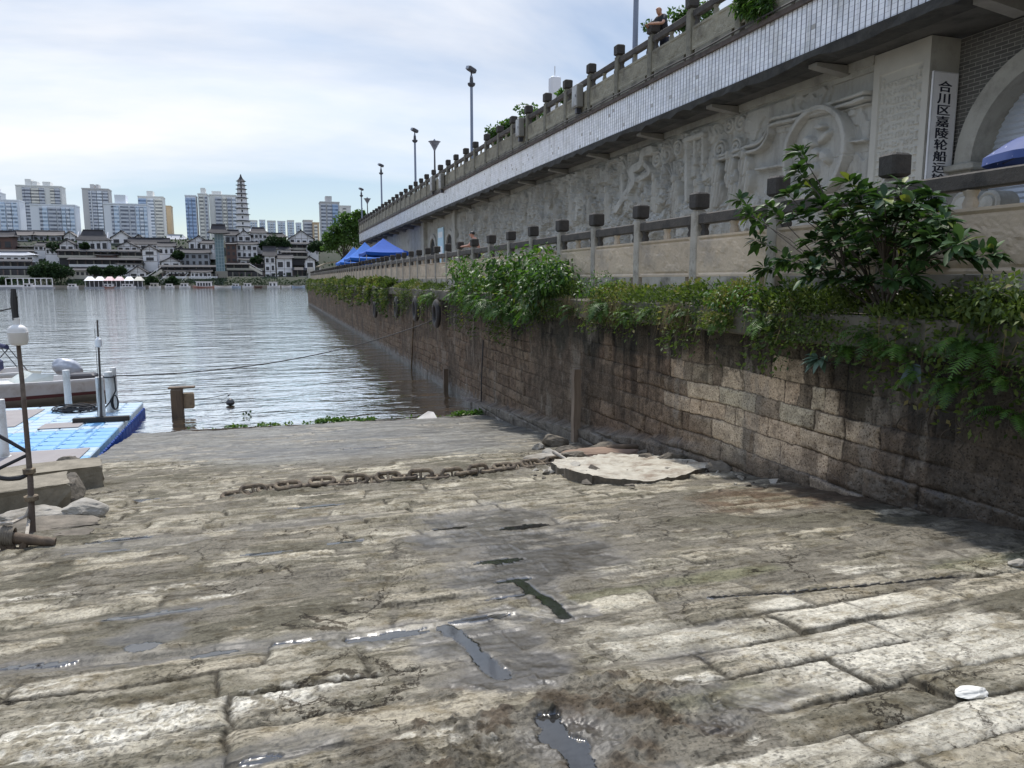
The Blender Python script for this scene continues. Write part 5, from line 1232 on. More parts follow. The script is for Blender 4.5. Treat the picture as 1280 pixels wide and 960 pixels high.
def rock(p, d, seed, mat, label, group=None, rz=0.0, name='rock'):
    import bmesh
    bm = bmesh.new(); bmesh.ops.create_icosphere(bm, subdivisions=4, radius=.5); r_ = np.random.default_rng(seed)
    pl = [Vector(r_.normal(0, 1, 3)).normalized() for _ in range(9)]; dd = r_.uniform(.26, .42, 9)
    for v in bm.verts:
        for q, h in zip(pl, dd):
            k = v.co.dot(q)
            if k > h: v.co -= q*(k-h)*.92
        v.co += v.co.normalized()*.13*(float(fbm(np.array([v.co.x*5+seed]), np.array([v.co.y*5+v.co.z*4]), 3, seed)[0])-.5)
    co = np.array([v.co[:] for v in bm.verts]); co = co*np.array(d)*1.2; c, s = math.cos(rz), math.sin(rz)
    co = np.stack([co[:, 0]*c-co[:, 1]*s, co[:, 0]*s+co[:, 1]*c, co[:, 2]], 1)+np.array(p)
    bm.verts.ensure_lookup_table(); f = [[v.index for v in q.verts] for q in bm.faces]; bm.free()
    o = mesh_obj(name, co, f, mat); meta(o, label, 'rock', group); return o
def rz_at(px, py, dz=0.0): p = on_ramp(px, py); return (p[0], p[1], float(ramp_z(p[1]))+dz)
rock(rz_at(692, 560, .12), (.62, .4, .36), 1, ROCK_M, 'dark mossy boulder beside the foot of the tall timber post')
rock(rz_at(672, 563, .06), (.25, .22, .2), 2, ROCK_P, 'small pale stone left of the dark mossy boulder')
rock(rz_at(716, 580, .12), (.42, .32, .24), 3, ROCK_M, 'brown stone sitting on the edge of the concrete slab by the chain')
rock(rz_at(680, 579, .08), (.8, .4, .18), 4, ROCK_P, 'flat pale slab of stone under the right end of the chain')
rock(rz_at(706, 571, .1), (.5, .25, .2), 5, ROCK_M, 'thin tilted stone between the boulder and the concrete slab')
rock((6.0, 12.8, float(ramp_z(12.8))+.05), (1.5, 1.0, .22), 6, pm('sandy mud', (.24, .165, .115), (.18, .125, .09), 3, .95, .6, 12), 'low heap of brown sandy mud behind the concrete slab', name='mud_heap')
rock((6.25, 13.2, float(ramp_z(13.2))+.12), (.7, .5, .16), 7, ROCK_M, 'flat dark stone on top of the sandy mud heap')
rock((6.55, 11.1, float(ramp_z(11.1))+.12), (.5, .35, .2), 8, ROCK_M, 'dark lump of rubble between the slab and the quay wall')
rock(rz_at(900, 588, .05), (.4, .3, .2), 9, ROCK_M, 'small dark rubble stone by the right tip of the concrete slab')
rock(rz_at(1216, 866, -.004), (.17, .11, .05), 10, pm('white pebble', (.66, .64, .58), (.58, .56, .5), 8, .8), 'white pebble wedged between the pale paving slabs at lower right', name='pebble')
rock(rz_at(622, 772, .02), (.14, .06, .04), 12, ROCK_P, 'grey chip of stone lying by the crossing of the wet gutters', name='pebble')
rock(rz_at(1275, 706, .02), (.2, .12, .06), 13, ROCK_P, 'pale flat stone at the right edge of the ramp', name='rock')
import bmesh as _bm0
mb = MB(); r_ = np.random.default_rng(55)
for k in range(150):
    if k < 70: x, y = r_.normal(4.55, .28), r_.normal(11.5, .75)
    elif k < 115: x, y = r_.normal(6.55, .2), r_.uniform(8.2, 12.5)
    else: x, y = r_.normal(5.8, .5), r_.normal(12.6, .4)
    s = r_.uniform(.03, .11)*(1 if k % 9 else 1.7); q = [Vector(r_.normal(0, 1, 3)) for _ in range(10)]; z = float(ramp_z(y))+s*.25+(.05 if 4.5 < x < 6.4 and 9.7 < y < 11.9 else 0)
    bm = _bm0.new(); [bm.verts.new((x+v.normalized().x*s, y+v.normalized().y*s, z+v.normalized().z*s*.6)) for v in q]; _bm0.ops.convex_hull(bm, input=bm.verts[:]); bm.verts.index_update(); mb.mat = k % 2
    bm.verts.ensure_lookup_table(); mb.add([v.co[:] for v in bm.verts], [[v.index for v in f.verts] for f in bm.faces]); bm.free()
o = mb.build('rubble', [ROCK_M, ROCK_P], None); meta(o, 'loose rubble scattered round the broken slab and the foot of the wall', 'rubble', kind='stuff')
WOOD_D = pm('old wet wood', (.16, .115, .075), (.09, .065, .045), 6, .85, .6, 30, stretch=(1, 1, .2), stain=(.05, .04, .03))
WOOD_L = pm('bleached driftwood', (.42, .38, .32), (.3, .26, .21), 8, .85, .5, 30)
def log(pts, r, label, mat=None, name='driftwood', cat='driftwood', n=9):
    mb = MB(); P = [Vector(p) for p in pts]; Q = []
    for i in range(len(P)-1):
        for t in np.linspace(0, 1, 5, endpoint=False): Q.append(P[i].lerp(P[i+1], t))
    Q.append(P[-1]); m = len(Q)
    mb.tube(Q, [r*(1-.35*i/m)*rng.uniform(.88, 1.1) for i in range(m)], n); o = mb.build(name, mat or WOOD_D, None, smooth=True); meta(o, label, cat); return o
a = rz_at(758, 570, .14); log([a, (a[0]+.35, a[1]-.1, a[2]+.04), (a[0]+.85, a[1]-.15, a[2]+.03)], .075, 'short thick dark log lying on the concrete slab')
a = rz_at(704, 583, .1); log([(a[0]-.1, a[1]+.2, a[2]+.12), (a[0]+.12, a[1]-.3, a[2]-.02)], .035, 'pale stick leaning on the end of the chain', WOOD_L)
# tall posts by the wall
def post_thing(px, ytop, ybot, X, w_, z0, label, mat):
    q = on_x(px, (ytop+ybot)/2, X); zt = on_x(px, ytop, X)[2]
    mb = MB(); k = 9; vs = []
    for i in range(k):
        z = z0+(zt-z0)*i/(k-1); j = rng.uniform(-.012, .012, 2)
        vs += [(X-w_/2+j[0], q[1]-w_/2+j[1], z), (X+w_/2+j[0], q[1]-w_/2+j[1], z), (X+w_/2+j[0], q[1]+w_/2+j[1], z), (X-w_/2+j[0], q[1]+w_/2+j[1], z)]
    fs = [(0, 3, 2, 1), tuple(range(4*k-4, 4*k))]
    for i in range(k-1):
        for c in range(4): fs.append((i*4+c, i*4+(c+1) % 4, i*4+4+(c+1) % 4, i*4+4+c))
    mb.add(vs, fs); o = mb.build('timber_post', mat, None); meta(o, label, 'post'); return o
post_thing(720, 461, 552, 6.62, .17, .55, 'tall weathered timber post standing on the ramp by the quay wall', pm('worn post wood', (.26, .2, .145), (.13, .095, .065), 5, .85, .6, 20, stretch=(1, 1, .15), stain=(.06, .045, .035)))
post_thing(557, 461, 497, 6.7, .18, -.6, 'dark stub of timber rising from the water by the quay wall', WOOD_D)
# timber stump in the water
st = thing('timber_pile', 'old square timber pile with two blocks standing in the river', 'pile', (-3.0, 26.0, 0))
MB().cham((-3.05, 26.2, -.02), (.36, .34, 1.9), .03).build('pile', WOOD_D, st)
MB().cham((-2.72, 26.35, .50), (.34, .30, .5), .03).build('block', pm('pale end grain', (.34, .26, .17), (.2, .15, .1), 6, .85, .5, 20), st)
mb = MB(); mb.cham((-2.9, 26.25, .965), (.8, .36, .055), .01); mb.build('cap_plank', WOOD_D, st)

# ------------------------------------------------------------------ floating dock
DK_P = pm('faded pale blue plastic', (.35, .45, .53), (.28, .41, .52), 2.5, .55, .1, 30, stain=(.42, .43, .42), stain_scale=2.5)
DK_B = pm('blue dock plastic', (.13, .32, .54), (.20, .39, .57), 3, .5, .1, 30)
DK_D = pm('deep blue dock plastic', (.015, .06, .30), (.02, .09, .38), 4, .45, 0)
dock = thing('floating_dock', 'blue floating plastic dock moored beside the ramp', 'dock', (-6, 20, 0))
CUB = .5
def dock_x(i, y): return -4.08-(y-14)*.008-.5*i
def float_proto(mt):
    mb = MB(); mb.mat = 0; mb.cham((0, 0, .30), (.49, .49, .24), .025); mb.mat = 1; mb.cham((0, 0, .02), (.46, .46, .36), .06)
    for s in (-.14, .14): mb.lathe([(.07, -.16), (.085, -.14), (.085, .14), (.07, .16)], (.22, s, .08), 8)
    mb.mat = 0; mb.lathe([(.05, 0), (.05, .012), (.02, .02)], (-.17, -.17, .42), 6)
    return mb.build('dock_float', [mt, DK_D], None, local=True)
fp, fb = float_proto(DK_P), float_proto(DK_B); rest = MB()
for j in range(28):
    for i in range(18):
        yc = 13.25+CUB*j; xc = dock_x(i, yc)-.25; blue = 20.0 < yc < 22.6 or (j*7+i*3) % 11 == 0
        if (i < 4 and j >= 6) or (j >= 26 and i < 10):
            c = (fb if blue else fp).copy(); link(c); c.parent = dock; c.location = Vector((xc, yc, 0))-dock.location
        else: rest.mat = 1 if blue else 0; rest.cham((xc, yc, .30), (.49, .49, .24), .025)
for p in (fp, fb): bpy.data.objects.remove(p)
o = rest.build('dock_float_field', [DK_P, DK_B], dock); o['kind'] = 'stuff'
MAT_M = pm('worn brown dock mat', (.29, .265, .25), (.24, .22, .215), 1.5, .85, .3, 12, stain=(.24, .21, .2), stain_scale=2)
for (x0, x1, y0, y1) in [(-6.2, -4.3, 14.0, 19.8), (-9.4, -6.9, 23.4, 26.4), (-8.9, -7.0, 19.4, 22.9), (-6.2, -5.2, 22.8, 23.6)]:
    mb = MB(); mb.cham(((x0+x1)/2, (y0+y1)/2, .436), (x1-x0, y1-y0, .022), .008); mb.build('deck_mat', MAT_M, dock)
# white pipe bollards
PIPE = pm('scuffed white plastic pipe', (.68, .69, .68), (.58, .59, .57), 4, .5, .1, 20, stain=(.42, .4, .36), stain_scale=2.5)
def bollard(px, py, h, r, label):
    p = on_z(px, py, .42); t = thing('dock_bollard', label, 'bollard', (p[0], p[1], .42), 'white pipe bollards on the floating dock')
    mb = MB(); mb.lathe([(r, 0), (r, h*.86), (r*1.02, h*.86), (r*1.02, h*.9), (r, h*.9), (r, h), (r*.4, h+.01)], (p[0], p[1], .42), 14); mb.build('pipe', PIPE, t, smooth=True)
    mb = MB(); mb.lathe([(r*1.25, 0), (r*1.25, .03), (r*1.05, .04)], (p[0], p[1], .42), 14); mb.build('base_ring', PIPE, t)
    return p
bollard(86, 508, 1.18, .105, 'white pipe bollard standing alone beside the black cable coil')
pl2 = bollard(128, 526, 1.28, .105, 'white pipe bollard with the thin lamp pole tied to it')
pb1 = bollard(139, 515, 1.25, .115, 'white pipe bollard with a black rope looped round its top')
bollard(145, 513, 1.35, .085, 'slim taller white pipe bollard at the back corner of the dock')
bollard(5, 572, 1.35, .12, 'white pipe bollard wrapped in netting at the left edge of the photo')
ROPE_B = pm('black rope', (.018, .018, .02), (.03, .03, .032), 30, .8); ROPE_G = pm('grey brown rope', (.20, .17, .13), (.13, .11, .085), 20, .9)
def rope(pts, r, label, mat=ROPE_B, name='rope', cat='rope', sag=0.0, n=6, parent=None):
    P = [np.array(p, float) for p in pts]; Q = []
    for i in range(len(P)-1):
        for t in np.linspace(0, 1, 12, endpoint=False): q = P[i]+(P[i+1]-P[i])*t; q[2] -= sag*4*t*(1-t); Q.append(tuple(q))
    Q.append(tuple(P[-1])); mb = MB(); mb.tube(Q, r, n); o = mb.build(name, mat, parent, smooth=True)
    if parent is None: meta(o, label, cat)
    return o
p = on_z(97, 512, .45); mb = MB()
for k in range(9):
    r = .30+.035*k+rng.uniform(-.04, .04); e = rng.uniform(.5, .75)
    mb.tube([(p[0]+r*1.25*math.cos(a)+rng.uniform(-.02, .02), p[1]+r*e*1.6*math.sin(a), .46+.025*(k % 4)+.03*math.sin(a*3+k)) for a in np.linspace(0, 6.0+rng.uniform(0, .3), 26)], .018, 5)
o = mb.build('cable_coil', ROPE_B, None, smooth=True); meta(o, 'messy coil of black cable lying on the blue dock', 'cable')
mb = MB()
for k in range(4): mb.tube([(pb1[0]+.17+.10*math.sin(a)*(.6+.15*k), pb1[1]-.18-.03*k, 1.0-.25-.22*math.cos(a)) for a in np.linspace(0, 6.28, 18)], .014, 5)
mb.tube([(pb1[0]+.17*math.cos(a), pb1[1]+.17*math.sin(a), 1.52) for a in np.linspace(0, 6.28, 16)], .022, 5)
mb.tube([(pb1[0]+.17, pb1[1]-.05, 1.5), (pb1[0]+.2, pb1[1]-.15, 1.1), (pb1[0]+.02, pb1[1]-.25, .75), (pb1[0]-.2, pb1[1]-.3, .5)], .022, 5)
o = mb.build('rope_loops', ROPE_B, None, smooth=True); meta(o, 'black rope looped round the bollards and hanging in coils', 'rope')
# thin lamp pole on the dock with its foot beam
base = pl2; lp2 = thing('dock_lamp', 'thin dark pole with a small white lantern tied to a bollard', 'lamp', (base[0], base[1]-.12, .42))
bx, by = base[0]+.02, base[1]-.2
tp = on_y(121.5, 400, by)
MB().cham((bx, by, .50), (1.45, .16, .14), .01).build('foot_beam', pm('black timber', (.02, .018, .016), (.035, .03, .026), 6, .7, .3, 20), lp2)
mb = MB(); mb.tube([(bx, by, .56), ((bx+tp[0])/2+.01, by, (tp[2]+.56)/2), tuple(tp)], [.035, .03, .022], 8); mb.build('pole', pm('dark steel pole', (.045, .04, .038), (.08, .065, .055), 6, .6, .2), lp2, smooth=True)
lz = on_y(123, 428, by); mb = MB(); mb.lathe([(.04, -.14), (.085, -.11), (.09, 0), (.085, .09), (.04, .13), (.03, .16)], tuple(lz), 12); mb.build('lantern', pm('white lantern', (.78, .78, .77), rough=.4), lp2, smooth=True)
mb = MB(); mb.tube([(tp[0]-.08, by, tp[2]-.25), (tp[0]-.1, by, 1.4), (bx-.1, by, .6)], .007, 5); mb.build('lamp_wire', ROPE_B, lp2)
# front lamp pole on the ramp
q = on_ramp(41, 667); py_ = q[1]; lp1 = thing('lamp_pole', 'tall rusty pole with a white drum lantern standing by the stone blocks', 'lamp', (q[0], q[1], q[2]))
def P1(px, py): return tuple(on_y(px, py, py_))
mb = MB(); mb.tube([P1(41, 670), P1(39.5, 640), P1(38, 600), P1(34, 550), P1(28, 480), P1(23, 432)], [.036, .036, .032, .028, .025, .023], 10); mb.build('pole', pm('rusty brown pole', (.12, .085, .065), (.07, .06, .055), 5, .8, .4, 30, stain=(.2, .16, .13), stain_scale=5), lp1, smooth=True)
mb = MB(); c = P1(22.4, 419); LS = .80; mb.lathe([(r_*LS, z_*LS) for r_, z_ in [(.05, -.15), (.10, -.14), (.125, -.10), (.130, .02), (.134, .03), (.134, .045), (.128, .05), (.122, .10), (.085, .135), (.05, .15), (.045, .17), (.045, .25), (.02, .26)]], c, 18); mb.build('lantern', pm('white drum lantern', (.70, .69, .66), (.62, .61, .58), 6, .45), lp1, smooth=True)
mb = MB(); mb.tube([P1(20, 400), P1(18.5, 390), P1(17.5, 378), P1(16.5, 361)], [.036, .034, .04, .026], 8); mb.tube([P1(19, 388), P1(17, 377), P1(18.5, 370)], .034, 7); mb.build('taped_top', pm('black tape', (.02, .02, .02), rough=.6), lp1, smooth=True)
mb = MB(); mb.lathe([(.05, -.03), (.07, -.02), (.07, .03), (.05, .04)], P1(36.5, 589), 8); mb.build('clamp', RUST, lp1); mb = MB(); mb.lathe([(.06, -.03), (.08, -.02), (.08, .03), (.06, .04)], P1(39, 623), 8); mb.build('clamp', RUST, lp1)
mb = MB(); a = P1(16.5, 385); mb.tube([a, (a[0]-.25, a[1], a[2]-.06), (a[0]-.7, a[1]+.2, a[2]-.02)], .008, 5); mb.build('wire_stub', ROPE_B, lp1)
# blocks and driftwood by the pole
BLOCK_M = pm('cut stone block', (.27, .235, .175), (.17, .148, .108), 5, .95, 1.0, 10, stain=(.14, .12, .085), stain_scale=1.5)
def block(x0, x1, y0, y1, h, rz, label, seed):
    import bmesh
    bm = bmesh.new(); bmesh.ops.create_cube(bm, size=1)
    bmesh.ops.bevel(bm, geom=bm.edges[:], offset=.05, segments=1); bmesh.ops.subdivide_edges(bm, edges=bm.edges[:], cuts=9, use_grid_fill=True)
    bm.verts.ensure_lookup_table(); co = np.array([v.co[:] for v in bm.verts]); f = [[v.index for v in q.verts] for q in bm.faces]; bm.free()
    nn = fbm(co[:, 0]*6+seed, co[:, 1]*4+co[:, 2]*6, 5, seed, .62)-.5
    co = co*np.array([x1-x0, y1-y0, h+.3]); co *= 1+nn[:, None]*np.array([.09, .22, .08])
    c, s = math.cos(rz), math.sin(rz); xm, ym = (x0+x1)/2, (y0+y1)/2
    co = np.stack([co[:, 0]*c-co[:, 1]*s+xm, co[:, 0]*s+co[:, 1]*c+ym, co[:, 2]+float(ramp_z(ym))+h/2-.15], 1)
    o = mesh_obj('stone_block', co, f, BLOCK_M); meta(o, label, 'stone block'); return o
block(-4.45, -2.9, 13.6, 14.35, .42, R_(14), 'long cut stone block at the ramp edge, farther from the lamp pole', 3)
block(-4.05, -2.85, 11.25, 12.0, .44, R_(16), 'squarer cut stone block right behind the lamp pole', 4)
rock((-3.6, 14.9, float(ramp_z(14.9))+.2), (.75, .5, .5), 21, ROCK_M, 'rough brown rock behind the long cut stone block')
rock((-2.85, 11.8, float(ramp_z(11.8))+.2), (.35, .6, .6), 26, ROCK_M, 'rough broken lump at the end of the squarer stone block')
rock((-3.05, 10.75, float(ramp_z(10.75))+.1), (.85, .5, .22), 22, ROCK_P, 'flat white topped stone left of the lamp pole foot')
rock((-2.5, 10.75, float(ramp_z(10.75))+.1), (.6, .45, .28), 23, ROCK_P, 'tilted pale stone right of the lamp pole foot')
rock((-2.9, 10.25, float(ramp_z(10.25))+.03), (1.2, .5, .16), 24, ROCK_M, 'dark flat stone under the white topped stone')
q = on_ramp(30, 690); g0 = float(ramp_z(q[1]))
def P2(px, py): return tuple(on_y(px, py, q[1]+.25))
log([P2(-22, 664), P2(10, 672), P2(40, 675), P2(69, 678)], .075, 'rope bound log end pointing right at the left edge of the ramp')
tr = thing('wooden_trestle', 'crooked wooden legs lashed with rope under the log at the left edge', 'trestle', (q[0], q[1], g0))
for a, b_ in [((-3, 668), (14, 705)), ((10, 672), (16, 700)), ((32, 672), (22, 699)), ((0, 672), (20, 690))]:
    mb = MB(); a3, b3 = P2(*a), P2(*b_); mb.tube([a3, tuple((np.array(a3)+np.array(b3))/2+np.array([.02, -.03, .01])), b3], [.05, .042, .038], 7); mb.build('leg', WOOD_D, tr, smooth=True)
mb = MB()
for k in range(5): c = np.array(P2(4+k*3.0, 669.5+k*.3)); mb.tube([tuple(c+np.array([.01*math.sin(a), .09*math.cos(a), .095*math.sin(a)])) for a in np.linspace(0, 6.28, 14)], .018, 5)
mb.build('lashing', ROPE_G, tr, smooth=True)
rope([P1(40, 628), P1(33, 645), P2(14, 654), P2(-8, 655)], .022, 'pale rope running from the lamp pole to the left edge', WOOD_L)
rope([P1(38, 630), P1(36, 650), P2(33, 672)], .02, 'short pale rope hanging from the lamp pole to the log', WOOD_L)
rope([P1(37, 590), P1(20, 598), P1(-10, 594)], .028, 'thick black hose sagging from the lamp pole to the left edge', sag=.02)
rope([P1(36, 568), P1(15, 578), P1(-10, 590)], .022, 'upper black hose running from the lamp pole to the left edge')
rope([P1(36, 566), P1(12, 552), P1(-10, 540)], .022, 'black hose rising from the lamp pole to the netted bollard')
rock(rz_at(95, 668, .02), (.5, .2, .05), 25, ROCK_M, 'thin dark board like stone lying beside the log')

# ------------------------------------------------------------------ boats at the dock
def hull(root, stern, bow, beam, zg, mats, name='hull'):
    S, B = np.array(stern, float), np.array(bow, float); ax = B-S; L_ = np.linalg.norm(ax); ax /= L_; sd_ = np.array([-ax[1], ax[0]])
    n = 18; rows = []
    for i in range(n):
        t = i/(n-1); wd = beam/2*(1 if t < .45 else math.sqrt(max(1-((t-.45)/.56)**2, .0004))); sh = zg+.28*t*t; ke = -.25+.5*max(t-.75, 0)
        c = S+ax*L_*t
        prof = [(0, ke), (wd*.62, -.10+.12*t), (wd*.85, .20+.12*t), (wd*.91, .32+.15*t), (wd, sh-.12), (wd*1.04, sh-.03), (wd*1.03, sh+.02), (wd*.88, sh+.02), (wd*.84, sh-.32), (0, sh-.42)]
        rows.append([(c, o, z) for o, z in prof])
    k = 10
    for side in (1, -1):
        for (ia, ib, mt, nm_) in [(0, 2, mats[2], 'bottom'), (2, 3, mats[1], 'stripe'), (3, 7, mats[0], 'gunwale'), (7, 9, mats[0], 'inner_side')]:
            mb = MB(); vs = []; w_ = ib-ia+1
            for r in rows:
                for (c, o, z) in r[ia:ib+1]: vs.append((c[0]+sd_[0]*o*side, c[1]+sd_[1]*o*side, z))
            fs = [(i*w_+j, i*w_+j+1, (i+1)*w_+j+1, (i+1)*w_+j) for i in range(n-1) for j in range(w_-1)]
            mb.add(vs, fs); mb.build(nm_, mt, root, smooth=True)
    mb = MB(); r = rows[0]; vs = [(c[0]+sd_[0]*o, c[1]+sd_[1]*o, z) for c, o, z in r[:7]]+[(c[0]-sd_[0]*o, c[1]-sd_[1]*o, z) for c, o, z in r[6::-1]]
    mb.add(vs, [tuple(range(len(vs)))]); mb.build('transom', mats[0], root)
    return S, ax, sd_, L_
GEL_W = pm('off white gelcoat', (.68, .67, .65), (.60, .58, .56), 2, .3, 0, stain=(.48, .44, .40), stain_scale=1.5)
GEL_R = pm('dull red stripe', (.16, .045, .04), (.12, .04, .035), 3, .4); GEL_B = pm('stained hull bottom', (.52, .47, .38), (.38, .33, .26), 2, .6, .2, 10)
bt = thing('speedboat', 'white speedboat with a dull red stripe moored behind the dock', 'boat', (-7.5, 30, 0))
S, ax, sd_, L_ = hull(bt, (-6.35, 32.0), (-12.3, 28.8), 1.9, .80, (GEL_W, GEL_R, GEL_B))
def BP(t, o, z): c = S+ax*L_*t+sd_*o; return (c[0], c[1], z)
GLASS_M = pm('milky windscreen', (.62, .64, .58), (.5, .53, .48), 3, .15)
mb = MB(); mb.add([BP(.44, -.72, .80), BP(.44, .72, .80), BP(.36, .60, 1.16), BP(.36, -.60, 1.16), BP(.28, -.82, .80), BP(.27, -.76, 1.06), BP(.28, .82, .80), BP(.27, .76, 1.06)], [(0, 1, 2, 3), (4, 0, 3, 5), (1, 6, 7, 2)]); mb.build('windscreen', GLASS_M, bt)
mb = MB(); mb.add([BP(.42, -.85, .80), BP(.42, .85, .80), BP(.95, .2, 1.02), BP(.95, -.2, 1.02), BP(.65, .62, .94), BP(.65, -.62, .94)], [(0, 1, 4, 5), (5, 4, 2, 3)]); mb.build('foredeck', GEL_W, bt)
mb = MB(); mb.tube([BP(.12, -.9, .84), BP(.4, -.92, .98), BP(.6, -.78, 1.1), BP(.9, -.3, 1.12)], .018, 6); mb.build('grab_rail', pm('dull steel', (.3, .3, .3), rough=.35, metal=.8), bt)
mb = MB(); mb.cham(BP(.10, .1, .82), (.9, .7, .26), .06); mb.build('seat', pm('dark seat vinyl', (.03, .028, .035), rough=.5), bt)
c = on_y(84, 460, 33.4); om = thing('outboard_motor', 'outboard motor under a wrinkled silver grey cover at the stern', 'outboard motor', tuple(c))
import bmesh as _b
bm = _b.new(); _b.ops.create_icosphere(bm, subdivisions=4, radius=1); co = np.array([v.co[:] for v in bm.verts]); f = [[v.index for v in q.verts] for q in bm.faces]; bm.free()
nn = fbm(co[:, 0]*3+2, co[:, 2]*3+co[:, 1]*2, 4, 33)-.5; co = co*(1+nn[:, None]*.22)*np.array([.52, .40, .40]); co[:, 2] += .18*(-co[:, 0]); co += c
mesh_obj('cover', co, f, pm('silver grey cover', (.42, .44, .48), (.33, .35, .39), 3, .45, .5, 6), om, smooth=True)
mb = MB(); mb.cham((c[0]+.05, c[1], c[2]-.75), (.2, .28, 1.2), .04); mb.build('shaft', pm('motor leg', (.06, .06, .065), rough=.4), om)
bt2 = thing('motorboat', 'white and blue motorboat with a folded canopy frame at the left edge', 'boat', (-10.5, 32, 0))
S, ax, sd_, L_ = hull(bt2, (-9.3, 33.6), (-15.5, 30.5), 2.1, .95, (GEL_W, pm('deep blue stripe', (.02, .03, .16), rough=.35), GEL_B))
mb = MB(); mb.cham(BP(.2, 0, 1.2), (1.1, .9, .5), .1); mb.build('seat', pm('navy seat', (.02, .025, .09), rough=.5), bt2)
mb = MB()
for o_ in (-.9, .9): mb.tube([BP(.02, o_, .98), BP(.10, o_, 1.9), BP(.3, o_, 1.95)], .02, 6); mb.tube([BP(.22, o_, .98), BP(.10, o_, 1.9)], .02, 6)
mb.tube([BP(.10, -.9, 1.9), BP(.10, .9, 1.9)], .02, 6); mb.build('canopy_frame', pm('black tube', (.03, .03, .035), rough=.4), bt2)
mb = MB(); mb.tube([BP(.11, -.95, 1.95), BP(.14, 0, 2.02), BP(.11, .95, 1.95)], .09, 8); mb.build('folded_canopy', pm('navy canvas', (.025, .03, .08), rough=.8), bt2, smooth=True)
# cables from the quay
a = on_x(545, 399, 6.75); rope([tuple(a), (-4.75, 25.4, 1.52)], .020, 'long dark mooring cable from the quay wall to a dock bollard', sag=.55, n=5)
a = on_x(415, 428, 6.8); b_ = on_z(285, 494, .02); rope([tuple(a), tuple(b_)], .018, 'thin mooring rope slanting from the far quay into the water', sag=.3, n=5)
rope([(-2.6, 26.3, .55), tuple(on_z(285, 492, .05))], .012, 'short slack line tied to the timber pile', sag=.05, n=5)
p = on_z(288, 506, .02); mb = MB(); mb.lathe([(.03, -.05), (.13, -.02), (.16, .06), (.10, .15), (.03, .2)], (p[0], p[1], .05), 12); o = mb.build('float_buoy', pm('black float', (.02, .022, .025), rough=.4), None, smooth=True); meta(o, 'small black float bobbing on the water near the ramp', 'float')
# tyres hung along the wall, posts and pipes
TYRE = pm('old tyre rubber', (.022, .021, .02), (.035, .032, .03), 8, .8, .4, 20)
for i, (px, py, lab) in enumerate([(470, 386, 'old tyre hanging on the quay wall, farthest of the four tyres'), (497, 384, 'old tyre hanging on the quay wall, second farthest of the four tyres'), (521, 386, 'large old tyre hanging on the quay wall, second nearest of the four tyres'), (547, 392, 'old tyre in the ferns of the quay wall, nearest of the four tyres')]):
    c = on_x(px, py, 6.62); t = thing('tyre_fender', lab, 'tyre', tuple(c), 'tyre fenders on the quay wall'); R0, r0 = .38, .15
    mb = MB(); n, k = 28, 12; vs = []
    for u in range(n):
        for v in range(k):
            A, B = 2*math.pi*u/n, 2*math.pi*v/k; rr = R0+r0*math.cos(B)*(1 if math.cos(B) > 0 else .7); tr_ = .012*(u % 2)*(math.cos(B) > .5)
            vs.append((c[0]+r0*.75*math.sin(B)-.05, c[1]+(rr+tr_)*math.cos(A), c[2]+(rr+tr_)*math.sin(A)*1.12))
    fs = [(u*k+v, ((u+1) % n)*k+v, ((u+1) % n)*k+(v+1) % k, u*k+(v+1) % k) for u in range(n) for v in range(k)]
    mb.add(vs, fs); mb.build('tyre', TYRE, t, smooth=True)
    mb = MB(); mb.tube([(c[0]-.02, c[1]-.05, c[2]+R0), (6.70, c[1], 3.9)], .022, 5); mb.build('hanging_rope', ROPE_G, t)
for px, y0, y1, lab in [(603, 425, 520, 'thin dark rope hanging straight down the quay wall'), (516, 398, 468, 'dark rusty pipe running down the quay wall into the water')]:
    a, b_ = on_x(px+1, y0, 6.78), on_x(px-2, y1, 6.80); rope([tuple(a), tuple((a+b_)/2+np.array([0, .05, 0])), tuple(b_)], .022 if px > 550 else .05, lab, RUST if px < 550 else ROPE_B, 'wall_rope' if px > 550 else 'wall_pipe', 'rope' if px > 550 else 'pipe')
# floating debris line
mb = MB()
w0 = on_z(612, 520, .02); w1 = on_z(196, 541, .02)
for k in range(40):
    t = rng.uniform(0, 1); c = np.array(w0)*(1-t)+np.array(w1)*t; L_ = rng.uniform(.15, .7); a = rng.normal(0, .25)
    mb.tube([(c[0]-L_*math.cos(a), c[1]+rng.normal(.05, .10)-L_*math.sin(a)*.3, .015), (c[0]+L_*math.cos(a), c[1]+.03+L_*math.sin(a)*.3, .03)], rng.uniform(.006, .02), 5)
o = mb.build('twig_litter', WOOD_D, None); meta(o, 'line of floating twigs and straw along the ramp edge', 'litter', kind='stuff')
p = on_z(534, 523, .03); p0_ = p; mb = MB(); mb.add([(p[0]-.5, p[1]-.1, .02), (p[0]+.42, p[1]-.16, .03), (p[0]+.35, p[1]+.2, .28), (p[0]+.1, p[1]+.25, .34), (p[0]-.1, p[1]+.2, .14), (p[0]-.5, p[1]-.05, .07), (p[0]+.42, p[1]-.11, .09), (p[0]+.35, p[1]+.25, .33), (p[0]+.1, p[1]+.3, .38), (p[0]-.1, p[1]+.25, .19)], [(0, 1, 2, 3, 4), (9, 8, 7, 6, 5), (0, 5, 6, 1), (1, 6, 7, 2), (2, 7, 8, 3), (3, 8, 9, 4), (4, 9, 5, 0)])
mb.v = [(p0_[0]+(a-p0_[0])*.72, p0_[1]+(b_-p0_[1])*.72, c*.6) for a, b_, c in mb.v]
o = mb.build('foam_scrap', pm('dirty white foam', (.66, .63, .58), (.55, .5, .45), 5, .9), None); meta(o, 'broken scrap of dirty white foam at the water edge', 'scrap')
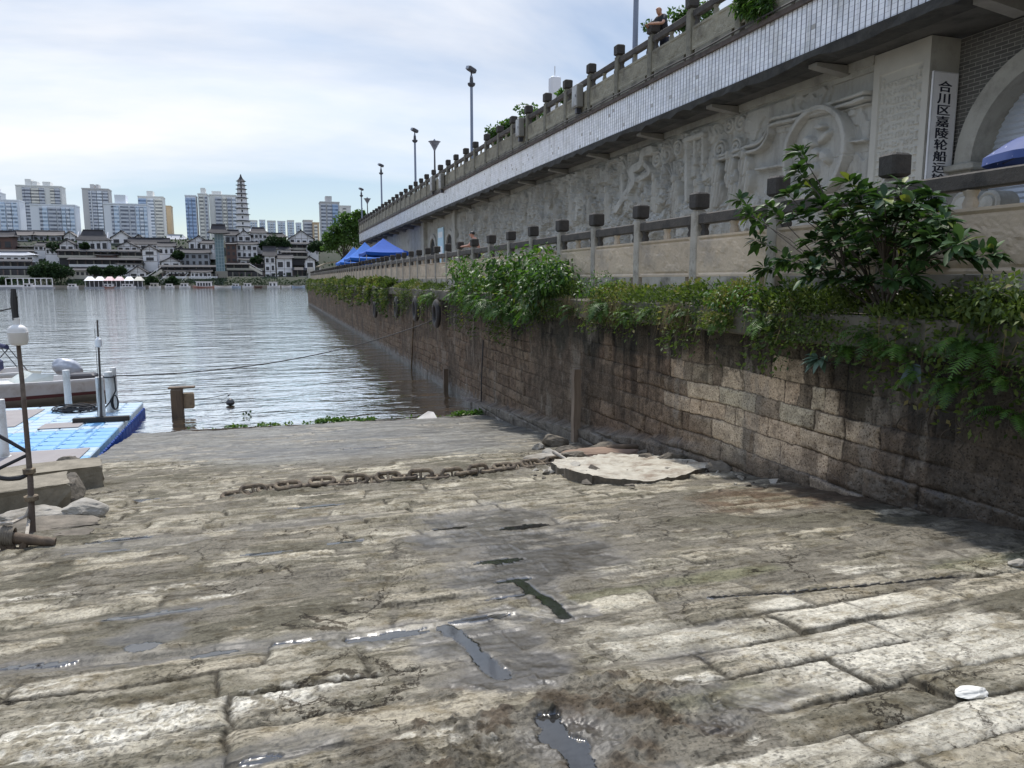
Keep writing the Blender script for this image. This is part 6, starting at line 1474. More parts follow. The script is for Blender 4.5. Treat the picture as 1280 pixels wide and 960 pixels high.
# ------------------------------------------------------------------ plants
def leaves(name, P, D, Nn, Ln, Wd, tint, mat, parent=None, rows=(0, .3, .65, 1.0), prof=(.06, 1.0, .72, .0), droop=.3, fold=.12, kind=None):
    """many leaves in one foliage mesh; each leaf is a small bent, folded blade"""
    P = np.asarray(P, float); D = np.asarray(D, float); Nn = np.asarray(Nn, float); n = len(P)
    D = D/np.linalg.norm(D, axis=1, keepdims=True); S = np.cross(D, Nn); S /= np.linalg.norm(S, axis=1, keepdims=True)+1e-9; U = np.cross(S, D)
    Ln = np.broadcast_to(Ln, n)[:, None]; Wd = np.broadcast_to(Wd, n)[:, None]; V = []
    for t, w_ in zip(rows, prof):
        c = P+D*Ln*t; c[:, 2] -= (Ln[:, 0]*droop*t*t)
        V += [c-S*Wd*.5*w_+U*Wd*fold*w_, c, c+S*Wd*.5*w_+U*Wd*fold*w_]
    R = len(rows); V = np.stack(V, 1).reshape(-1, 3); F = []
    for r in range(R-1):
        for k in range(2): F.append([r*3+k, r*3+k+1, r*3+k+4, r*3+k+3])
    F = (np.array(F)[None]+np.arange(n)[:, None, None]*R*3).reshape(-1, 4)
    T = np.repeat(np.broadcast_to(tint, n), R*3)
    return mesh_obj(name, V, F, mat, parent, smooth=True, attrs={'tint': T})
def quads(name, P, D, Ln, Wd, tint, mat, parent=None):
    """small leaves: one folded diamond each"""
    P = np.asarray(P, float); n = len(P); D = D/(np.linalg.norm(D, axis=1, keepdims=True)+1e-9)
    r = rng.normal(0, 1, (n, 3)); S = np.cross(D, r); S /= np.linalg.norm(S, axis=1, keepdims=True)+1e-9
    Ln = np.broadcast_to(Ln, n)[:, None]; Wd = np.broadcast_to(Wd, n)[:, None]
    m = P+D*Ln*.45
    V = np.stack([P, m-S*Wd*.5, P+D*Ln, m+S*Wd*.5], 1).reshape(-1, 3); F = np.arange(n*4).reshape(n, 4)
    return mesh_obj(name, V, F, mat, parent, attrs={'tint': np.repeat(np.broadcast_to(tint, n), 4)})
LEAF_D = leaf_mat('glossy dark leaf', (.018, .045, .016), (.065, .12, .034), (.18, .20, .045), .18, .5)
LEAF_B = leaf_mat('bright shrub leaf', (.025, .065, .014), (.085, .165, .028), (.22, .25, .06), .32, .45)
LEAF_W = leaf_mat('weed leaf', (.028, .052, .015), (.125, .165, .038), (.21, .17, .08), .28, .6)
LEAF_F = leaf_mat('fern leaf', (.025, .06, .014), (.085, .17, .03), (.16, .2, .05), .35, .5)
LEAF_T = leaf_mat('tree leaf', (.026, .06, .016), (.085, .155, .034), (.15, .20, .05), .35, .5)
LEAF_FAR = leaf_mat('far tree leaf', (.012, .028, .012), (.032, .062, .022), (.05, .08, .03), .15, .7)
DRY = leaf_mat('dry grass', (.12, .085, .04), (.25, .19, .10), None, .2, .8)
BARK = pm('shrub bark', (.06, .048, .035), (.035, .028, .02), 10, .9, .4)
def unit(v): return v/(np.linalg.norm(v, axis=-1, keepdims=True)+1e-9)
# large leaved shrub at the right
sh = on_x(1108, 398, 6.95); shrub = thing('broadleaf_shrub', 'large broadleaf shrub with drooping dark leaves on the quay ledge in front of the balustrade', 'shrub', tuple(sh))
tips = [(925, 250), (945, 300), (938, 270), (997, 213), (985, 243), (1030, 255), (1062, 228), (1085, 258), (1050, 292), (1105, 248), (1128, 232), (1150, 268), (1120, 300), (1172, 262), (1192, 288), (1080, 330), (1020, 332), (980, 325), (955, 335), (1240, 318), (1212, 322), (1160, 325), (1140, 345), (1055, 350), (1012, 300), (1095, 285), (1070, 305), (1165, 300), (1040, 275), (1010, 345), (1110, 330), (1135, 285), (1185, 310),
        (1075, 245), (1040, 300), (1120, 275), (1140, 255), (1090, 300), (1060, 325), (1130, 310), (1155, 285), (1030, 285), (1100, 320), (1070, 280), (1175, 295), (1145, 325), (1010, 320), (1200, 305), (1085, 235), (1110, 260), (1050, 250), (1165, 245), (1115, 350), (1080, 355), (1150, 365), (1035, 350),
        (1000, 190), (965, 262), (1060, 268), (1100, 270), (1148, 300), (1035, 315), (1100, 310), (1125, 262), (1180, 275), (1000, 270), (1015, 235)]
mb = MB(); LP, LD, LN, LL, LT = [], [], [], [], []
TP = [on_x(px, py, 6.95+rng.uniform(-.75, .25)) for px, py in tips]; sh0 = np.array(sh)
forks = []
for k in range(9):
    t_ = TP[(k*7+3) % len(TP)]; f_ = sh0+(t_-sh0)*rng.uniform(.38, .55)+np.array([0, 0, .10]); forks.append(f_); q0 = sh0+np.array([rng.uniform(-.07, .07), rng.uniform(-.12, .12), 0])
    mb.tube([tuple(q0), tuple(q0+(f_-q0)*.5+rng.normal(0, .035, 3)), tuple(f_)], [.024, .018, .013], 6)
for tp in TP:
    fk = min(forks, key=lambda q: float(np.linalg.norm(q-(sh0+(tp-sh0)*.5)))); mid = fk+(tp-fk)*.5+np.array([0, 0, .07])+rng.normal(0, .03, 3)
    mb.tube([tuple(fk), tuple(mid), tuple(tp)], [.011, .008, .004], 5)
    ax_ = unit((tp-mid)+np.array([0, 0, .25]))
    for part, cnt in ((1.0, int(rng.integers(13, 20))), (.82, 8), (.62, 6)):
        bp_ = mid+(tp-mid)*part
        for k in range(cnt):
            a = 2.4*k+rng.uniform(0, .5); s1 = unit(np.cross(ax_, [.3, .1, 1.])); s2 = np.cross(ax_, s1); d = s1*math.cos(a)+s2*math.sin(a)
            d = unit(d+ax_*rng.uniform(.15, .9)+np.array([0, 0, rng.uniform(-.25, .15)])); LP.append(bp_+d*.02); LD.append(d); LN.append(np.array([rng.normal(0, .25), rng.normal(0, .25), 1.])); LL.append(rng.uniform(.10, .25))
            LT.append(rng.uniform(0, .75) if rng.uniform() > .035 else rng.uniform(.88, 1.0))
mb.build('stems', BARK, shrub, smooth=True)
LL = np.array(LL); leaves('foliage', LP, LD, LN, LL, LL*.42, np.array(LT), LEAF_D, shrub, rows=(0, .18, .5, .8, 1.0), prof=(.05, .62, 1.0, .62, .02), droop=.24)
def leaf_cloud(n, c, rad, size, out=.6, flat=1.0, seed=0, shell=.45):
    r_ = np.random.default_rng(seed); d = unit(r_.normal(0, 1, (n, 3))); rr = (shell+(1-shell)*r_.uniform(0, 1, n)**.5)[:, None]
    lump = fbm(d[:, 0]*2.6+seed, d[:, 1]*2.6+d[:, 2]*2.1, 3, seed)[:, None]; P = np.array(c)+d*rr*np.array(rad)*(.62+.75*lump)
    D = unit(d*out+r_.normal(0, .6, (n, 3))+np.array([0, 0, -.15])); return P, D
# bright shrub in the middle
def bush(name, label, cat, px_list, X, leaf_n, size, mat, seed, stem_from, group=None, cl_r=.42, stem=.02, tb=0.0):
    b0 = on_x(*stem_from, X); t = thing(name, label, cat, tuple(b0), group); mb = MB(); Ps, Ds, Ts = [], [], []
    for i, (px, py) in enumerate(px_list):
        x = X+rng.uniform(-.45, .25); c = on_x(px, py, x); mb.tube([tuple(b0), tuple(b0+(c-b0)*.5+np.array([0, 0, .15])), tuple(c)], [stem, stem*.7, stem*.35], 5)
        P, D = leaf_cloud(leaf_n, c, (cl_r, cl_r, cl_r*.8), size, seed=seed+i); Ps.append(P); Ds.append(D); Ts.append(np.clip(rng.uniform(0, .62, leaf_n)+rng.uniform(-.1, .25)+tb, 0, 1))
    P = np.concatenate(Ps); D = np.concatenate(Ds); T = np.concatenate(Ts); n = len(P); T = np.where(rng.uniform(0, 1, n) < .04, rng.uniform(.85, 1, n), T); mb.build('stems', BARK, t, smooth=True)
    L_ = size*rng.uniform(.45, 1.3, n); Nn = rng.normal(0, .4, (n, 3))+np.array([0, 0, 1.])
    leaves('foliage', P, D, Nn, L_, L_*.5, T, mat, t, rows=(0, .4, 1.0), prof=(.1, 1.0, .05), droop=.3); return t
bush('green_shrub', 'dense bright green shrub in front of the balustrade below the shirtless man', 'shrub', [(575, 341), (590, 336), (612, 339), (635, 344), (655, 339), (672, 344), (600, 351), (625, 354), (650, 356), (685, 351), (585, 361), (668, 366), (640, 371), (610, 368), (690, 339), (680, 324), (696, 344), (575, 332), (660, 324), (622, 326), (700, 344), (595, 376)], 6.9, 190, .17, LEAF_B, 900, (635, 391), cl_r=.50)
bush('dark_shrub', 'dark leaved shrub at the right foot of the bright green shrub', 'shrub', [(672, 350), (685, 358), (660, 365), (690, 345), (676, 372)], 6.8, 150, .15, LEAF_D, 950, (680, 382), cl_r=.45)
for (pxs, lab, sd_, sz, nn_, mt) in [([(735, 358), (750, 352), (768, 362), (720, 366)], 'low wispy weed bush before the third balustrade panel', 960, .07, 160, LEAF_B), ([(885, 378), (905, 372), (925, 378), (945, 375), (968, 378)], 'low leafy weed bush before the balustrade left of the big shrub', 970, .075, 260, LEAF_B), ([(1215, 372), (1240, 380), (1265, 372), (1275, 388), (1250, 395)], 'leafy weed bush on the ledge at the right edge of the photo', 980, .08, 240, LEAF_W), ([(1010, 372), (1035, 380), (985, 385)], 'low weed bush beneath the big shrub', 985, .07, 240, LEAF_W)]:
    bush('weed_bush', lab, 'bush', pxs, 6.95, nn_, sz, mt, sd_, (pxs[0][0], pxs[0][1]+14), cl_r=.30, stem=.008)
# ferns
def fern(px, py, X, size, nfr, label, seed, mat=None, down=.8):
    c = on_x(px, py, X); t = thing('fern', label, 'fern', tuple(c), 'ferns on the quay ledge'); r_ = np.random.default_rng(seed); V = []; F = []; T = []
    for k in range(nfr):
        a = r_.uniform(.5*math.pi, 1.5*math.pi)+r_.normal(0, .4); L_ = size*r_.uniform(.6, 1.15); el = r_.uniform(.1, .9); d = np.array([math.cos(a)*math.cos(el), math.sin(a)*math.cos(el), math.sin(el)]); pts = []; p = c+r_.normal(0, .05*size, 3); v = d.copy(); m = 18
        for i in range(m+1):
            pts.append(p.copy()); p = p+v*L_/m; v = unit(v+np.array([0, 0, -down*1.9/m*(1+i/m)]))
        tt = r_.uniform(0, .8)
        for i in range(1, m):
            dr = unit(pts[i+1]-pts[i-1]); sd2 = unit(np.cross(dr, [r_.normal(0, .15), r_.normal(0, .15), 1.])); w_ = L_*.17*math.sin(math.pi*(i/m)**.7)+.008; u = dr*L_/m*.36
            for s in (-1, 1):
                tip = pts[i]+sd2*s*w_+dr*w_*.35-np.array([0, 0, w_*.25]); b = len(V); V += [pts[i]-u, pts[i]+u, tip+u*.2, tip-u*.2]; F.append([b, b+1, b+2, b+3]); T += [np.clip(tt+r_.normal(0, .07), 0, 1)]*4
    mesh_obj('fronds', np.array(V), np.array(F), mat or LEAF_F, t, attrs={'tint': np.array(T)}); return t
fl = [(598, 378, .9, 'arching fern clump left of the bright shrub foot'), (575, 372, .75, 'fern clump at the left end below the bright shrub'), (640, 388, 1.15, 'largest arching fern clump hanging below the bright shrub'), (618, 384, 1.0, 'fern clump in the middle below the bright shrub'), (668, 390, .8, 'fern clump below the dark leaved shrub'), (760, 385, .62, 'low fern clump on the ledge before the third balustrade panel'), (815, 392, .5, 'fern clump hanging under the fourth balustrade post'), (862, 392, .45, 'small fern clump left of the low leafy weed bush'),
      (1205, 430, .45, 'bright fern sprawling below the big shrub at right'), (1195, 480, .42, 'lowest fern hanging on the dark wall at right'), (1255, 475, .35, 'dull brown green fern at the right edge'), (540, 372, .8, 'fern clump above the nearest tyre'), (720, 390, .55, 'fern clump below the low wispy weed bush'), (905, 400, .42, 'fern tuft spilling over the wall left of the big shrub'), (960, 405, .45, 'fern tuft hanging over the wall below the left arm of the big shrub'), (1090, 420, .5, 'dark fern clump under the foot of the big shrub'), (1130, 440, .45, 'fern clump spilling right of the big shrub foot'), (1230, 440, .5, 'long fern clump spilling at the right edge'), (1060, 440, .35, 'fern tuft above the small broad leaved wall plant'), (1265, 520, .4, 'lowest fern clump at the right edge of the photo'), (790, 398, .5, 'fern tuft hanging between two balustrade posts'), (1150, 470, .32, 'small fern left of the lowest hanging fern')]
for i, (px, py, sz, lab) in enumerate(fl): fern(px, py, 6.72 if px < 1100 else 6.66, sz, 30 if sz > .6 else 14, lab, 1000+i)
# small broad leaf plant on the wall
c = on_x(1026, 448, 6.62); t = thing('wall_plant', 'small pale broad leaved plant growing out of the quay wall', 'plant', tuple(c)); n = 14; a = rng.uniform(0, 6.28, n)
D = np.stack([-np.abs(np.cos(a))*.7-.3, np.sin(a), rng.uniform(-.9, .6, n)], 1); leaves('foliage', np.repeat(c[None], n, 0)+D*.03, D, np.tile([-.4, 0, 1.], (n, 1)), rng.uniform(.14, .24, n), .085, rng.uniform(.3, .6, n), leaf_mat('dusty leaf', (.05, .085, .06), (.10, .15, .10), None, .1, .4), t, droop=.35)
c = on_x(1146, 455, 6.6); t = thing('hanging_leaf_sprig', 'sprig of grey blue drooping leaves under the big shrub', 'plant', tuple(c)); D = np.array([[-.3, .1, -1.], [-.4, .5, -.6], [-.3, -.5, -.4]]); leaves('foliage', np.repeat(c[None], 3, 0), D, np.tile([-1., 0, .3], (3, 1)), .22, .09, np.array([.4, .3, .5]), leaf_mat('grey blue leaf', (.06, .085, .09), (.09, .12, .12), None, .1, .4), t)
# weeds along the whole ledge
def weed_band(y0, y1, n, size, seed, hang=.5, topv=.3):
    r_ = np.random.default_rng(seed); y = y0*(y1/y0)**r_.uniform(0, 1, n) if y0 > 2 else r_.uniform(y0, y1, n)
    dens = fbm(y*.9, y*0, 4, seed); big = fbm(y*.22, y*0+3, 3, seed+5); keep = r_.uniform(0, 1, n) < np.clip((dens-.40)*3.8, .05, 1); y = y[keep]; dens = dens[keep]; big = big[keep]; n = len(y)
    t = r_.beta(1.5, 1.6, n); arc = t*3
    x = np.interp(arc, [0, 1, 2, 3], [7.28, 7.0, 6.70, 6.62]); z = np.interp(arc, [0, 1, 2, 3], [4.22, 4.12, 3.98, 3.98-hang]); z += np.where(arc > 2, -(arc-2)*hang*(big*2.2-.6), (dens-.3)*topv*r_.uniform(0, 1.4, n)); x -= r_.uniform(0, 1, n)**2*(.10+.35*np.clip(dens-.35, 0, 1))
    P = np.stack([x, y, z], 1); D = unit(np.stack([r_.normal(-.6, .5, n), r_.normal(0, .7, n), r_.normal(np.where(arc < 2, .5, -.4), .5, n)], 1))
    hue = fbm(y*.5, z*1.2, 3, seed+9); dry = (hue > .62)*(r_.uniform(0, 1, n) < .5); T = np.clip(r_.uniform(.05, .65, n)+(hue-.45)*.8, 0, .85); T = np.where(dry, r_.uniform(.85, 1, n), T)
    L_ = size*r_.uniform(.6, 1.6, n); return P, D, L_, T
A_ = [weed_band(8.5, 20, 40000, .045, 21, .36, .5), weed_band(4.0, 9.2, 24000, .045, 28, .62, .5), weed_band(3.0, 8.8, 14000, .075, 22, .72, .4), weed_band(8.5, 20, 11000, .07, 26, .36, .5), weed_band(18, 48, 26000, .085, 23, .75, .5), weed_band(44, 147, 26000, .20, 24, .95, .8)]
P = np.concatenate([a[0] for a in A_]); D = np.concatenate([a[1] for a in A_]); L_ = np.concatenate([a[2] for a in A_]); T = np.concatenate([a[3] for a in A_])
o = quads('ledge_weeds', P, D, L_, L_*.5, T, LEAF_W); meta(o, 'ragged band of weeds and creepers along the quay ledge', 'weeds', kind='stuff')
# dry grass and bare roots hanging down
n = 1100; y = np.where(rng.uniform(0, 1, n) < .7, rng.choice([13.9, 14.8, 16.2, 11.3], n)+rng.normal(0, .25, n), rng.uniform(5, 60, n)); P = np.stack([np.full(n, 6.68)-rng.uniform(0, .12, n), y, 4.0+rng.uniform(-.15, .12, n)], 1); D = np.stack([rng.normal(-.15, .12, n), rng.normal(0, .25, n), -np.ones(n)], 1)
o = leaves('dry_grass', P, D, np.tile([-1., .2, 0], (n, 1)), rng.uniform(.15, .55, n), rng.uniform(.006, .014, n), rng.uniform(0, 1, n), DRY, rows=(0, .5, 1), prof=(1, .8, .1), droop=.05, fold=.02); meta(o, 'dry brown grass hanging over the quay ledge', 'grass', kind='stuff')
mb = MB()
for (px, py, L0) in [(1160, 520, .5), (1178, 515, .6), (1188, 560, .45), (1262, 480, .55), (1275, 520, .5), (1140, 540, .3), (1195, 545, .5), (975, 430, .4), (880, 425, .4)]:
    c = on_x(px, py-25, 6.62); pts = [c]
    for k in range(7): c = c+np.array([rng.normal(0, .02), rng.normal(0, .04), -L0/7]); pts.append(c)
    mb.tube([tuple(q) for q in pts], [.008]*6+[.006, .003], 5)
o = mb.build('hanging_roots', BARK, None, smooth=True); meta(o, 'thin bare roots dangling over the dark quay wall', 'roots', kind='stuff')
# water hyacinth along the waterline
n = 4200; t = rng.uniform(0, 1, n); xx = -2.7+9.3*t; dn = fbm(xx*1.1, xx*0+2, 4, 71)+.35*np.exp(-((xx-6.1)/.9)**2)+.12*(xx < 2.0); k = rng.uniform(0, 1, n) < np.clip((dn-.50)*5, .015, 1); xx = xx[k]; n = len(xx)
P = np.stack([xx, 23.55-.02*(xx-2)+rng.normal(0, .11, n)+.1, rng.uniform(.0, .10, n)*sstep(.4, .8, dn[k])], 1); D = unit(np.stack([rng.normal(0, .6, n), rng.normal(-.2, .6, n), rng.uniform(.1, 1.2, n)], 1)); L_ = rng.uniform(.05, .13, n)
o = leaves('water_hyacinth', P, D, rng.normal(0, .5, (n, 3))+np.array([0, -.3, 1.]), L_, L_*.7, rng.uniform(.2, .95, n), LEAF_B, rows=(0, .5, 1), prof=(.2, 1, .3)); meta(o, 'floating green water weed washed against the end of the ramp', 'water weed', kind='stuff')
P = np.array([on_z(308+dx, 518+dy, .05) for dx, dy in [(0, 0), (5, -2), (-4, 1), (3, 2)]]); o = leaves('floating_sprig', np.repeat(P, 4, 0), unit(rng.normal(0, 1, (16, 3))+np.array([0, 0, 1.])), np.tile([0, 0, 1.], (16, 1)), .14, .08, rng.uniform(0, .4, 16), LEAF_D); meta(o, 'little dark plant sprig floating on the water', 'plant')
# ------------------------------------------------------------------ trees
def tree(name, label, cat, base, crowns, leaf_n, size, mat, seed, group=None, trunk_r=.25):
    t = thing(name, label, cat, tuple(base), group); mb = MB(); Ps, Ds, Ts = [], [], []; b0 = np.array(base, float); cm = np.mean([c[0] for c in crowns], 0); fork = b0+(cm-b0)*.45
    mb.tube([tuple(b0), tuple((b0+fork)/2+rng.normal(0, .1, 3)), tuple(fork)], [trunk_r, trunk_r*.85, trunk_r*.7], 8)
    for i, (c, r) in enumerate(crowns):
        c = np.array(c, float); mb.tube([tuple(fork), tuple((fork+c)/2+rng.normal(0, .15, 3)*r), tuple(c)], [trunk_r*.5, trunk_r*.3, trunk_r*.12], 6)
        for j in range(7):
            d = unit(rng.normal(0, 1, 3)); cc = c+d*r*.55; P, D = leaf_cloud(leaf_n//7, cc, (r*.58, r*.58, r*.42), size, seed=seed+i*13+j, shell=.2); Ps.append(P); Ds.append(D); Ts.append(np.clip(rng.uniform(0, .6, len(P))+rng.uniform(-.15, .25), 0, 1))
    mb.build('trunk', BARK, t, smooth=True); P = np.concatenate(Ps); D = np.concatenate(Ds); T = np.concatenate(Ts); L_ = size*rng.uniform(.6, 1.4, len(P)); quads('crown', P, D, L_, L_*.62, T, mat, t); return t
def at_y(px, py, Y): return on_y(px, py, Y)
Yt = 132
base = at_y(428, 332, Yt); base[2] = 4.2
tree('quayside_tree', 'leafy green tree at the far end of the quay behind the blue tents', 'tree', base, [(at_y(432, 283, Yt), 2.5), (at_y(446, 278, Yt), 2.2), (at_y(420, 292, Yt), 1.8), (at_y(440, 295, Yt), 2.3), (at_y(412, 303, Yt), 1.8), (at_y(427, 305, Yt), 2.2), (at_y(434, 273, Yt), 1.2), (at_y(450, 270, Yt), 1.2), (at_y(411, 297, Yt), 1.0)], 900, .42, LEAF_T, 2000)
for i, (px, py, r, Y, lab) in enumerate([(405, 347, 1.5, 147, 'bushy shrub at the far tip of the quay wall'), (396, 352, 1.2, 147.5, 'small bush hanging over the far tip of the quay'), (392, 349, .9, 147, 'leftmost bush at the quay tip')]):
    c = at_y(px, py, Y); c0 = c.copy(); c0[2] = min(3.9, c[2]-.3); tree('quay_bush', lab, 'bush', c0, [(c, r), (c+np.array([.6, 0, -.5]), r*.7)], 700, .3, LEAF_T, 2100+i*40, trunk_r=.06)
# plants on the walkway above
def deck_plant(px, py, X, r, label, seed, n=500, size=.16):
    c = on_x(px, py, X); b0 = np.array([X, c[1], 10.2]); t = tree('deck_shrub', label, 'shrub', b0, [(c, r), (c+np.array([.2, .5*r, -.4*r]), r*.8), (c+np.array([.1, -.6*r, -.3*r]), r*.7)], n, size, LEAF_T, seed, trunk_r=.05)
deck_plant(631, 158, 13.0, .55, 'spiky dark shrub behind the upper balustrade, left of the first cabinet', 2300); deck_plant(616, 168, 13.0, .5, 'lower dark shrub behind the upper balustrade, farthest left', 2340); deck_plant(661, 143, 13.0, .75, 'round dark shrub behind the upper balustrade near the white slim tower', 2380); deck_plant(706, 120, 12.5, .3, 'sparse little shrub seen through the upper balustrade rails', 2420, 200)
deck_plant(850, 22, 12.6, .40, 'leafy shrub just right of the man on the walkway', 2460, 300, .12); deck_plant(812, 32, 12.4, .25, 'thin leafy shrub just left of the man on the walkway', 2500, 140, .10); deck_plant(880, 8, 12.2, .35, 'small shrub behind the upper balustrade rail at the top of the photo', 2540, 200, .10)
c = on_x(938, 5, 10.85); t = thing('hanging_vine', 'bushy dark vine hanging over the upper balustrade at the top of the photo', 'vine', tuple(c)); Ps, Ds = [], []
for j, (px, py) in enumerate([(930, -5), (945, 0), (955, -6), (938, 10), (925, 8), (948, 12), (960, 4)]): P, D = leaf_cloud(150, on_x(px, py, 10.8), (.16, .22, .22), .1, seed=2600+j, shell=.1); Ps.append(P); Ds.append(D)
P = np.concatenate(Ps); D = np.concatenate(Ds); leaves('foliage', P, D, rng.normal(0, .5, P.shape)+np.array([0, 0, 1.]), .13, .05, rng.uniform(0, .7, len(P)), LEAF_T, t, rows=(0, .4, 1), prof=(.1, 1, .05))
# far bank trees
for i, (px, py, r, Y, lab) in enumerate([(60, 335, 8, 468, 'large dark green tree by the brown arcade on the far bank'), (75, 338, 6.5, 467, 'dark tree touching the stair below the great hall'), (47, 338, 5.5, 466, 'dark tree right beside the brown arcade'), (68, 308, 5, 505, 'dark tree left of the white half timbered gable'), (343, 301, 6.5, 512, 'round green tree above the tall white house'), (352, 303, 5.5, 511, 'green tree right of the round one above the white villa'), (332, 306, 4, 508, 'smaller green tree left of the round one'), (396, 307, 5, 495, 'dark tree at the right end below the grey tower'), (106, 307, 2.2, 498, 'small round clipped tree before the great hall'), (140, 337, 4, 474, 'clipped hedge bush above the pink tents'), (150, 338, 3.4, 474, 'clipped hedge bush right of the first one above the tents'), (118, 337, 3, 474, 'small bush left of the clipped hedges'), (320, 324, 3, 490, 'small dark tree under the cream balcony gallery'), (190, 350, 3, 463, 'low bush by the grey landing steps'), (215, 350, 3, 463, 'low bush between the landing steps'), (222, 318, 3.5, 495, 'dark bush behind the grey pavilion'), (4, 350, 3, 466, 'low bush at the far left waterline')]):
    c = at_y(px, py, Y); c0 = c.copy(); c0[2] -= r*1.1; tree('far_tree', lab, 'tree', c0, [(c, r*.75), (c+np.array([r*.55, 0, -r*.25]), r*.55), (c+np.array([-r*.55, 0, -r*.3]), r*.5)], 900, 1.1, LEAF_FAR, 3000+i*50, 'trees on the far bank', .4)
n = 9000; x0 = at_y(70, 350, 463)[0]; x1 = at_y(395, 350, 463)[0]; xx = rng.uniform(x0-260, x1+60, n); zz = rng.uniform(1.2, 6.0, n); P = np.stack([xx, 462.5+rng.uniform(-1, 3, n)+(zz-1)*.8, zz*(.6+.6*fbm(xx*.08, xx*0, 3, 9))], 1)
o = quads('bank_shrubbery', P, unit(rng.normal(0, 1, (n, 3))), 1.0, .7, rng.uniform(0, 1, n), LEAF_FAR); meta(o, 'dark strip of shrubbery above the far waterline', 'shrubbery', kind='stuff')
n = 16000; xx = rng.uniform(-620, 160, n); yy = rng.uniform(478, 600, n); P = np.stack([xx, yy, hill_z(xx, yy)+rng.uniform(0, 2.2, n)*fbm(xx*.05, yy*.05, 3, 8)*2], 1)
o = quads('hill_scrub', P, unit(rng.normal(0, 1, (n, 3))), 1.9, 1.3, rng.uniform(0, 1, n), LEAF_FAR); meta(o, 'dark scrub covering the hillside between the far houses', 'scrub', kind='stuff')
# ------------------------------------------------------------------ lamps, cabinets, tents
LAMP_M = pm('blue grey painted steel', (.20, .235, .31), (.17, .20, .27), 3, .45, 0); LAMP_D = pm('dark lamp head', (.035, .038, .05), (.06, .06, .07), 5, .5)
LX = 12.2
def flood_lamp(px, ytop, label):
    c = on_x(px, 200, LX); zt = on_x(px, ytop, LX)[2]; y = c[1]; t = thing('street_lamp', label, 'street lamp', (LX, y, 10.2), 'street lamps on the walkway')
    mb = MB(); mb.tube([(LX, y, 10.2), (LX, y, 10.35), (LX, y, zt-.5)], [.15, .10, .085], 12); mb.build('pole', LAMP_M, t, smooth=True)
    mb = MB(); mb.lathe([(.09, -.16), (.2, -.08), (.24, 0), (.24, .06), (.12, .10), (.1, .4)], (LX, y, zt-1.0), 12); mb.build('collar', LAMP_D, t)
    rot = Matrix.Rotation(R_(18), 3, 'Y') @ Matrix.Rotation(R_(25), 3, 'Z')
    mb = MB(); mb.tube([(LX, y, zt-.6), (LX, y, zt-.25)], .05, 8); mb.cham((LX, y, zt-.14), (.62, .36, .27), .05, rot); hd = mb.build('lamp_head', LAMP_D, t)
    mb = MB(); mb.cham(tuple(Vector((LX, y, zt-.14))+rot @ Vector((-.325, 0, -.01))), (.03, .28, .20), .01, rot); mb.build('lens', pm('grey glass lens', (.35, .38, .42), rough=.15), hd)
    return t
flood_lamp(590, 83, 'tall floodlight lamp, second nearest, standing alone against the sky'); flood_lamp(519, 160, 'tall floodlight lamp beside the first lotus lamp'); flood_lamp(476, 205, 'floodlight lamp in the middle of the far balustrade curve'); flood_lamp(450.5, 236, 'farthest floodlight lamp above the quayside tree')
c = on_x(794.5, 30, LX); t = thing('street_lamp', 'nearest lamp post, its top cut off by the photo edge', 'street lamp', (LX, c[1], 10.2), 'street lamps on the walkway')
mb = MB(); mb.tube([(LX, c[1], 10.2), (LX, c[1], 15.2)], [.10, .085], 12); mb.build('pole', LAMP_M, t, smooth=True); mb = MB(); mb.cham((LX, c[1], 15.35), (.62, .36, .3), .05); mb.build('lamp_head', LAMP_D, t)
def lotus_lamp(px, ytop, X, label):
    c = on_x(px, ytop, X); y = c[1]; zt = c[2]; t = thing('lotus_lamp', label, 'street lamp', (X, y, 10.2), 'lotus lamps on the walkway')
    mb = MB(); mb.tube([(X, y, 10.2), (X, y, zt-.5)], [.10, .055], 10); mb.build('pole', LAMP_D, t, smooth=True)
    mb = MB(); mb.lathe([(.05, -.75), (.10, -.6), (.24, -.35), (.42, -.05), (.50, 0), (.40, -.02), (.2, -.1), (.08, .12), (.03, .2)], (X, y, zt-.12), 10); mb.build('lotus_shade', pm('grey lotus shade', (.25, .27, .32), (.15, .16, .2), 6, .4), t)
lotus_lamp(543, 175, 12.6, 'lotus shaped lamp between the second and third floodlight lamps'); lotus_lamp(459, 247, 12.6, 'lotus shaped lamp beside the farthest floodlight lamp')
CAB_M = pm('pale grey cabinet', (.48, .49, .48), (.40, .41, .40), 3, .5, 0, stain=(.25, .24, .22))
for px, py, lab in [(722, 121, 'pale metal cabinet hung on the upper balustrade, nearest one'), (650, 160, 'pale metal cabinet on the upper balustrade near the dark shrub'), (552, 227, 'small cabinet on the far upper balustrade, right of a pair'), (541, 230, 'small cabinet on the far upper balustrade, left of a pair')]:
    c = on_x(px, py, 10.78); s = 1.0 if px > 600 else 1.25; t = thing('power_cabinet', lab, 'cabinet', tuple(c), 'cabinets hung on the upper balustrade')
    mb = MB(); mb.cham(tuple(c), (.24, .50*s, .78*s), .015); mb.build('housing', pm('cabinet side', (.22, .21, .18), (.16, .155, .135), 4, .6), t)
    mb = MB(); mb.cham((c[0]-.128, c[1], c[2]), (.02, .42*s, .68*s), .006); d = mb.build('door', CAB_M, t); mb = MB(); mb.cham((c[0]-.146, c[1]-.12, c[2]), (.016, .03, .1), .004); mb.build('handle', LAMP_D, d)
    mb = MB(); mb.cham((c[0]+.02, c[1], c[2]-.48*s), (.18, .16, .2), .01); mb.build('bracket', LAMP_D, t)
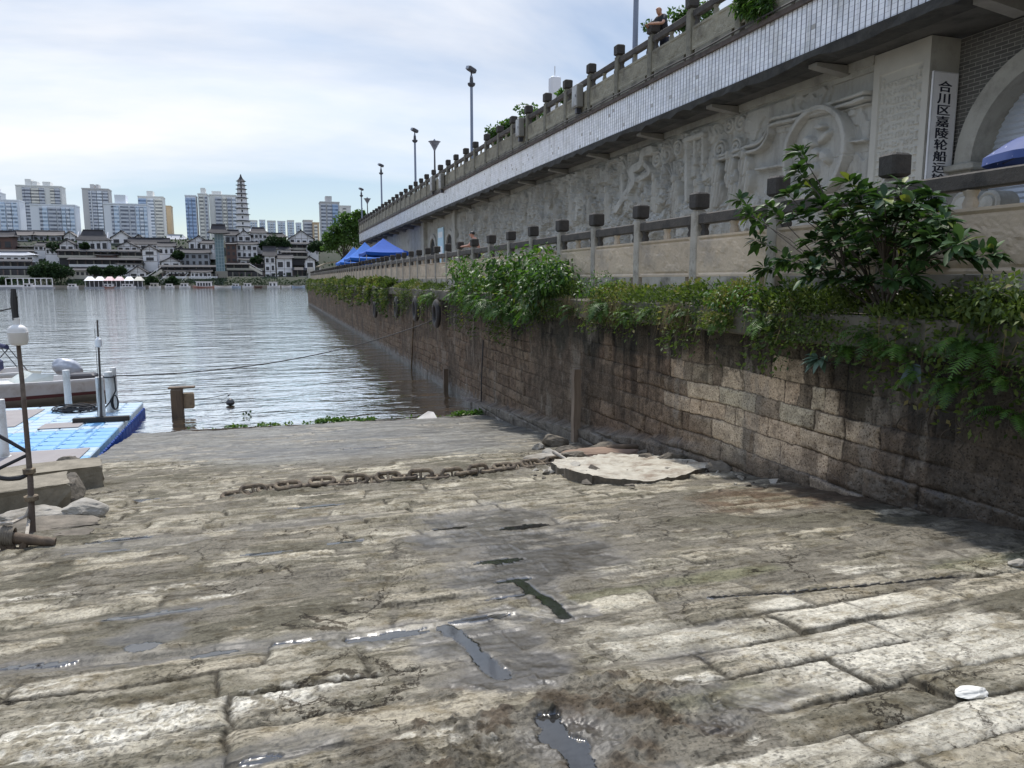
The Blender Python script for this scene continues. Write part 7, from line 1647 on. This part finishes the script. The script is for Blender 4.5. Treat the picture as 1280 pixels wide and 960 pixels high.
# blue market tents
TENT = pm('royal blue tarpaulin', (.012, .07, .34), (.016, .09, .40), 2, .8, .15, 10, spec=.2); TENT_L = pm('sun faded blue tarpaulin', (.018, .11, .42), (.025, .13, .46), 2, .8, .15, 10, spec=.2)
def tent(cx, cy, w_, d_, ze, zp, mat, label):
    t = thing('market_tent', label, 'tent', (cx, cy, 4.29), 'blue tents on the promenade'); mb = MB(); n = 9; hw, hd = w_/2, d_/2
    for (ax_, ay_, bx_, by_) in [(-1, -1, 1, -1), (1, -1, 1, 1), (1, 1, -1, 1), (-1, 1, -1, -1)]:
        vs = []; fs = []
        for i in range(n):
            u = i/(n-1)
            for j in range(7):
                v = j/6; ex = (ax_+(bx_-ax_)*u)*hw; ey = (ay_+(by_-ay_)*u)*hd; s = 1-v; z = ze+(zp-ze)*(v**1.35)-.10*math.sin(math.pi*u)*(1-v)*.6; vs.append((cx+ex*s, cy+ey*s, z))
        for i in range(n-1):
            for j in range(6): fs.append((i*7+j, i*7+7+j, i*7+8+j, i*7+j+1))
        for i in range(n): vs.append((vs[i*7][0], vs[i*7][1], vs[i*7][2]-.24-.03*(i % 2)))
        b = n*7
        for i in range(n-1): fs.append((i*7, b+i, b+i+1, (i+1)*7))
        mb.add(vs, fs)
    mb.build('canopy', mat, t)
    for sx_ in (-1, 1):
        for sy_ in (-1, 1): m2 = MB(); m2.cham((cx+sx_*(hw-.06), cy+sy_*(hd-.06), (4.29+ze)/2), (.05, .05, ze-4.29), .008); m2.build('leg', pm('tent leg', (.5, .5, .52), rough=.4), t)
c = on_x(479, 298, 9.3); tent(9.3, c[1], 3.6, 5.2, 6.75, c[2], TENT, 'nearest royal blue peaked tent beside the lower balustrade')
c2 = on_x(456, 304, 9.2); tent(9.2, c2[1], 3.6, 6, 6.6, c2[2]+.1, TENT_L, 'paler blue peaked tent just behind the nearest tent'); c3 = on_x(442, 311, 9.2); tent(9.2, c3[1], 3.6, 6, 6.4, c3[2]+.2, TENT_L, 'farthest blue tent sloping down behind the other two')
# curved awning and white column at the end of the promenade
c = on_y(420, 329, 138); t = thing('curved_awning', 'faded tan curved awning at the far end of the promenade', 'awning', (c[0], 138, 4.29)); mb = MB(); vs = []; fs = []
x0 = on_y(396, 335, 138)[0]; x1 = on_y(441, 330, 138)[0]; zc = on_y(420, 327, 138)[2]; ze = on_y(397, 337, 138)[2]
for i in range(13):
    u = i/12; z = ze+(zc-ze)*math.sin(math.pi*(.12+.76*u))
    for y in (134, 142): vs += [(x0+(x1-x0)*u, y, z), (x0+(x1-x0)*u, y, z-.18)]
for i in range(12): b = i*4; fs += [(b, b+4, b+6, b+2), (b+1, b+3, b+7, b+5), (b, b+1, b+5, b+4), (b+2, b+6, b+7, b+3)]
mb.add(vs, fs); mb.build('roof', pm('tan awning cloth', (.36, .31, .22), (.3, .26, .18), 2, .8), t)
for u in (.06, .94): mb = MB(); x = x0+(x1-x0)*u; mb.tube([(x, 135, 4.29), (x, 135, ze+.4)], .14, 8); mb.build('column', F_WHITE, t)
p = on_y(387, 343, 146.5); mb = MB(); mb.lathe([(.75, 0), (.75, .3), (.5, .5), (.45, 2.2), (.65, 2.5), (.65, 3.2)], (p[0]+.3, 147.6, 3.7), 12); o = mb.build('stone_column', pm('white stone column', (.58, .57, .54), (.5, .49, .46), 3, .8), None, smooth=True); meta(o, 'short white column at the very end of the quay', 'column')
# ------------------------------------------------------------------ people
def skin(name, joints, bones, mat, parent, sub=2, extra=None, root=0):
    me = bpy.data.meshes.new(name); me.from_pydata([j[0] for j in joints], bones, []); o = bpy.data.objects.new(name, me); link(o)
    md = o.modifiers.new('skin', 'SKIN'); md.use_smooth_shade = True
    for i, j in enumerate(joints): r = j[1]; me.skin_vertices[0].data[i].radius = r if isinstance(r, tuple) else (r, r); me.skin_vertices[0].data[i].use_root = (i == root)
    s = o.modifiers.new('sub', 'SUBSURF'); s.levels = sub; s.render_levels = sub
    bpy.context.view_layer.update(); ev = o.evaluated_get(bpy.context.evaluated_depsgraph_get()); m2 = bpy.data.meshes.new_from_object(ev)
    v = np.zeros(len(m2.vertices)*3, dtype=np.float32); m2.vertices.foreach_get('co', v); v = v.reshape(-1, 3); f = [list(p.vertices) for p in m2.polygons]
    bpy.data.objects.remove(o)
    V = v.tolist()
    if extra:
        for ev_, ef in extra: b = len(V); V += [list(q) for q in ev_]; f += [[i+b for i in q] for q in ef]
    return mesh_obj(name, V, f, mat, parent, smooth=True, local=True)
def blob(c, r, seg=8):
    vs = []; fs = []
    for i in range(seg+1):
        th = math.pi*i/seg
        for k in range(seg*2): a = math.pi*k/seg; vs.append((c[0]+r[0]*math.sin(th)*math.cos(a), c[1]+r[1]*math.sin(th)*math.sin(a), c[2]+r[2]*math.cos(th)))
    for i in range(seg):
        for k in range(seg*2): j = (k+1) % (seg*2); fs.append((i*seg*2+k, i*seg*2+j, (i+1)*seg*2+j, (i+1)*seg*2+k))
    return vs, fs
SKIN_T = pm('tan skin', (.46, .25, .16), (.40, .21, .13), 6, .55); SKIN_P = pm('sunburnt skin', (.52, .27, .19), (.45, .22, .15), 6, .5); HAIR = pm('black hair', (.012, .010, .010), rough=.6); BLK = pm('black shirt', (.014, .014, .017), (.022, .022, .025), 10, .85, .3); NAVY = pm('dark trousers', (.02, .022, .035), rough=.85); WSH = pm('white shirt', (.62, .62, .62), (.55, .55, .55), 6, .85)
def person(loc, rz, label, skin_m, shirt, trousers, hair=True, sit=False, lean=0.0, arms='down', scale=1.0):
    """standing or sitting figure facing its own -y"""
    root = thing('person', label, 'person', loc, rz=rz); root.scale = (scale,)*3; hz = .92; ly = -lean
    sh_ = (0, ly*.85, 1.45); nk = (0, ly*1.0-.01, 1.515); hd0 = (0, ly*1.1-.03, 1.56); hd1 = (0, ly*1.12-.035, 1.635); hd2 = (0, ly*1.1-.02, 1.70)
    J = [((0, 0, hz), (.155, .11)), ((0, ly*.3, 1.12), (.14, .10)), ((0, ly*.6, 1.30), (.165, .11)), (sh_, (.10, .085)), (nk, .062), (hd0, (.076, .086)), (hd1, (.088, .105)), (hd2, (.070, .085))]
    B = [(0, 1), (1, 2), (2, 3), (3, 4), (4, 5), (5, 6), (6, 7)]; arm_i = []
    for s in (-1, 1):
        b = len(J)
        if arms == 'rail': el, wr, ha = (s*.27, ly-.16, 1.18), (s*.13, ly-.40, 1.16), (s*.07, ly-.47, 1.16)
        elif arms == 'knee': el, wr, ha = (s*.26, ly-.18, 1.16), (s*.16, -.40, 1.0), (s*.14, -.47, .98)
        else: el, wr, ha = (s*.26, ly*.5+.03, 1.14), (s*.25, ly*.4-.06, .90), (s*.25, ly*.4-.08, .82)
        J += [((s*.19, sh_[1], 1.41), .062), (el, .045), (wr, .032), (ha, (.036, .022))]; B += [(3, b), (b, b+1), (b+1, b+2), (b+2, b+3)]; arm_i.append(b)
        for fi in range(5):
            q = len(J); dx = (fi-2)*.017 if fi < 4 else -s*.035; d = Vector(ha)-Vector(wr); d.normalize(); p1 = Vector(ha)+d*.05+Vector((dx, 0, 0)); p2 = p1+d*(.045 if fi < 4 else .02)+Vector((0, 0, -.015)); J += [(tuple(p1), .010), (tuple(p2), .008)]; B += [(b+3, q), (q, q+1)]
    legs = []
    for s in (-1, 1):
        b = len(J); legs.append(b)
        if sit: J += [((s*.10, -.02, hz-.03), .085), ((s*.13, -.42, hz+.0), .062), ((s*.12, -.44, hz-.42), .042), ((s*.12, -.56, hz-.46), (.045, .03))]
        else: J += [((s*.095, 0, .80), .085), ((s*.10, -.01, .48), .06), ((s*.105, .02, .08), .042), ((s*.11, -.12, .04), (.045, .03))]
        B += [(0, b), (b, b+1), (b+1, b+2), (b+2, b+3)]
    hc = Vector(hd1); ex = [blob(hc+Vector((0, -.098, -.015)), (.013, .018, .022)), blob(hc+Vector((-.082, .0, -.005)), (.012, .02, .03)), blob(hc+Vector((.082, 0, -.005)), (.012, .02, .03)), blob(hc+Vector((0, -.082, -.055)), (.026, .012, .008))]
    skin('body', J, B, skin_m, root, 2, ex)
    for s in (-1, 1): v, f = blob(hc+Vector((s*.032, -.088, .012)), (.010, .006, .006)); mesh_obj('eye', v, [list(q) for q in f], HAIR, root, True, local=True)
    if hair: v, f = blob(hc+Vector((0, .015, .035)), (.092, .105, .085)); v = [(a, b if b > hc.y-.06 or c > hc.z+.05 else hc.y-.03, max(c, hc.z-.03) if b < hc.y+.02 else c) for a, b, c in v]; mesh_obj('hair', v, [list(q) for q in f], HAIR, root, True, local=True)
    if shirt:
        J2 = [((0, 0, hz-.02), (.175, .13)), ((0, ly*.3, 1.12), (.165, .125)), ((0, ly*.6, 1.30), (.185, .13)), ((0, sh_[1]-.005, 1.475), (.115, .10))]; B2 = [(0, 1), (1, 2), (2, 3)]
        for s in (-1, 1): b = len(J2); e = Vector(J[arm_i[0 if s < 0 else 1]+1][0]); a0 = Vector((s*.19, sh_[1], 1.41)); J2 += [(tuple(a0), .078), (tuple(a0.lerp(e, .75)), .066)]; B2 += [(3, b), (b, b+1)]
        skin('shirt', J2, B2, shirt, root, 2)
    if trousers:
        J3 = [((0, 0, hz+.04), (.165, .125)), ((0, 0, hz-.06), (.165, .125))]; B3 = [(0, 1)]
        for b in legs: q = len(J3); J3 += [(J[b][0], .105), (J[b+1][0], .08), (tuple(Vector(J[b+1][0]).lerp(Vector(J[b+2][0]), .85)), .068)]; B3 += [(1, q), (q, q+1), (q+1, q+2)]
        skin('trousers', J3, B3, trousers, root, 2)
    return root
c = on_x(832, 28, 11.42); person((11.42, c[1], UFL), R_(-75), 'bald man in a black shirt leaning on the upper balustrade', SKIN_T, BLK, NAVY, hair=False, lean=.22, arms='rail', scale=1.0)
c = on_x(600, 291, 7.95); person((7.95, c[1], c[2]-1.69), R_(-115), 'shirtless man with short black hair leaning on the lower balustrade', SKIN_P, None, NAVY, lean=.26, arms='rail')
c = on_x(537, 312, 9.5); person((9.5, c[1], 4.29), R_(-60), 'person in a white shirt standing on the promenade near the arched doorways', SKIN_T, WSH, NAVY)
c = on_x(448, 330, 8.6); person((8.6, c[1], 4.29), R_(-90), 'person in a dark shirt standing under the farthest blue tent', SKIN_T, BLK, NAVY)
